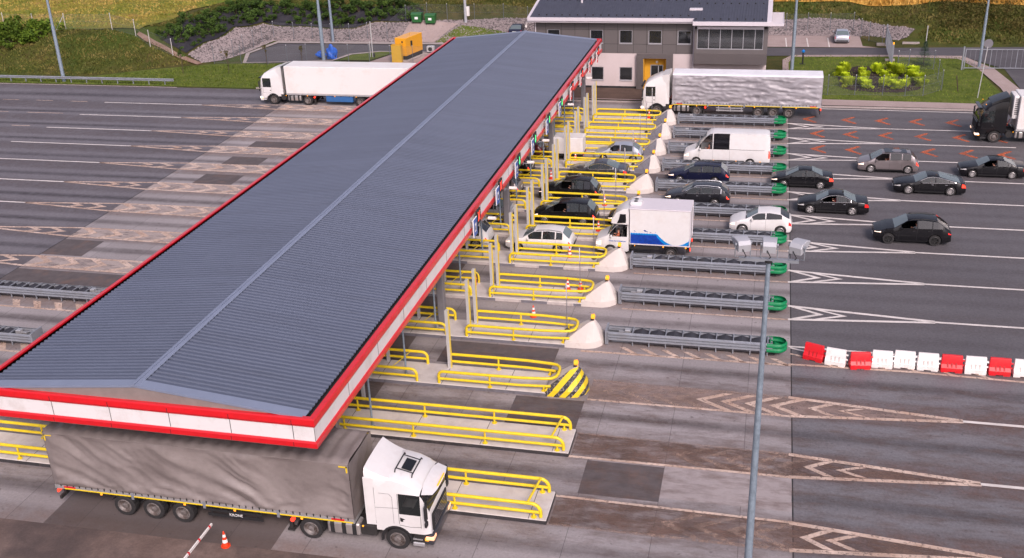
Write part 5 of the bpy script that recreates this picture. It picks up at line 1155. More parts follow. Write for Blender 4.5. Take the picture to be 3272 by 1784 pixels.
# white fish delivery truck: cab + box body
P = dict(L=2.2, W=1.95, top=[(0, .95), (.05, 1.08), (.25, 1.18), (.72, 1.4), (.8, 1.45), (1.35, 2.1), (1.5, 2.22), (2.15, 2.24), (2.2, 2.2)], belt=[(0, .9), (.4, 1.12), (.8, 1.38), (2.2, 1.38)], cowl=.78, rf=1.35, rr=2.16, gx=2.18, rwin=False, sx0=.95, sx1=2.02, pil=[], open=(0,),
         col='white', xf=1.0, xr=None, R=.37, ww=.24, wheels='cover', zw=.72, zb=.34, tum=.12, ttap=0, seath=.32, seat=1.2, hx=.38, lamps=True, tx=.01, rpz=.5)
t, spt, patch = add('white refrigerated delivery truck with blue wave graphics on its box body', -10.35, 65.0, P, ('driver with bent bare arm in the white delivery truck', 'shirtorange'), group=None, cat='truck', name='delivery_truck')
k = MB(); k.bbox(2.25, 6.15, -1.05, 1.05, .95, 3.38, .03); k.build('box_body', M['white'], t)
k = MB(); k.bbox(2.22, 6.18, -1.08, 1.08, 3.34, 3.42, .02); k.box(2.24, 6.17, -1.065, -1.045, .93, 1.0); k.box(2.24, 6.17, 1.045, 1.065, .93, 1.0); k.box(6.13, 6.18, -1.07, -1.02, .95, 3.36); k.box(6.13, 6.18, 1.02, 1.07, .95, 3.36); k.build('box_frame', M['gutter'], t)
k = MB()  # raised sleeper and fairing over the cab
vs = []; secs = [(.98, 2.24, 2.28, .72), (1.05, 2.24, 2.55, .82), (1.35, 2.24, 3.0, .88), (1.8, 2.24, 3.28, .92), (2.2, 2.24, 3.38, .95)]
for x, z0, z1, w_ in secs: vs += [(x, -w_, z0), (x, -w_, z0 + (z1 - z0) * .6), (x, -w_ + .1, z1 - .03), (x, -w_ * .4, z1), (x, w_ * .4, z1), (x, w_ - .1, z1 - .03), (x, w_, z0 + (z1 - z0) * .6), (x, w_, z0)]
k.add(vs, [(a * 8 + b_, a * 8 + (b_ + 1) % 8, (a + 1) * 8 + (b_ + 1) % 8, (a + 1) * 8 + b_) for a in range(4) for b_ in range(8)] + [tuple(range(8)), tuple(range(32, 40))]); k.build('sleeper', M['white'], t, smooth=40)
for s in (1, -1): k = MB(); k.prism([(1.42, 2.32), (1.98, 2.36), (2.02, 2.5), (2.0, 2.95), (1.62, 2.95), (1.55, 2.6)], s * .945 - .012, s * .945 + .012, 'y'); k.build('sleeper_window', M['glassdark'], t)
k = MB(); k.bbox(2.2, 2.95, -.45, .45, 3.40, 3.62, .06, seg=2); k.build('cooling_unit', M['white'], t, smooth=40)
k = MB()
for s in (-.2, .2): k.cyl((2.55, s, 3.62), (2.55, s, 3.63), .14, .14, 14)
k.build('fan', M['dark'], t)
wave, waved = MB(), MB(); yy = -1.056
def wavez(x): return 1.72 + .03 * abs(math.sin((x - 2.3) * math.pi / .17)) if x < 4.05 else 1.0 + .72 * ((x - 5.25) / 1.2) ** 2 if x < 6.1 else 1.5
xs = [2.32 + q * .03 for q in range(128)]; xs = [x for x in xs if x <= 6.1]
for a, b_ in zip(xs, xs[1:]):
    za, zb_ = min(wavez(a), 1.75), min(wavez(b_), 1.75)
    wave.add([(a, yy, 1.01), (b_, yy, 1.01), (b_, yy, max(zb_, 1.012)), (a, yy, max(za, 1.012))], [(0, 1, 2, 3)])
    z2a, z2b = za - .10 - (.12 if a > 4.0 else 0), zb_ - .10 - (.12 if b_ > 4.0 else 0)
    if z2a > 1.03 and z2b > 1.03: waved.add([(a, yy - .004, 1.01), (b_, yy - .004, 1.01), (b_, yy - .004, z2b), (a, yy - .004, z2a)], [(0, 1, 2, 3)])
wave.build('wave_graphic', pm('light_blue_vinyl', (0.0, 0.22, 0.62), .4), t); waved.build('wave_graphic', pm('dark_blue_vinyl', (0.005, 0.045, 0.32), .4, var=.3, vs=6), t)
k = MB()
for fx, fz, fs_ in ((3.3, 1.92, .14), (3.62, 1.83, .06), (2.6, 1.88, .07), (3.95, 1.86, .04)):
    k.add([(fx - fs_, yy, fz + fs_ * .2), (fx - fs_ * .3, yy, fz + fs_ * .45), (fx + fs_ * .6, yy, fz - fs_ * .3), (fx + fs_, yy, fz - fs_ * .2), (fx + fs_ * .85, yy, fz - fs_ * .8), (fx + fs_ * .5, yy, fz - fs_ * .5), (fx - fs_ * .5, yy, fz - fs_ * .35)], [(0, 1, 2, 3, 4, 5, 6)])
k.build('fish_graphic', waved and bpy.data.materials['dark_blue_vinyl'], t)
text_mesh('Fresh Fish & Seafood', .13, M['signblue'], t, loc=(1.45, -.992, 1.08), rot=(R(90), 0, 0))
k = MB(); k.box(1.9, 6.1, -.4, .4, .62, .93); k.box(2.3, 2.4, -.98, .98, .55, .95); k.box(2.5, 4.2, -.96, -.9, .6, .8); k.bbox(5.9, 6.15, -.95, .95, .5, .62, .02); k.build('chassis', M['under'], t)
for s in (1, -1): wheel(t, 4.93, s * .86, .37, .3, 'trailer', s); k = MB(); k.prism([(4.93 + .46 * math.cos(R(a)), .42 + .46 * math.sin(R(a))) for a in range(0, 181, 20)] + [(4.93 + .42 * math.cos(R(a)), .42 + .42 * math.sin(R(a))) for a in range(180, -1, -20)], s * .86 - .15, s * .86 + .15, 'y'); k.build('mudguard', M['trim'], t)
k = MB()
for xx in (4.45, 5.9): k.cyl((xx, -1.07, .86), (xx, -1.0, .86), .05, .05, 10)
k.cyl((2.6, -1.07, .86), (2.6, -1.0, .86), .03, .03, 8); k.build('side_marker', M['amber'], t)
k = MB(); k.box(6.14, 6.2, -.95, -.75, .62, .78); k.box(6.14, 6.2, .75, .95, .62, .78); k.build('taillight', M['taillit'], t)

# ------------------------------------------------------------ lorries
def tractor(t, P):
    """cab local frame: x=0 front, +x rearwards, near side y=-1.25"""
    col = M[P['col']]; hi = P['style']
    W_ = 1.245; ra = .62; xf = 1.42; Lc = 2.25
    if hi == 'scania': top = [(0, 1.75), (.04, 1.95), (.10, 2.2), (.28, 2.66), (.38, 2.84), (.6, 3.03), (1.0, 3.22), (1.5, 3.33), (Lc, 3.35)]; rfx, beltz = .36, 1.78
    elif hi == 'volvo': top = [(0, 1.6), (.04, 1.85), (.12, 2.1), (.45, 2.75), (.62, 2.95), (1.0, 3.25), (1.7, 3.55), (Lc, 3.6)]; rfx, beltz = .46, 1.75
    else: top = [(0, 1.75), (.04, 1.95), (.08, 2.15), (.22, 2.72), (.30, 2.95), (.55, 3.2), (1.0, 3.45), (1.6, 3.72), (Lc, 3.85)]; rfx, beltz = .21, 1.80
    def zb(x):
        z = .42 if x < .75 else .85
        if abs(x - xf) < ra: z = max(z, .5 + math.sqrt(ra * ra - (x - xf) ** 2))
        return z
    def row(x):
        k_ = 1 - (.12 * ((.35 - x) / .35) ** 2 if x < .35 else 0); w_ = W_ * k_; zt = lerp(top, x); b_ = zb(x); zl = min(beltz, zt - .04)
        z1 = max(.9, b_ + .02); z2 = max(1.25, z1 + .03); zl = max(zl, z2 + .05); zt = max(zt, zl + .04)
        z4 = min(zt - .02, 2.72); z5 = max(z4 + .01, zt - .10 if zt > 2.75 else zt - .01); ins = max(0, zt - 2.75) * (.18 if hi != 'scania' else .10)
        return [(w_ - .04, b_), (w_, z1), (w_, z2), (w_, zl), (w_ - .03, max(z4, zl + .01)), (w_ - .09 - ins * .6, max(z5, zl + .02)), (w_ - .25 - ins, zt), (0, zt + .03)]
    xs = sorted({0, .04, .12, .22, .35, .5, .75, .76, 1.25, 1.32, 1.9, Lc, rfx} | {a for a, _ in top} | {xf + ra * math.cos(R(q)) * .9999 for q in range(0, 181, 15)})
    xs = [x for a, x in enumerate(xs) if a == 0 or x - xs[a - 1] > .003]; vs = []
    for x in xs: r_ = row(x); vs += [(x, -y, z) for y, z in r_] + [(x, y, z) for y, z in r_[-2::-1]]
    n = 15; fb = []; ws = []; sw = {-1: [], 1: []}; lowf = []
    for a in range(len(xs) - 1):
        xm = (xs[a] + xs[a + 1]) / 2
        for j in range(n - 1):
            f = (a * n + j, a * n + j + 1, (a + 1) * n + j + 1, (a + 1) * n + j); sj = j if j < 7 else 13 - j
            if sj >= 5 and .04 < xm < rfx: ws.append(f)
            elif sj == 4 and .04 < xm < rfx: ws.append(f)
            elif sj == 3 and .35 < xm < 1.25: sw[-1 if j < 7 else 1].append(f)
            elif sj <= 0 and P.get('skirt') and xm > .0: lowf.append(f)
            else: fb.append(f)
        fb.append((a * n, (a + 1) * n, (a + 1) * n + n - 1, a * n + n - 1))
    fb.append(tuple(range(n))); e0 = (len(xs) - 1) * n; fb.append(tuple(range(e0, e0 + n)))
    def sub(nm, fs, mat, par=t):
        idx = sorted({i for f in fs for i in f}); mp = {q: w_ for w_, q in enumerate(idx)}
        return MB().add([vs[q] for q in idx], [tuple(mp[q] for q in f) for f in fs]).build(nm, mat, par, smooth=35)
    cab = sub('cab', fb, col); sub('windshield', ws, M['glass'])
    if lowf: sub('cab_skirt', lowf, M['under'])
    sub('side_window', sw[1], M['glass'])
    if not P.get('open'): sub('side_window', sw[-1], M['glass'])
    k = MB(); k.box(.3, 1.9, -1.1, 1.1, 1.0, 1.06); k.box(.14, .45, -1.1, 1.1, 1.06, beltz - .1); k.box(1.85, 1.9, -1.1, 1.1, 1.0, 2.8); k.bbox(.95, 1.5, -.95, -.4, 1.3, 1.55, .05); k.bbox(1.4, 1.55, -.95, -.4, 1.5, 2.25, .05); k.bbox(.95, 1.5, .4, .95, 1.3, 1.55, .05); k.bbox(1.4, 1.55, .4, .95, 1.5, 2.25, .05); k.build('cabin', M['cabin'], t)
    # grille, bumper, lamps
    k = MB(); k.bbox(-.05, .03, -.95, .95, .95, 1.72, .02)
    gr = k.build('grille', M['trim'] if P.get('darkgrille') else M[P['col']], t)
    k = MB()
    for z in (1.05, 1.18, 1.31, 1.44, 1.57): k.box(-.075, -.052, -.8, .8, z, z + .07)
    k.build('grille_slat', M['greycar'] if hi == 'scania' else M['trim'], gr)
    k = MB(); k.bbox(-.10, .25, -1.2, 1.2, .38, .86, .06, seg=2); k.build('bumper', M['greycar'] if P.get('bump') else col, t, smooth=40)
    for s in (1, -1):
        k = MB(); k.bbox(-.125, .26, s * 1.03 - .2, s * 1.03 + .2, .60, .82, .05); k.build('headlight', M['amberhead'] if hi == 'scania' else M['headlit'], t)
        k = MB(); k.bbox(.1, .26, s * 1.205 - .01, s * 1.205 + .02, .58, .72, .01); k.build('indicator', M['amber'], t)
        k = MB(); k.bbox(.02, .12, s * 1.42 - .12, s * 1.42 + .12, 1.75, 2.45, .04); k.bbox(.02, .12, s * 1.42 - .12, s * 1.42 + .12, 1.45, 1.68, .03); k.tube([(.15, s * 1.2, 2.5), (.08, s * 1.42, 2.48)], .02, 6); k.tube([(.15, s * 1.2, 1.6), (.08, s * 1.42, 1.6)], .02, 6); k.build('mirror', M['trim'], t)
        k = MB(); k.prism([(xf + (ra + .06) * math.cos(R(a)), .5 + (ra + .06) * math.sin(R(a))) for a in range(-8, 189, 14)] + [(xf + (ra - .03) * math.cos(R(a)), .5 + (ra - .03) * math.sin(R(a))) for a in range(188, -9, -14)], s * 1.15, s * 1.265, 'y'); k.build('wheel_arch', M['trim'] if P.get('bump') or hi == 'daf' else col, t, smooth=30)
        k = MB(); k.bbox(.28, .78, s * 1.22 - .05, s * 1.22 + .04, .30, .48, .03); k.box(.35, .75, s * 1.22 - .04, s * 1.22 + .045, .62, .66); k.build('step', M['alu'] if hi == 'scania' else M['trim'], t)
        k = MB()
        for pts in ([(1.27, 1.3), (1.27, 2.74)], [(.36, 1.2), (.36, 1.75)], [(.36, 1.25), (.8, 1.2), (1.27, 1.25)]): k.tube([(x, s * 1.249, z) for x, z in pts], .008, 4)
        k.bbox(1.1, 1.2, s * 1.25 - .012, s * 1.25 + .012, 1.42, 1.52, .01); k.build('door_seam', M['trim'], t)
        wheel(t, xf, s * 1.06, .5, .32, 'truck', s); wheel(t, xf + 3.75, s * .98, .5, .5, 'trailer', s)
    if hi == 'scania':
        k = MB(); secs = [(-.16, 2.72, .0, 1.06), (-.10, 2.82, .03, 1.12), (.14, 2.98, .04, 1.16)]
        k.add([(-.12, -1.0, 2.70), (-.2, -.6, 2.70), (-.22, 0, 2.70), (-.2, .6, 2.70), (-.12, 1.0, 2.70), (.30, -1.15, 2.74), (.36, -.6, 2.9), (.36, 0, 2.93), (.36, .6, 2.9), (.30, 1.15, 2.74), (.34, -1.15, 2.7)], [(0, 1, 6, 5), (1, 2, 7, 6), (2, 3, 8, 7), (3, 4, 9, 8)])
        k.build('sun_visor', col, t, smooth=60)
        k = MB(); nn = 9; vs_ = []  # raised air deflector with a concave top line
        for q in range(9):
            x = 1.2 + 1.4 * q / 8; f = q / 8; z = 3.30 + .50 * f ** 1.9; w_ = 1.08 + .15 * f
            zz_ = 2.75 if x < 2.2 else 3.0; vs_ += [(x, -w_, zz_), (x, -w_, z - .20), (x, -w_ + .09, z - .05), (x, -w_ * .5, z), (x, 0, z + .01), (x, w_ * .5, z), (x, w_ - .09, z - .05), (x, w_, z - .20), (x, w_, zz_)]
        k.add(vs_, [(a * 9 + b_, a * 9 + b_ + 1, (a + 1) * 9 + b_ + 1, (a + 1) * 9 + b_) for a in range(8) for b_ in range(8)]); k.add(vs_[-9:], [tuple(range(9))]); k.build('air_deflector', col, t, smooth=40)
        for s_ in (-1, 1):
            k = MB(); k.add([(Lc - .01, s_ * 1.235, 1.12), (2.66, s_ * 1.25, 1.12), (2.66, s_ * 1.235, 3.35), (Lc - .01, s_ * 1.20, 3.3), (Lc - .01, s_ * 1.20, 1.12), (2.66, s_ * 1.215, 1.12), (2.66, s_ * 1.20, 3.35), (Lc - .01, s_ * 1.165, 3.3)], [(0, 1, 2, 3), (4, 7, 6, 5), (0, 3, 7, 4), (1, 5, 6, 2), (2, 6, 7, 3), (0, 4, 5, 1)]); k.build('side_deflector', col, t)
            k = MB(); k.tube([(Lc, s_ * 1.24, 1.2), (Lc, s_ * 1.215, 2.9)], .01, 4); k.tube([(1.5, s_ * 1.25, 1.3), (1.5, s_ * 1.245, 2.55), (1.62, s_ * 1.235, 2.68), (2.05, s_ * 1.235, 2.68)], .007, 4); k.tube([(1.27, s_ * 1.247, 2.05), (Lc, s_ * 1.247, 1.98)], .007, 4); k.build('panel_seam', M['colgrey'], t)
            k = MB(); k.prism([(1.02, 1.55), (1.22, 1.62), (1.22, 1.45)], s_ * 1.245 - .012, s_ * 1.245 + .012, 'y'); k.build('door_handle', M['trim'], t)
        k = MB(); k.add([(.92, -.36, 3.24), (1.32, -.36, 3.345), (1.32, .36, 3.345), (.92, .36, 3.24), (.92, -.36, 3.28), (1.32, -.36, 3.385), (1.32, .36, 3.385), (.92, .36, 3.28)], [(0, 3, 2, 1), (4, 5, 6, 7), (0, 1, 5, 4), (1, 2, 6, 5), (2, 3, 7, 6), (3, 0, 4, 7)]); k.build('roof_hatch', M['glassdark'], t)
        k = MB()
        for x, z in ((.8, 3.27), (1.5, 3.44)): k.tube([(x, -.68, z - .1), (x, -.6, z), (x, .6, z), (x, .68, z - .1)], .026, 6)
        for y in (-.48, .48): k.tube([(.8, y, 3.26), (1.5, y, 3.43)], .022, 6)
        k.build('roof_bars', M['trim'], t)
        k = MB(); k.bbox(-.20, -.14, -.45, .45, 2.74, 2.79, .01); k.build('marker_lamps', M['amber'], t)
    elif hi == 'daf':
        k = MB(); k.bbox(-.1, .12, -1.1, 1.1, 2.66, 2.78, .03); k.build('sun_visor', M['glassdark'], t)
        k = MB(); k.add([(Lc - .35, -1.1, 3.8), (Lc + .32, -1.22, 3.95), (Lc + .32, -1.22, 1.1), (Lc - .0, -1.24, 1.1), (Lc - .35, 1.1, 3.8), (Lc + .32, 1.22, 3.95), (Lc + .32, 1.22, 1.1), (Lc, 1.24, 1.1)], [(0, 1, 2, 3), (4, 7, 6, 5), (0, 4, 5, 1)]); k.build('side_deflector', col, t)
    else:
        k = MB(); k.bbox(-.02, .3, -1.05, 1.05, 2.78, 2.95, .05); k.build('sun_visor', M['glassdark'], t)
        k = MB(); vs_ = []
        for q in range(6):
            x = .95 + 1.35 * q / 5; z = 3.35 + .6 * (q / 5) ** .8; w_ = 1.05; vs_ += [(x, -w_, 3.1), (x, -w_ + .08, z - .05), (x, 0, z), (x, w_ - .08, z - .05), (x, w_, 3.1)]
        k.add(vs_, [(a * 5 + b_, a * 5 + b_ + 1, (a + 1) * 5 + b_ + 1, (a + 1) * 5 + b_) for a in range(5) for b_ in range(4)]); k.build('air_deflector', col, t, smooth=50)
        k = MB(); k.bbox(.5, .56, -.9, -.8, 3.15, 3.2, .01); k.bbox(.5, .56, .8, .9, 3.15, 3.2, .01); k.build('marker_lamps', M['amber'], t)
    # chassis, tanks
    k = MB(); k.box(.3, 6.2, -.45, .45, .62, .92); k.cyl((xf, -1, .5), (xf, 1, .5), .08, .08, 8); k.cyl((xf + 3.75, -1, .5), (xf + 3.75, 1, .5), .12, .12, 8); k.bbox(2.3, 3.0, .2, 1.2, .5, 1.0, .05); k.bbox(4.4, 6.0, -.55, .55, .92, 1.12, .04); k.build('chassis', M['under'], t)
    for s in (1, -1):
        k = MB(); k.bbox(3.0, 4.45, s * .93 - .3, s * .93 + .3, .42, 1.02, .12, seg=3); fo = k.build('fuel_tank', M['barrel'], t, smooth=35)
        k = MB()
        for xx in (3.25, 3.7, 4.2): k.bbox(xx - .03, xx + .03, s * .93 - .31, s * .93 + .31, .41, 1.03, .12, seg=3)
        k.build('tank_strap', M['trim'], fo)
        k = MB(); k.prism([(xf + 3.75 + .62 * math.cos(R(a)), .5 + .62 * math.sin(R(a))) for a in range(0, 181, 15)] + [(xf + 3.75 + .58 * math.cos(R(a)), .5 + .58 * math.sin(R(a))) for a in range(180, -1, -15)], s * .98 - .27, s * .98 + .27, 'y'); k.build('mudguard', M['trim'], t, smooth=30)
        k = MB(); k.cyl((2.85, s * 1.23, .98), (2.85, s * 1.26, .98), .04, .04, 8); k.build('side_marker', M['amber'], t)
        k = MB(); k.cyl((5.95, s * 1.1, .85), (5.95, s * 1.25, .85), .09, .09, 12); k.build('taillight', M['taillit'], t)
    k = MB(); k.cyl((2.55, -1.22, .75), (2.55, -.8, .75), .27, .27, 20); k.build('air_tank' if hi == 'scania' else 'silencer', M['alu'] if hi == 'scania' else M['under'], t, smooth=40)
    k = MB(); k.tube([(2.26, -.2, 1.6), (2.5, -.1, 1.2), (2.75, 0, 1.7)], .02, 6); k.tube([(2.26, .1, 1.6), (2.45, .15, 1.15), (2.75, .2, 1.7)], .02, 6); k.build('air_hose', M['wbred'], t)

from mathutils import noise as mn
def ridged(x, y, sd): return 1 - 2.2 * abs(mn.noise(Vector((x, y, sd))))
def folds(x, z, sd, amp):
    """slack cloth: a few long creases that sweep down from the upper corner of each bay, crumpled near the hem"""
    q = 2.7 - z; wob = .8 * mn.noise(Vector((x * .45, z * .6, sd + 2))); u = x + .9 * q + .22 * q * q + wob; bay = max(0, mn.noise(Vector((x * .42, .3, sd))) + .45)
    v = 1.1 * ridged(u * .75, z * .22, sd) * bay + .5 * ridged(u * 1.9, z * .4, sd + 5) * bay * bay + .9 * mn.noise(Vector((x * .55, z * .7, sd + 9)))
    v += .6 * ridged(x * 1.1 + z, z * 3.4, sd + 3) * max(0, 1 - z / .9) + .25 * ridged(x * 2.5 - z * 2, z * 2.2, sd + 8) * max(0, mn.noise(Vector((x * .5, z, 7.7 + sd))) + .2)
    return (v - .3) * amp
def curtain_trailer(t, x0, L_, tarp, W_=1.27, H_=4.0, zb_=1.22, sd=0.0, amp=.012, horiz=False, toparp=None, roofsag=0):
    hb = zb_ + .02; y_ = W_
    if True:
        nxx, nzz = 190, 30
        for s in (1, -1):
            vs = []
            for a in range(nxx + 1):
                for b_ in range(nzz + 1):
                    x = L_ * a / nxx; z = (H_ - .14 - hb) * b_ / nzz; e = min(1, min(a, nxx - a) / 4, min(b_, nzz - b_) / 2.0)
                    v = folds(x, z, sd, amp)
                    if horiz: v = amp * (ridged(x * .42 + .25 * z, z * 2.3, sd) + .6 * ridged(x * 1.3 + z * .9, z * 2.9, sd + 4) + .5 * ridged(x * 1.1 - 1.2 * z, z * .8 + x * .3, sd + 7) - .8)
                    vs.append((x0 + x, s * (y_ + v * e - .005), hb + z))
            m = nzz + 1
            MB().add(vs, [(a * m + b_, (a + 1) * m + b_, (a + 1) * m + b_ + 1, a * m + b_ + 1) for a in range(nxx) for b_ in range(nzz)]).build('side_curtain', tarp, t, smooth=80)
        # roof
        vs = []; nyy = 12; nx2 = 90
        for a in range(nx2 + 1):
            for b_ in range(nyy + 1):
                x = L_ * a / nx2; y = -y_ + 2 * y_ * b_ / nyy; e = min(1, b_ / 1.5, (nyy - b_) / 1.5)
                z = H_ - .02 - .12 * (1 - min(1, min(b_, nyy - b_) / 1.0)) + (roofsag * (math.sin(x * 2 * math.pi / .62 + 1.2 * abs(y)) - .6) * e if roofsag else .004 * math.sin(x * 5) * e)
                vs.append((x0 + x, y, z))
        m = nyy + 1; MB().add(vs, [(a * m + b_, (a + 1) * m + b_, (a + 1) * m + b_ + 1, a * m + b_ + 1) for a in range(nx2) for b_ in range(nyy)]).build('roof_tarpaulin', toparp or tarp, t, smooth=80)
        for xx, nm in ((0, 'front_wall'), (L_, 'rear_door')):
            vs = []; q = 14
            for a in range(q + 1):
                for b_ in range(q + 1): e = min(1, a / 2, (q - a) / 2, b_ / 2, (q - b_) / 2); vs.append((x0 + xx + (-1 if xx == 0 else 1) * (.02 + e * .02 * math.sin(a * 1.1 + b_ * .8 + sd)), -y_ + .01 + 2 * (y_ - .01) * a / q, hb + (H_ - .1 - hb) * b_ / q))
            m = q + 1; MB().add(vs, [(a * m + b_, (a + 1) * m + b_, (a + 1) * m + b_ + 1, a * m + b_ + 1) for a in range(q) for b_ in range(q)]).build(nm, tarp, t, smooth=80)
def trailer_common(t, x0, L_, W_=1.27, zb_=1.22, yellow=True, axles=None, skirt=None, under=True):
    k = MB(); k.box(x0 - .02, x0 + L_ + .02, -W_ - .005, W_ + .005, zb_ - .16, zb_ + .03); k.build('side_rave', M['alu'], t)
    if yellow:
        k = MB()
        for s in (1, -1):
            for a in frange(x0 + .05, x0 + L_ - .5, 3.35):
                b_ = min(a + 3.2, x0 + L_ - .05); y0, y1 = sorted((s * (W_ + .008), s * (W_ + .014))); k.box(a, b_, y0, y1, zb_ - .155, zb_ - .10)
        k.build('reflective_strip', M['stripe'], t)
        k = MB()
        for s in (1, -1):
            for a in frange(x0 + .25, x0 + L_ - .1, .3): y0, y1 = sorted((s * (W_ + .006), s * (W_ + .03))); k.box(a - .02, a + .02, y0, y1, zb_ - .02, zb_ + .10)
        k.build('curtain_buckle', M['trim'], t)
        k = MB()
        for s in (1, -1):
            for a in frange(x0 + 3.35, x0 + L_ - .5, 3.35): y0, y1 = sorted((s * (W_ + .005), s * (W_ + .03))); k.box(a - .09, a + .03, y0, y1, zb_ - .28, zb_ + .06)
        k.build('pillar_foot', M['galv'], t)
        k = MB()
        for s in (1, -1):
            for a in (x0 + .7, x0 + L_ - .7): y0, y1 = sorted((s * (W_ + .006), s * (W_ + .016))); k.box(a - .28, a + .28, y0, y1, zb_ - .09, zb_ + .0)
        k.build('red_reflector', M['rustred'], t)
    k = MB(); k.box(x0 + .1, x0 + L_ - .1, -.55, -.40, .80, zb_ - .15); k.box(x0 + .1, x0 + L_ - .1, .40, .55, .80, zb_ - .15)
    for a in frange(x0 + .5, x0 + L_, .9): k.box(a, a + .08, -W_ + .05, W_ - .05, zb_ - .28, zb_ - .15)
    k.box(x0 + L_ - .12, x0 + L_ - .02, -1.2, 1.2, .45, .60); k.box(x0 + L_ - .14, x0 + L_ - .04, -.9, -.8, .5, zb_ - .1); k.box(x0 + L_ - .14, x0 + L_ - .04, .8, .9, .5, zb_ - .1)
    k.build('chassis', M['under'], t)
    if under:
        for s in (1, -1):
            k = MB(); k.box(x0 + 4.1, x0 + 6.6, s * 1.2 - .02, s * 1.2 + .02, .55, .68); k.box(x0 + 4.1, x0 + 6.6, s * 1.2 - .02, s * 1.2 + .02, .80, .90)
            for a in (4.3, 5.4, 6.4): k.box(x0 + a, x0 + a + .06, s * 1.17 - .02, s * 1.17 + .02, .5, zb_ - .2)
            k.build('side_guard', M['alu'] if s < 0 else M['trim'], t)
    for s in (1, -1): k = MB(); k.box(x0 + 2.9, x0 + 3.05, s * .9 - .07, s * .9 + .07, .2, zb_ - .2); k.box(x0 + 2.82, x0 + 3.12, s * .9 - .15, s * .9 + .15, .15, .22); k.build('landing_leg', M['under'], t)
    for a in axles:
        for s in (1, -1):
            wheel(t, a, s * 1.04, .5, .38, 'trailer', s)
            k = MB(); k.prism([(a + .60 * math.cos(R(q)), .5 + .60 * math.sin(R(q))) for q in range(25, 156, 13)] + [(a + .57 * math.cos(R(q)), .5 + .57 * math.sin(R(q))) for q in range(155, 24, -13)], s * 1.03 - .2, s * 1.03 + .2, 'y'); k.build('mudguard', M['trim'], t)
        k = MB(); k.cyl((a, -1, .5), (a, 1, .5), .07, .07, 8); k.build('axle', M['under'], t)
    for s in (1, -1):
        k = MB()
        for a in (x0 + 2.3, x0 + 5.3, x0 + 7.6, x0 + L_ - 2.2): k.bbox(a - .05, a + .05, s * W_ - .02, s * W_ + .02, zb_ - .26, zb_ - .18, .01)
        k.build('side_marker', M['amber'], t)
        k = MB(); k.bbox(x0 + L_ - .06, x0 + L_ + .03, s * 1.05 - .18, s * 1.05 + .18, .8, .95, .02); k.build('taillight', M['taillit'], t)

def tarp_mat(name, c0, c1, rough=.6):
    m, nt, b = NT(name); n1 = noise(nt, .5, 5, .65); col = ramp(nt, n1, [(.35, c0), (.65, c1)])
    n2 = noise(nt, 2.2, 6, .75, stretch=(.7, 1, 1.6)); col = mixc(nt, ramp(nt, n2, [(.5, 0.0), (.75, .35)]), col, tuple(x * .6 for x in c0))
    nt.links.new(col, b.inputs['Base Color']); b.inputs['Roughness'].default_value = rough
    bump(nt, b, noise(nt, 3.0, 5, .7), .35, .04); return m
M['tarp'] = tarp_mat('grey_tarpaulin', (.19, .163, .158), (.265, .232, .225), .45)
M['tarp_silver'] = tarp_mat('silver_tarpaulin', (.29, .275, .30), (.38, .365, .39), .38)
M['tarp_roof'] = tarp_mat('pale_tarpaulin_roof', (.70, .70, .74), (.80, .80, .84))
M['reefer'] = pm('white_box_panel', (.74, .72, .71), .4, var=.02, vs=.4, dirt=(.62, .54, .49), dscale=.5, dlo=.5, dhi=.85)

# A: the foreground lorry, drives to the right
t = thing('lorry', 'white lorry with long grey-brown tarpaulin trailer, in front of the canopy', 'lorry', (-11.92, 33.75, 0), rz=math.pi)
tractor(t, dict(col='white', style='scania', bump=True, skirt=True, darkgrille=True, open=False))
curtain_trailer(t, 3.2, 13.75, M['tarp'], sd=.7, amp=.15, roofsag=.05)
trailer_common(t, 3.2, 13.75, axles=(11.25, 12.6, 13.95) if False else (11.0, 12.38, 13.76))
k = MB()
for s in (1, -1):
    for xx, d in ((3.25, 1), (16.9, -1)): y0, y1 = sorted((s * 1.262, s * 1.30)); x0, x1 = sorted((xx, xx + d * .35)); k.box(x0, x1, y0, y1, 3.74, 3.78); x0, x1 = sorted((xx + d * .0, xx + d * .05)); k.box(x0, x1, y0, y1, 3.5, 3.78)
k.build('corner_mark', M['stripe'], t)
text_mesh('KRONE', .18, M['signwhite'], t, loc=(8.5, 1.235, .72), rot=(R(90), 0, math.pi))
person('driver at the wheel of the lorry with the long grey-brown trailer', (-11.92 - 1.2, 33.75 + .68, 1.62), 'shirtgrey', math.pi, .95)
# B: white box lorry on the far left lane
t = thing('lorry', 'white lorry with plain white box trailer left of the canopy', 'lorry', (-50.85, 100.05, 0), group=None)
tractor(t, dict(col='white', style='daf'))
k = MB(); k.bbox(2.85, 16.3, -1.28, 1.28, 1.2, 4.0, .04); k.build('box_body', M['reefer'], t)
k = MB(); k.box(2.86, 2.93, -1.285, 1.285, 1.2, 4.005); k.box(2.78, 2.86, -1.15, 1.15, 1.25, 3.9); k.build('front_frame', M['greycar'], t)
trailer_common(t, 2.9, 13.4, yellow=False, axles=(10.9, 12.2, 13.5), under=False)
k = MB(); k.bbox(7.2, 10.1, -1.22, -.9, .42, 1.02, .03); k.bbox(7.2, 10.1, .9, 1.22, .42, 1.02, .03); k.build('pallet_box', M['skirtblue'], t)
# C: silver curtain lorry
t = thing('lorry', 'white lorry with silver-grey wrinkled tarpaulin trailer before the building', 'lorry', (-11.45, 99.95, 0), group=None)
tractor(t, dict(col='white', style='daf'))
curtain_trailer(t, 2.85, 13.55, M['tarp_silver'], sd=2.1, amp=.10, horiz=True, toparp=M['tarp_roof'])
trailer_common(t, 2.85, 13.55, axles=(10.8, 12.15, 13.55))
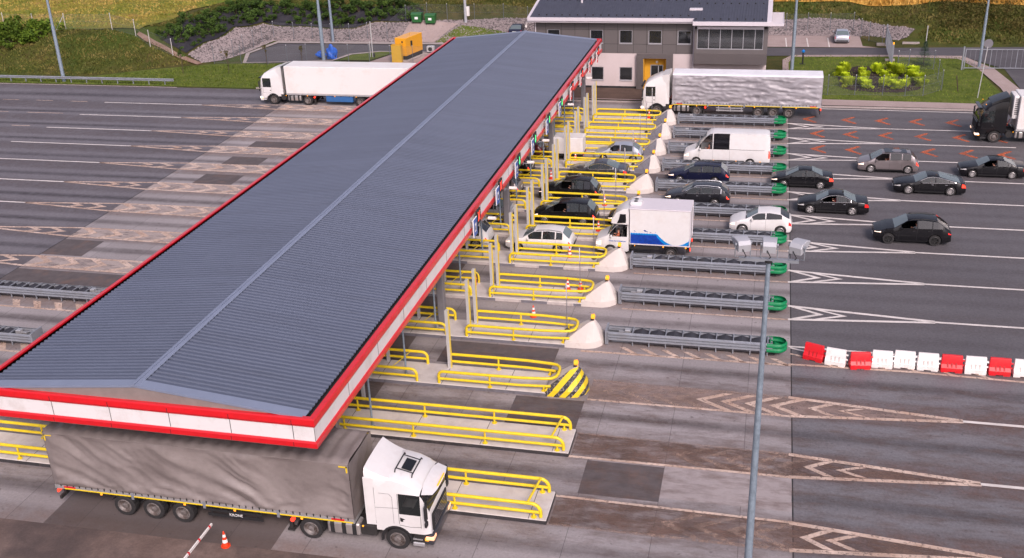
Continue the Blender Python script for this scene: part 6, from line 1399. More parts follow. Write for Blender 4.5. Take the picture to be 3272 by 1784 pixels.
# D: black lorry entering from the right
t = thing('lorry', 'black lorry with white refrigerated trailer entering at the right edge', 'lorry', (17.4, 94.15, 0), group=None)
tractor(t, dict(col='black', style='volvo'))
k = MB(); k.bbox(3.05, 16.5, -1.29, 1.29, 1.2, 4.0, .04); k.build('box_body', M['reefer'], t)
k = MB(); k.bbox(2.6, 3.05, -.95, .95, 2.0, 3.95, .12, seg=2); co = k.build('cooling_unit', M['reefer'], t, smooth=40)
k = MB()
for z in frange(2.4, 3.8, .16): k.box(2.75, 3.0, -.965, -.95, z, z + .07)
k.build('vent_slat', M['trim'], co)
trailer_common(t, 3.05, 13.4, yellow=False, axles=(11, 12.3, 13.6))
person('driver in a pale shirt in the black lorry at the right edge', (17.4 + 1.2, 94.15 - .68, 1.62), 'shirtwhite', 0, .95)
person('driver of the lorry with the silver-grey tarpaulin trailer', (-11.45 + 1.2, 99.95 - .68, 1.62), 'shirtred', 0, .95)

# ------------------------------------------------------------ building
t = thing('service_building', 'two-storey grey-brown and pale service building with glazed control room and ochre entrance', 'building', (-12, 108.2, 0))
BX0, BX1, BXC = -23.8, -0.2, -7.3
def bb(k, nm, m, **kw): return k.build(nm, m, t if 'par' not in kw else kw['par'])
t.location = (0, 0, 0)
k = MB()  # lower wall with openings as butt-jointed boxes
def wall_with_openings(k, x0, x1, z0, z1, yf, th, ops):
    xs = sorted({x0, x1} | {o[0] for o in ops} | {o[1] for o in ops})
    for a, b_ in zip(xs, xs[1:]):
        cuts = sorted([(o[2], o[3]) for o in ops if o[0] <= a + 1e-6 and o[1] >= b_ - 1e-6]); z = z0
        for c_, d in cuts:
            if c_ > z: k.box(a, b_, yf, yf + th, z, c_)
            z = d
        if z < z1: k.box(a, b_, yf, yf + th, z, z1)
lo_ops = [(-17.85, -16.57, .95, 2.33), (-14.92, -13.58, .95, 2.33), (-21.2, -20.0, .95, 2.33), (-12.40, -10.12, .15, 3.33)]
up_ops = [(-22.42, -21.1, 4.78, 6.13), (-17.94, -16.62, 4.78, 6.13), (-14.93, -13.61, 4.78, 6.13), (-11.97, -10.63, 4.78, 6.13), (-9.04, -7.68, 4.78, 6.13)]
wall_with_openings(k, BX0, BXC, .35, 3.8, 108.25, .3, lo_ops); k.box(BX0, BX0 + .3, 108.55, 122, .35, 3.8)
k.box(BXC, BX1, 108.35, 108.6, .1, 3.0)
bb(k, 'lower_wall', M['wallwhite'])
k = MB(); k.box(BX0 - .02, -12.42, 108.22, 108.5, 0, .35); k.box(-10.1, BXC, 108.22, 108.5, 0, .35); bb(k, 'plinth', M['dark'])
k = MB(); wall_with_openings(k, BX0, BXC, 3.8, 6.98, 108.2, .3, up_ops); k.box(BX0, BX0 + .3, 108.5, 122, 3.8, 6.98); k.box(BX1 - .3, BX1, 108.6, 122, .1, 6.9); bb(k, 'upper_wall', M['panelbrown'])
k = MB()
for x in (-22.6, -20.94, -19.53, -18.12, -16.5, -15.13, -13.48, -12.16, -10.53, -9.16): 
    for z0, z1 in ((3.8, 4.72), (4.72, 6.16), (6.16, 6.98)):
        if not (z0 == 4.72 and any(o[0] - .01 < x < o[1] + .01 for o in up_ops)): k.box(x - .012, x + .012, 108.19, 108.21, z0, z1)
for z in (4.72, 6.16): k.box(BX0, BXC, 108.19, 108.21, z - .012, z + .012)
bb(k, 'panel_joint', M['dark'])
for (a, b_, c_, d), up in [(o, False) for o in lo_ops[:3]] + [(o, True) for o in up_ops]:
    yf = 108.2 if up else 108.25
    f = MB(); f.box(a, a + .06, yf + .04, yf + .14, c_, d); f.box(b_ - .06, b_, yf + .04, yf + .14, c_, d); f.box(a + .06, b_ - .06, yf + .04, yf + .14, d - .06, d); f.box(a + .06, b_ - .06, yf + .04, yf + .14, c_, c_ + .06); f.box(a - .03, b_ + .03, yf - .06, yf + .03, c_ - .06, c_ - .01)
    fo = f.build('window', M['winframe'], t); g_ = MB(); g_.box(a + .06, b_ - .06, yf + .08, yf + .1, c_ + .06, d - .06); g_.build('pane', M['winglass'], fo)
    h_ = MB(); h_.box(a - .1, b_ + .1, yf + .9, yf + .95, c_ - .2, d + .2); h_.build('room_back', M['cabin'], fo)
k = MB()  # louvred portal
wall_with_openings(k, -13.12, -9.42, .05, 3.86, 107.85, .12, [(-12.42, -10.1, 0, 3.35)])
bb(k, 'portal', M['louvre'])
k = MB()
for z in frange(.1, 3.85, .09):
    if z > 3.35: k.box(-13.13, -9.41, 107.82, 107.86, z, z + .045)
    else: k.box(-13.13, -12.43, 107.82, 107.86, z, z + .045); k.box(-10.09, -9.41, 107.82, 107.86, z, z + .045)
bb(k, 'louvre', M['panelbrown'])
k = MB(); k.box(-12.42, -12.36, 107.97, 108.9, .1, 3.35); k.box(-10.16, -10.1, 107.97, 108.9, .1, 3.35); k.box(-12.36, -10.16, 107.97, 108.9, 3.3, 3.35); wall_with_openings(k, -12.36, -10.16, .1, 3.3, 108.8, .1, [(-11.78, -10.48, .1, 2.52)]); bb(k, 'entrance_recess', M['ochre'])
k = MB()
for a, b_ in ((-11.78, -11.7), (-11.0, -10.92), (-10.56, -10.48)): k.box(a, b_, 108.76, 108.84, .1, 2.52)
k.box(-11.7, -10.56, 108.76, 108.84, 2.44, 2.52); k.box(-11.7, -11.0, 108.76, 108.84, 1.15, 1.25); k.box(-11.7, -11.0, 108.76, 108.84, .1, .3)
d = bb(k, 'door', M['winframe']); k = MB(); k.box(-11.7, -10.56, 108.79, 108.81, .1, 2.44); k.build('pane', M['winglass'], d)
k = MB(); k.lathe([(.02, 0), (.14, .0), (.12, .08), (.02, .1)], 12, Matrix.Translation((-11.12, 108.8, 2.8)) @ Matrix.Rotation(R(90), 4, 'X')); bb(k, 'wall_lamp', M['fasciawhite'])
# control room: projects over the lower wall
k = MB(); k.box(BXC, BX1, 107.25, 108.6, 4.1, 4.5); k.box(BXC, BXC + .25, 107.25, 108.2, 4.5, 6.5); k.box(BX1 - .4, BX1, 107.25, 108.6, 4.5, 6.5); k.box(BXC, BX1, 107.25, 108.6, 6.75, 6.98); k.box(BXC, BX1, 107.3, 122, 6.98, 7.05); bb(k, 'control_room', M['panelbrown'])
k = MB(); k.box(BXC - .02, BX1 + .01, 107.25, 108.6, 3.0, 4.1); bb(k, 'louvre_band', M['louvre'])
k = MB()
for z in frange(3.04, 4.08, .1): k.box(BXC - .03, BX1 + .02, 107.21, 107.26, z, z + .05)
bb(k, 'louvre', M['panelbrown'])
k = MB(); k.box(BXC + .25, BX1 - .4, 107.15, 107.3, 6.5, 6.75); bb(k, 'blind_box', M['gutter'])
f = MB()
for x in [BXC + .25 + q * 1.12 for q in range(7)]: f.box(min(x, BX1 - .46), min(x, BX1 - .46) + .06, 107.3, 107.38, 4.56, 6.5)
f.box(BXC + .25, BX1 - .4, 107.3, 107.38, 4.5, 4.56); f.box(BXC + .25, BX1 - .4, 107.28, 107.4, 4.5, 4.52)
fo = bb(f, 'window', M['winframe']); k = MB(); k.box(BXC + .25, BX1 - .4, 107.33, 107.35, 4.56, 6.5); k.build('pane', M['ctrlglass'], fo)
k = MB(); k.box(BXC + .3, BX1 - .4, 111, 111.1, 4.5, 6.9); k.box(BXC + .3, BX1 - .4, 108.7, 111, 4.45, 4.5); k.build('room_back', M['fasciawhite'], fo)
k = MB(); k.bbox(-6.4, -1.4, 108.7, 109.4, 4.5, 5.25, .03); k.bbox(-5.5, -5.0, 109.6, 110, 4.5, 5.6, .05); k.bbox(-2.6, -2.1, 109.6, 110, 4.5, 5.6, .05); k.build('desk', M['gutter'], fo)
# roof
ra_ = 9.5; tz = math.tan(R(ra_)); y0, y1 = 107.35, 125
k = MB(); k.prism([(y0, 7.50), (y1, 7.50 + (y1 - y0) * tz), (y1, 7.3 + (y1 - y0) * tz), (y0, 7.3)], -24.1, BXC - .15, 'x'); k.prism([(y0 - .9, 7.36), (y1, 7.36 + (y1 - y0 + .9) * tz), (y1, 7.16 + (y1 - y0 + .9) * tz), (y0 - .9, 7.16)], BXC - .15, -.35, 'x')
bb(k, 'roof', M['slate'])
k = MB()
for x in frange(-23.8, -.5, .27):
    ya = y0 if x < BXC - .2 else y0 - .9; za = 7.505 if x < BXC - .2 else 7.365
    k.add([(x, ya + .1, za + .1 * tz), (x + .03, ya + .1, za + .1 * tz), (x + .03, y1, za + (y1 - ya) * tz), (x, y1, za + (y1 - ya) * tz), (x + .015, ya + .1, za + .1 * tz + .03), (x + .015, y1, za + (y1 - ya) * tz + .03)], [(0, 3, 5, 4), (1, 4, 5, 2), (0, 4, 1)])
bb(k, 'roof_tile_rib', M['slate'])
k = MB()
for x in frange(-23.2, -.6, .8):
    for yy in (107.95, 112.4):
        off = 0 if x < BXC - .2 else -.9; k.box(x - .06, x + .06, yy + off, yy + off + .12, 7.5 + (yy - 107.35) * tz - (.0 if not off else .14), 7.62 + (yy - 107.35) * tz - (.0 if not off else .14))
bb(k, 'snow_guard', M['dark'])
k = MB(); k.box(-24.3, BXC - .1, 107.2, 107.35, 7.18, 7.52); k.box(-24.3, BXC - .1, 107.35, 108.3, 7.0, 7.18); k.box(BXC - .15, .1, 106.3, 106.45, 7.0, 7.38); k.box(BXC - .15, .1, 106.45, 108.3, 6.98, 7.08)
for a, b_, yy, zz in ((-24.3, -24.05, y0, 7.2), (-.35, .1, y0 - .9, 7.06)): k.prism([(yy, zz), (yy, zz + .36), (y1, zz + .36 + (y1 - yy) * tz), (y1, zz + (y1 - yy) * tz)], a, b_, 'x')
k.cyl((-23.65, 108.1, .1), (-23.65, 108.1, 7.1), .06, .06, 8); k.cyl((BXC - .1, 107.9, 3.9), (BXC - .1, 107.9, 7.1), .06, .06, 8); k.cyl((BXC - .1, 108.1, .1), (BXC - .1, 107.9, 3.9), .06, .06, 8)
bb(k, 'gutter', M['gutter'])
k = MB()  # slatted sun shade at the right corner
for y in frange(106.6, 112.5, .28): k.box(.1, 1.25, y, y + .07, 7.02, 7.22)
k.box(1.2, 1.27, 106.5, 112.6, 7.0, 7.24); k.box(.1, 1.27, 106.4, 106.5, 7.0, 7.24); bb(k, 'sun_shade', M['gutter'])
for x, yy in ((-19.4, 111.8), (-12.0, 112.6)):
    k = MB(); z = 7.5 + (yy - 107.35) * tz; k.cyl((x, yy, z - .1), (x, yy, z + 1.2), .11, .11, 10); bb(k, 'vent_pipe', M['gutter'])
k = MB(); k.bbox(-8.05, -6.75, 109.6, 110.2, 7.75, 8.05, .03); k.box(-7.9, -6.9, 109.7, 110.1, 7.5, 7.8); bb(k, 'roof_vent', M['gutter'])
k = MB(); k.box(-21, -13.5, 116.5, 119, 9.0, 10.2); bb(k, 'roof_plant', M['slate'])
k = MB(); k.tube([(-24.2, 107.9, 6.9), (-24.5, 107.7, 6.95), (-24.55, 107.7, 6.6)], .05, 6); k.lathe([(.02, .12), (.1, .1), (.12, -.05), (.05, -.16)], 10, Matrix.Translation((-24.55, 107.7, 6.5))); bb(k, 'dome_camera', M['wbwhite'])
k = MB(); k.box(BX0, BX1, 121.8, 122, 0, 7); bb(k, 'back_wall', M['wallwhite'])

# ------------------------------------------------------------ masts and poles
def mast(lab, x, y, h_, r0=.13, head=False, base=None, box=False):
    z0 = H(x, y); t = thing('light_mast', lab, 'light mast', (x, y, z0), group='tall light masts')
    k = MB(); k.cyl((0, 0, -.1), (0, 0, h_ * .35), r0 * 1.15, r0, 14); k.cyl((0, 0, h_ * .35), (0, 0, h_), r0 * .82, r0 * .4, 14); k.build('mast', M['pole'], t, smooth=50)
    k = MB(); k.box(-.75, .75, -.06, .06, h_, h_ + .06); k.build('crossarm', M['galv'], t)
    for a in (-.5, 0, .5): k = MB(); k.bbox(a - .2, a + .2, -.5, .1, h_ + .1, h_ + .4, .05); k.build('floodlight', M['floodgrey'], t)
mast('tall light mast behind the guardrail at the upper left', -79.35, 106.3, 18, .19)
mast('light mast rising behind the white box lorry beside the blue tarpaulin', -52.3, 119.0, 17, .2)
mast('thinner light mast at the far side of the yard', -55.5, 129.9, 16, .15)
mast('slim mast behind the canopy at the left end of the building', -25.8, 135.5, 14, .1)
mast('light mast on the lawn behind the silver-grey tarpaulin lorry', 2.5, 116.9, 18, .17)
mast('light mast behind the round sign at the upper right', 22.0, 121.2, 16, .14)
t = thing('camera_mast', 'pale mast with camera arm and white cabinet, left of the canopy far end', 'camera mast', (-39.0, 135.6, H(-39, 135.6)), rot=(0, R(0), 0))
k = MB(); k.cyl((0, 0, -.2), (0, 0, 8), .20, .14, 12); k.build('mast', M['floodgrey'], t, smooth=50)
k = MB(); k.bbox(.2, .55, -.2, .2, .9, 2.1, .03); k.build('cabinet', M['wbwhite'], t)
k = MB(); k.tube([(0, 0, 4.0), (.9, 0, 4.6)], .04, 6); k.box(0, 2.3, -.05, .05, 4.6, 4.72); k.build('arm', M['pole'], t)
k = MB(); k.bbox(.5, 1.2, -.2, .2, 4.75, 5.1, .05); k.bbox(1.7, 2.2, -.15, .15, 4.75, 5.0, .04); k.build('camera', M['wbwhite'], t)
t = thing('yard_post', 'thin pale post on the small grass patch in the yard', 'post', (-46.7, 120.9, .1))
k = MB(); k.cyl((0, 0, 0), (0, 0, 4.3), .06, .05, 8); k.cyl((-.3, 0, 0), (-.3, 0, 1.9), .04, .04, 8); k.build('pole', M['postgrey'], t); k = MB(); k.bbox(.05, .25, -.1, .1, 0, .5, .02); k.build('junction_box', M['trim'], t)
t = thing('round_sign', 'round road sign seen from behind on a thin post at the upper right', 'sign', (19.85, 107.9, 0.03))
k = MB(); k.cyl((0, 0, 0), (.25, 0, 4.9), .045, .045, 8); k.build('post', M['postgrey'], t, smooth=50)
k = MB(); k.cyl((.29, .03, 5.2), (.29, .07, 5.2), .42, .42, 20); k.build('plate', M['colgrey'], t)
t = thing('bollard_lamp', 'black bollard with bright blue head on the lawn beside the mast', 'bollard', (3.7, 121.2, .03))
k = MB(); k.cyl((0, 0, 0), (0, 0, 1.3), .09, .09, 10); k.box(-.3, .3, -.2, .2, 0, .03); k.build('post', M['trim'], t, smooth=50); k = MB(); k.lathe([(.12, 1.3), (.14, 1.5), (.05, 1.6)], 10); k.box(-.18, .18, -.04, .04, 1.38, 1.5); k.build('head', pm('hydrant_blue', (0.0, .18, .6), .4), t)
t = thing('wooden_stake', 'dark leaning stake in the lawn at the upper right', 'stake', (18.2, 110.3, 0)); k = MB(); k.cyl((.2, 0, 0), (-.1, 0, 1.6), .05, .05, 6); k.build('pole', M['bark'], t)
t = thing('marker_post', 'thin pale marker post on the bank above the little fir', 'post', (17.6, 130.5, 0)); k = MB(); k.cyl((0, 0, 0), (0, 0, 2.6), .05, .05, 6); k.build('pole', M['postgrey'], t)

# guardrail at the upper left
t = thing('roadside_guardrail', 'steel guardrail along the grass at the upper left', 'guardrail', (-100, 105.7, 0))
g_ = rail_mesh(-130, -64.8, 0, -1, .42, .74, .07, 2, 4.0); o = g_.build('rail', M['galv'], t, loc=(100, 0, 0))
for q in range(24): k = MB(); xx = -66.0 - q * 2.0 + 100; k.box(xx - .04, xx + .04, .0, .12, 0, .72); k.build('post', M['galv'], t)

# ------------------------------------------------------------ generator, cabinets, bins, covered bike
t = thing('generator', 'yellow container generator on a black frame in the yard', 'generator', (-42.0, 120.9, .12), rz=R(-12)); t.scale = (.60, .85, .82)
k = MB(); k.bbox(-1.25, 1.25, -2.3, 2.3, .75, 3.3, .06); k.build('housing', M['gencol'], t)
k = MB(); k.box(-1.2, 1.2, -2.2, 2.2, .2, .76); k.build('skid_frame', M['trim'], t)
k = MB(); k.box(1.25, 1.262, -1.0, -.5, 1.9, 2.7); k.box(-.2, .25, -2.315, -2.30, 2.2, 2.5); k.box(.3, .6, -2.315, -2.30, 2.6, 2.9); k.build('control_window', M['dark'], t)
k = MB()
for z in frange(.9, 1.9, .14): k.box(-1.0, 1.0, -2.312, -2.30, z, z + .05)
for y in (-1.2, -.2, .8, 1.7): k.box(1.25, 1.258, y, y + .02, .9, 3.2)
k.cyl((.3, 0, 3.3), (.3, 0, 3.6), .05, .05, 8); k.build('vent_slat', M['cabinetcol'], t)
text_mesh('POWER', .26, M['trim'], t, loc=(-.7, -2.305, 2.75), rot=(R(90), 0, 0)) if False else None
k = MB(); k.box(-1.6, 1.9, -2.6, 2.5, -.12, .2); k.build('plinth', M['kerb'], t)
t = thing('electric_cabinet', 'ochre electric cabinet in front of the yellow generator', 'cabinet', (-42.7, 118.5, .1)); k = MB(); k.bbox(-.6, .6, -.35, .35, 0, 2.0, .03); k.build('housing', M['cabinetcol'], t); k = MB(); k.box(-.62, .62, -.37, .37, 2.0, 2.06); k.box(-.01, .01, -.355, -.35, .05, 1.95); k.bbox(-.5, -.42, -.37, -.35, .9, 1.1, .01); k.build('lid', M['ochre'], t)
t = thing('air_unit', 'small grey air unit on the pavers right of the generator', 'air unit', (-40.3, 124.0, .1)); k = MB(); k.bbox(-.45, .45, -.3, .3, .1, .8, .04); k.build('housing', M['postgrey'], t); k = MB(); k.cyl((0, -.305, .45), (0, -.30, .45), .26, .26, 14); k.box(-.4, .4, -.25, .25, 0, .1); k.build('fan_grille', M['trim'], t)
for x, lab in ((-45.2, 'left green wheeled waste container by the gravel slope'), (-43.35, 'right green wheeled waste container by the gravel slope')):
    t = thing('waste_container', lab, 'bin', (x, 134.2, H(x, 134.2) + .15), rz=R(3), group='green waste containers')
    k = MB(); k.add([(-.6, -.42, .15), (.6, -.42, .15), (.6, .42, .15), (-.6, .42, .15), (-.68, -.53, 1.15), (.68, -.53, 1.15), (.68, .5, 1.15), (-.68, .5, 1.15)], [(0, 3, 2, 1), (4, 5, 6, 7), (0, 1, 5, 4), (1, 2, 6, 5), (2, 3, 7, 6), (3, 0, 4, 7)]); k.build('body', M['bingreen'], t)
    k = MB(); k.prism([(-.56, 1.15), (-.5, 1.27), (0, 1.38), (.52, 1.3), (.55, 1.15)], -.7, .7, 'x'); k.build('lid', M['bingreen'], t, smooth=30)
    k = MB(); k.box(-.22, .22, -.50, -.485, .55, .85); k.build('label', M['signwhite'], t)
    for a in (-.5, .5):
        k = MB(); k.cyl((a - .04, -.35, .09), (a + .04, -.35, .09), .09, .09, 10); k.cyl((a - .04, .35, .09), (a + .04, .35, .09), .09, .09, 10); k.build('wheel', M['trim'], t)
def lumpy(c0, r, nseg, amp, seed, flat=1.0):
    bm = bmesh.new(); bmesh.ops.create_icosphere(bm, subdivisions=nseg, radius=1); rn = random.Random(seed); ph = [rn.uniform(0, 6) for _ in range(6)]
    for v in bm.verts:
        p = v.co.copy(); d = 1 + amp * (math.sin(p.x * 3.1 + ph[0]) * math.sin(p.y * 3.7 + ph[1]) + .6 * math.sin(p.z * 5.3 + ph[2] + p.x * 4) + .4 * math.sin(p.y * 8 + ph[3]))
        v.co = Vector((p.x * r[0] * d + c0[0], p.y * r[1] * d + c0[1], max(c0[2] + p.z * r[2] * d, .05)))
    bm.verts.index_update(); out = ([v.co.copy() for v in bm.verts], [tuple(v.index for v in f.verts) for f in bm.faces]); bm.free(); return out
t = thing('covered_motorbike', 'bright blue tarpaulin over a motorbike beside the light mast in the yard', 'tarpaulin', (-52.2, 119.9, .03))
k = MB(); k.add(*lumpy((.55, 0, .55), (.62, .4, .95), 4, .26, 3)); k.add(*lumpy((-.75, 0, .55), (.62, .35, .42), 3, .24, 5)); k.build('tarpaulin', M['tarpblue'], t, smooth=60)
k = MB(); k.cyl((-.9, -.08, .3), (-.9, .08, .3), .3, .3, 14); k.cyl((.8, -.08, .3), (.8, .08, .3), .3, .3, 14); k.build('wheel', M['tyre'], t)

# ------------------------------------------------------------ fences
def wire_mat():
    m, nt, b = NT('chain_link'); b.inputs['Base Color'].default_value = (.22, .23, .24, 1); b.inputs['Roughness'].default_value = .6
    b.inputs['Alpha'].default_value = .09; b.inputs['Specular IOR Level'].default_value = .1; return m
M['wire'] = wire_mat(); M['fpost'] = pm('fence_post_grey', (.14, .155, .18), .5, .2); M['fpostw'] = pm('fence_post_pale', (.50, .48, .46), .5)
M['fhead'] = pm('fence_post_cap', (.5, .5, .52), .4)
def fence(lab, pts, h_, post, step=None, r_=.035, group=None, wire=True, name='wire_fence'):
    if step:
        P = []
        for (xa, ya), (xb, yb) in zip(pts, pts[1:]):
            n = max(1, round(math.hypot(xb - xa, yb - ya) / step)); P += [(xa + (xb - xa) * q / n, ya + (yb - ya) * q / n) for q in range(n)]
        P.append(pts[-1])
    else: P = pts
    t = thing(name, lab, 'fence', (P[0][0], P[0][1], H(*P[0])), group=group); o0 = Vector((P[0][0], P[0][1], H(*P[0])))
    for x, y in P:
        z = H(x, y); k = MB(); k.cyl(Vector((x, y, z - .1)) - o0, Vector((x, y, z + h_)) - o0, r_, r_, 6); po = k.build('post', post, t)
        k = MB(); k.cyl(Vector((x, y, z + h_)) - o0, Vector((x, y, z + h_ + .08)) - o0, r_ * 1.5, r_ * 1.2, 6); k.build('cap', M['fhead'], po)
    if wire:
        k = MB()
        for (xa, ya), (xb, yb) in zip(P, P[1:]):
            za, zb_ = H(xa, ya), H(xb, yb); k.add([Vector(p) - o0 for p in ((xa, ya, za), (xb, yb, zb_), (xb, yb, zb_ + h_ - .1), (xa, ya, za + h_ - .1))], [(0, 1, 2, 3)])
        k.build('wire_mesh', M['wire'], t)
        k = MB()
        for (xa, ya), (xb, yb) in zip(P, P[1:]):
            za, zb_ = H(xa, ya), H(xb, yb)
            for dz_ in (.1, h_ * .5, h_ - .1): k.cyl(Vector((xa, ya, za + dz_)) - o0, Vector((xb, yb, zb_ + dz_)) - o0, .008, .008, 4)
        k.build('tension_wire', M['fpost'], t)
    return t
fence('wire fence with slim grey posts between the lorry lane and the yard', [(-65.6, 116.6), (-62, 116.6), (-58.5, 116.6), (-56.4, 117.6), (-54.2, 118.3), (-48.9, 118.5), (-46.2, 118.4), (-43.5, 118.2), (-40.7, 118.2), (-38.3, 118.3), (-35.5, 118.3)], 2.1, M['fpost'])
fence('wire fence along the gravel slope behind the yard', [(-65.0, 120.5), (-65.0, 123.3), (-65.0, 126.2), (-64.9, 128.6), (-64.3, 130.9), (-61.3, 130.6), (-58.6, 130.5), (-56.0, 130.5), (-53.4, 130.5), (-51.0, 130.8), (-48.3, 130.8), (-47.0, 134.9), (-44.2, 135.4), (-41.5, 135.6), (-38, 136.4), (-34.2, 137), (-31, 137.2), (-27.6, 137.6)], 2.1, M['fpost'])
fence('wire fence along the gravel behind the parked silver hatchback', [(-.5, 138.2), (1.9, 138.4), (4.5, 138.5), (7.2, 138.6), (10.0, 138.7), (10.8, 136.5), (11.6, 134.4), (13.0, 132.6)], 2.2, M['fpost'])
fence('low wire fence around the yellow shrub bed', [(3.5, 107.6), (5.9, 107.7), (8.5, 107.9), (11.1, 107.9), (13.2, 107.9), (14.9, 108.2), (16.9, 110.6), (17.1, 115.2), (17.2, 119.7), (14.7, 120), (13.5, 119.3)], 2.0, M['fpost'])
fl = fence('old fence with pale leaning posts on top of the bank at the upper left', [(-128, 119.9), (-119, 119.9), (-110, 119.8), (-101, 119.7), (-96.4, 119.6), (-91.9, 119.4), (-87.2, 119.3), (-80.5, 119.2), (-77.2, 119.0), (-74.6, 117.7), (-71.2, 116.9)], 2.0, M['fpostw'], r_=.045)
k = MB(); o0 = fl.location; k.cyl(Vector((-88.6, 119.0, H(-88.6, 119) - .1)) - o0, Vector((-87.2, 119.3, H(-87.2, 119.3) + 1.8)) - o0, .045, .045, 6); k.build('brace', M['fpostw'], fl)
def gate(lab, p0, p1, h_, bars, name='sliding_gate'):
    v = Vector((p1[0] - p0[0], p1[1] - p0[1], 0)); L_ = v.length; t = thing(name, lab, 'gate', (p0[0], p0[1], H(*p0) + .05), rz=math.atan2(v.y, v.x), group=None)
    k = MB()
    for a in (0, L_ - .08): k.box(a, a + .08, -.04, .04, 0, h_)
    for z in (.15, h_ - .08): k.box(.08, L_ - .08, -.035, .035, z, z + .08)
    for q in range(1, 4): xq = L_ * q / 4; k.box(xq - .03, xq + .03, -.03, .03, .23, h_ - .08)
    k.build('frame', M['galv'], t)
    k = MB(); n = int(L_ / bars)
    for q in range(1, n): xq = L_ * q / n; k.box(xq - .012, xq + .012, -.012, .012, .23, h_ - .08)
    k.build('bars', M['galv'], t)
    for a in (-.25, L_ + .1): k = MB(); k.bbox(a, a + .16, -.08, .08, -.05, h_ + .25, .02); k.build('gate_post', M['galv'], t)
    k = MB(); k.lathe([(.09, h_ + .25), (.08, h_ + .42), (.02, h_ + .46)], 10, Matrix.Translation((L_ + .18, 0, 0))); k.build('warning_lamp', M['amber'], t); return t
gate('tall silver sliding gate across the yard road, seen nearly end-on', (13.3, 131.6), (13.0, 120.6), 2.2, .14)
gate('wide wire gate at the right edge with an orange lamp', (20.2, 119.7), (30.5, 120.2), 2.2, .5, 'swing_gate')
k = MB(); k.box(12.3, 13.6, 131.5, 132.1, .0, .25); k.box(12.6, 13.6, 123.3, 123.8, 0, .2); k.box(15.3, 17.2, 132.7, 133.1, .0, .2); tag(k.build('gate_foundation', M['kerb']), kind='structure')

# ------------------------------------------------------------ plants
def leafmat(name, cols, sc=2.5):
    m, nt, b = NT(name); n = noise(nt, sc, 3); oi = nd(nt, 'ShaderNodeObjectInfo'); col = ramp(nt, n, [(.3, cols[0]), (.5, cols[1]), (.7, cols[2])])
    v = mth(nt, 'MULTIPLY_ADD', oi.outputs['Random'], .5, .72); hs = nd(nt, 'ShaderNodeHueSaturation'); nt.links.new(v, hs.inputs['Value']); nt.links.new(col, hs.inputs['Color'])
    nt.links.new(hs.outputs[0], b.inputs['Base Color']); b.inputs['Roughness'].default_value = .7; b.inputs['Specular IOR Level'].default_value = .2
    return m
M['leafdk'] = leafmat('dark_shrub_leaves', [(.022, .045, .012), (.045, .085, .016), (.09, .15, .02)])
M['leafhedge'] = leafmat('hedge_leaves', [(.035, .07, .008), (.075, .13, .012), (.15, .21, .02)])
M['leafyel'] = leafmat('yellow_green_leaves', [(.22, .33, .01), (.40, .52, .015), (.56, .63, .03)])
M['leafweed'] = leafmat('weed_leaves', [(.05, .06, .015), (.10, .09, .025), (.22, .15, .05)])
M['needle'] = leafmat('fir_needles', [(.012, .035, .018), (.025, .06, .03), (.04, .09, .04)])
def leafcloud(mb, n, r, h_, rn, lsz=.09, clumps=7, up=.0, z0=0.0):
    cl = [(rn.gauss(0, r * .45), rn.gauss(0, r * .45), z0 + h_ * rn.uniform(.2, .85), rn.uniform(.28, .5) * r) for _ in range(clumps)]
    for _ in range(n):
        cx, cy, cz, cr = rn.choice(cl); d = Vector((rn.gauss(0, 1), rn.gauss(0, 1), rn.gauss(0, 1))).normalized() * cr * rn.uniform(.55, 1.15)
        p = Vector((cx + d.x, cy + d.y, max(.05, cz + d.z * .9 + up * rn.random()))); s = lsz * rn.uniform(.6, 1.5)
        a = Vector((rn.gauss(0, 1), rn.gauss(0, 1), rn.gauss(0, .7))).normalized() * s; b_ = a.cross(Vector((rn.gauss(0, 1), rn.gauss(0, 1), rn.gauss(0, 1)))).normalized() * s * .6
        mb.add([p - a, p + b_, p + a, p - b_], [(0, 1, 2, 3)])
def shrub_proto(seed, n, r, h_, mat, lsz, clumps, name='shrub', spiky=False):
    rn = random.Random(seed); mb = MB(); leafcloud(mb, n, r, h_, rn, lsz, clumps)
    if spiky:
        for _ in range(int(n * .35)):
            a = rn.uniform(0, 6.28); l_ = rn.uniform(.5, 1.15) * r; tip = Vector((math.cos(a) * l_, math.sin(a) * l_, h_ * rn.uniform(.4, 1.15))); q = tip * rn.uniform(.75, 1.0); sd_ = Vector((-math.sin(a), math.cos(a), .3)) * .05
            mb.add([q * .8, q + sd_, tip * 1.05, q - sd_], [(0, 1, 2, 3)])
    st = MB()
    for _ in range(6): a = rn.uniform(0, 6.28); st.cyl((0, 0, -.1), (math.cos(a) * r * .4, math.sin(a) * r * .4, h_ * .55), .03, .012, 5)
    return mb, st
def plant_set(spots, protos, name, cat, labf, group, mat, sc=(.8, 1.25)):
    base = {}
    for q, (x, y, s) in enumerate(spots):
        kx = q % len(protos)
        if kx not in base:
            o = protos[kx][0].build(name, mat); st = protos[kx][1].build('stem', M['bark'], o); base[kx] = o; c_ = o
        else: c_ = copy_tree(base[kx], None)
        c_.location = (x, y, H(x, y) - .02); f = s * random.uniform(*sc); c_.scale = (f, f, f * random.uniform(.85, 1.15)); c_.rotation_euler.z = random.uniform(0, 6.28)
        tag(c_, labf(q, x, y), cat, group)
rn = random.Random(11)
dp = [shrub_proto(20 + q, 420, .62, .95, None, .085, 7) for q in range(4)]
spots = []
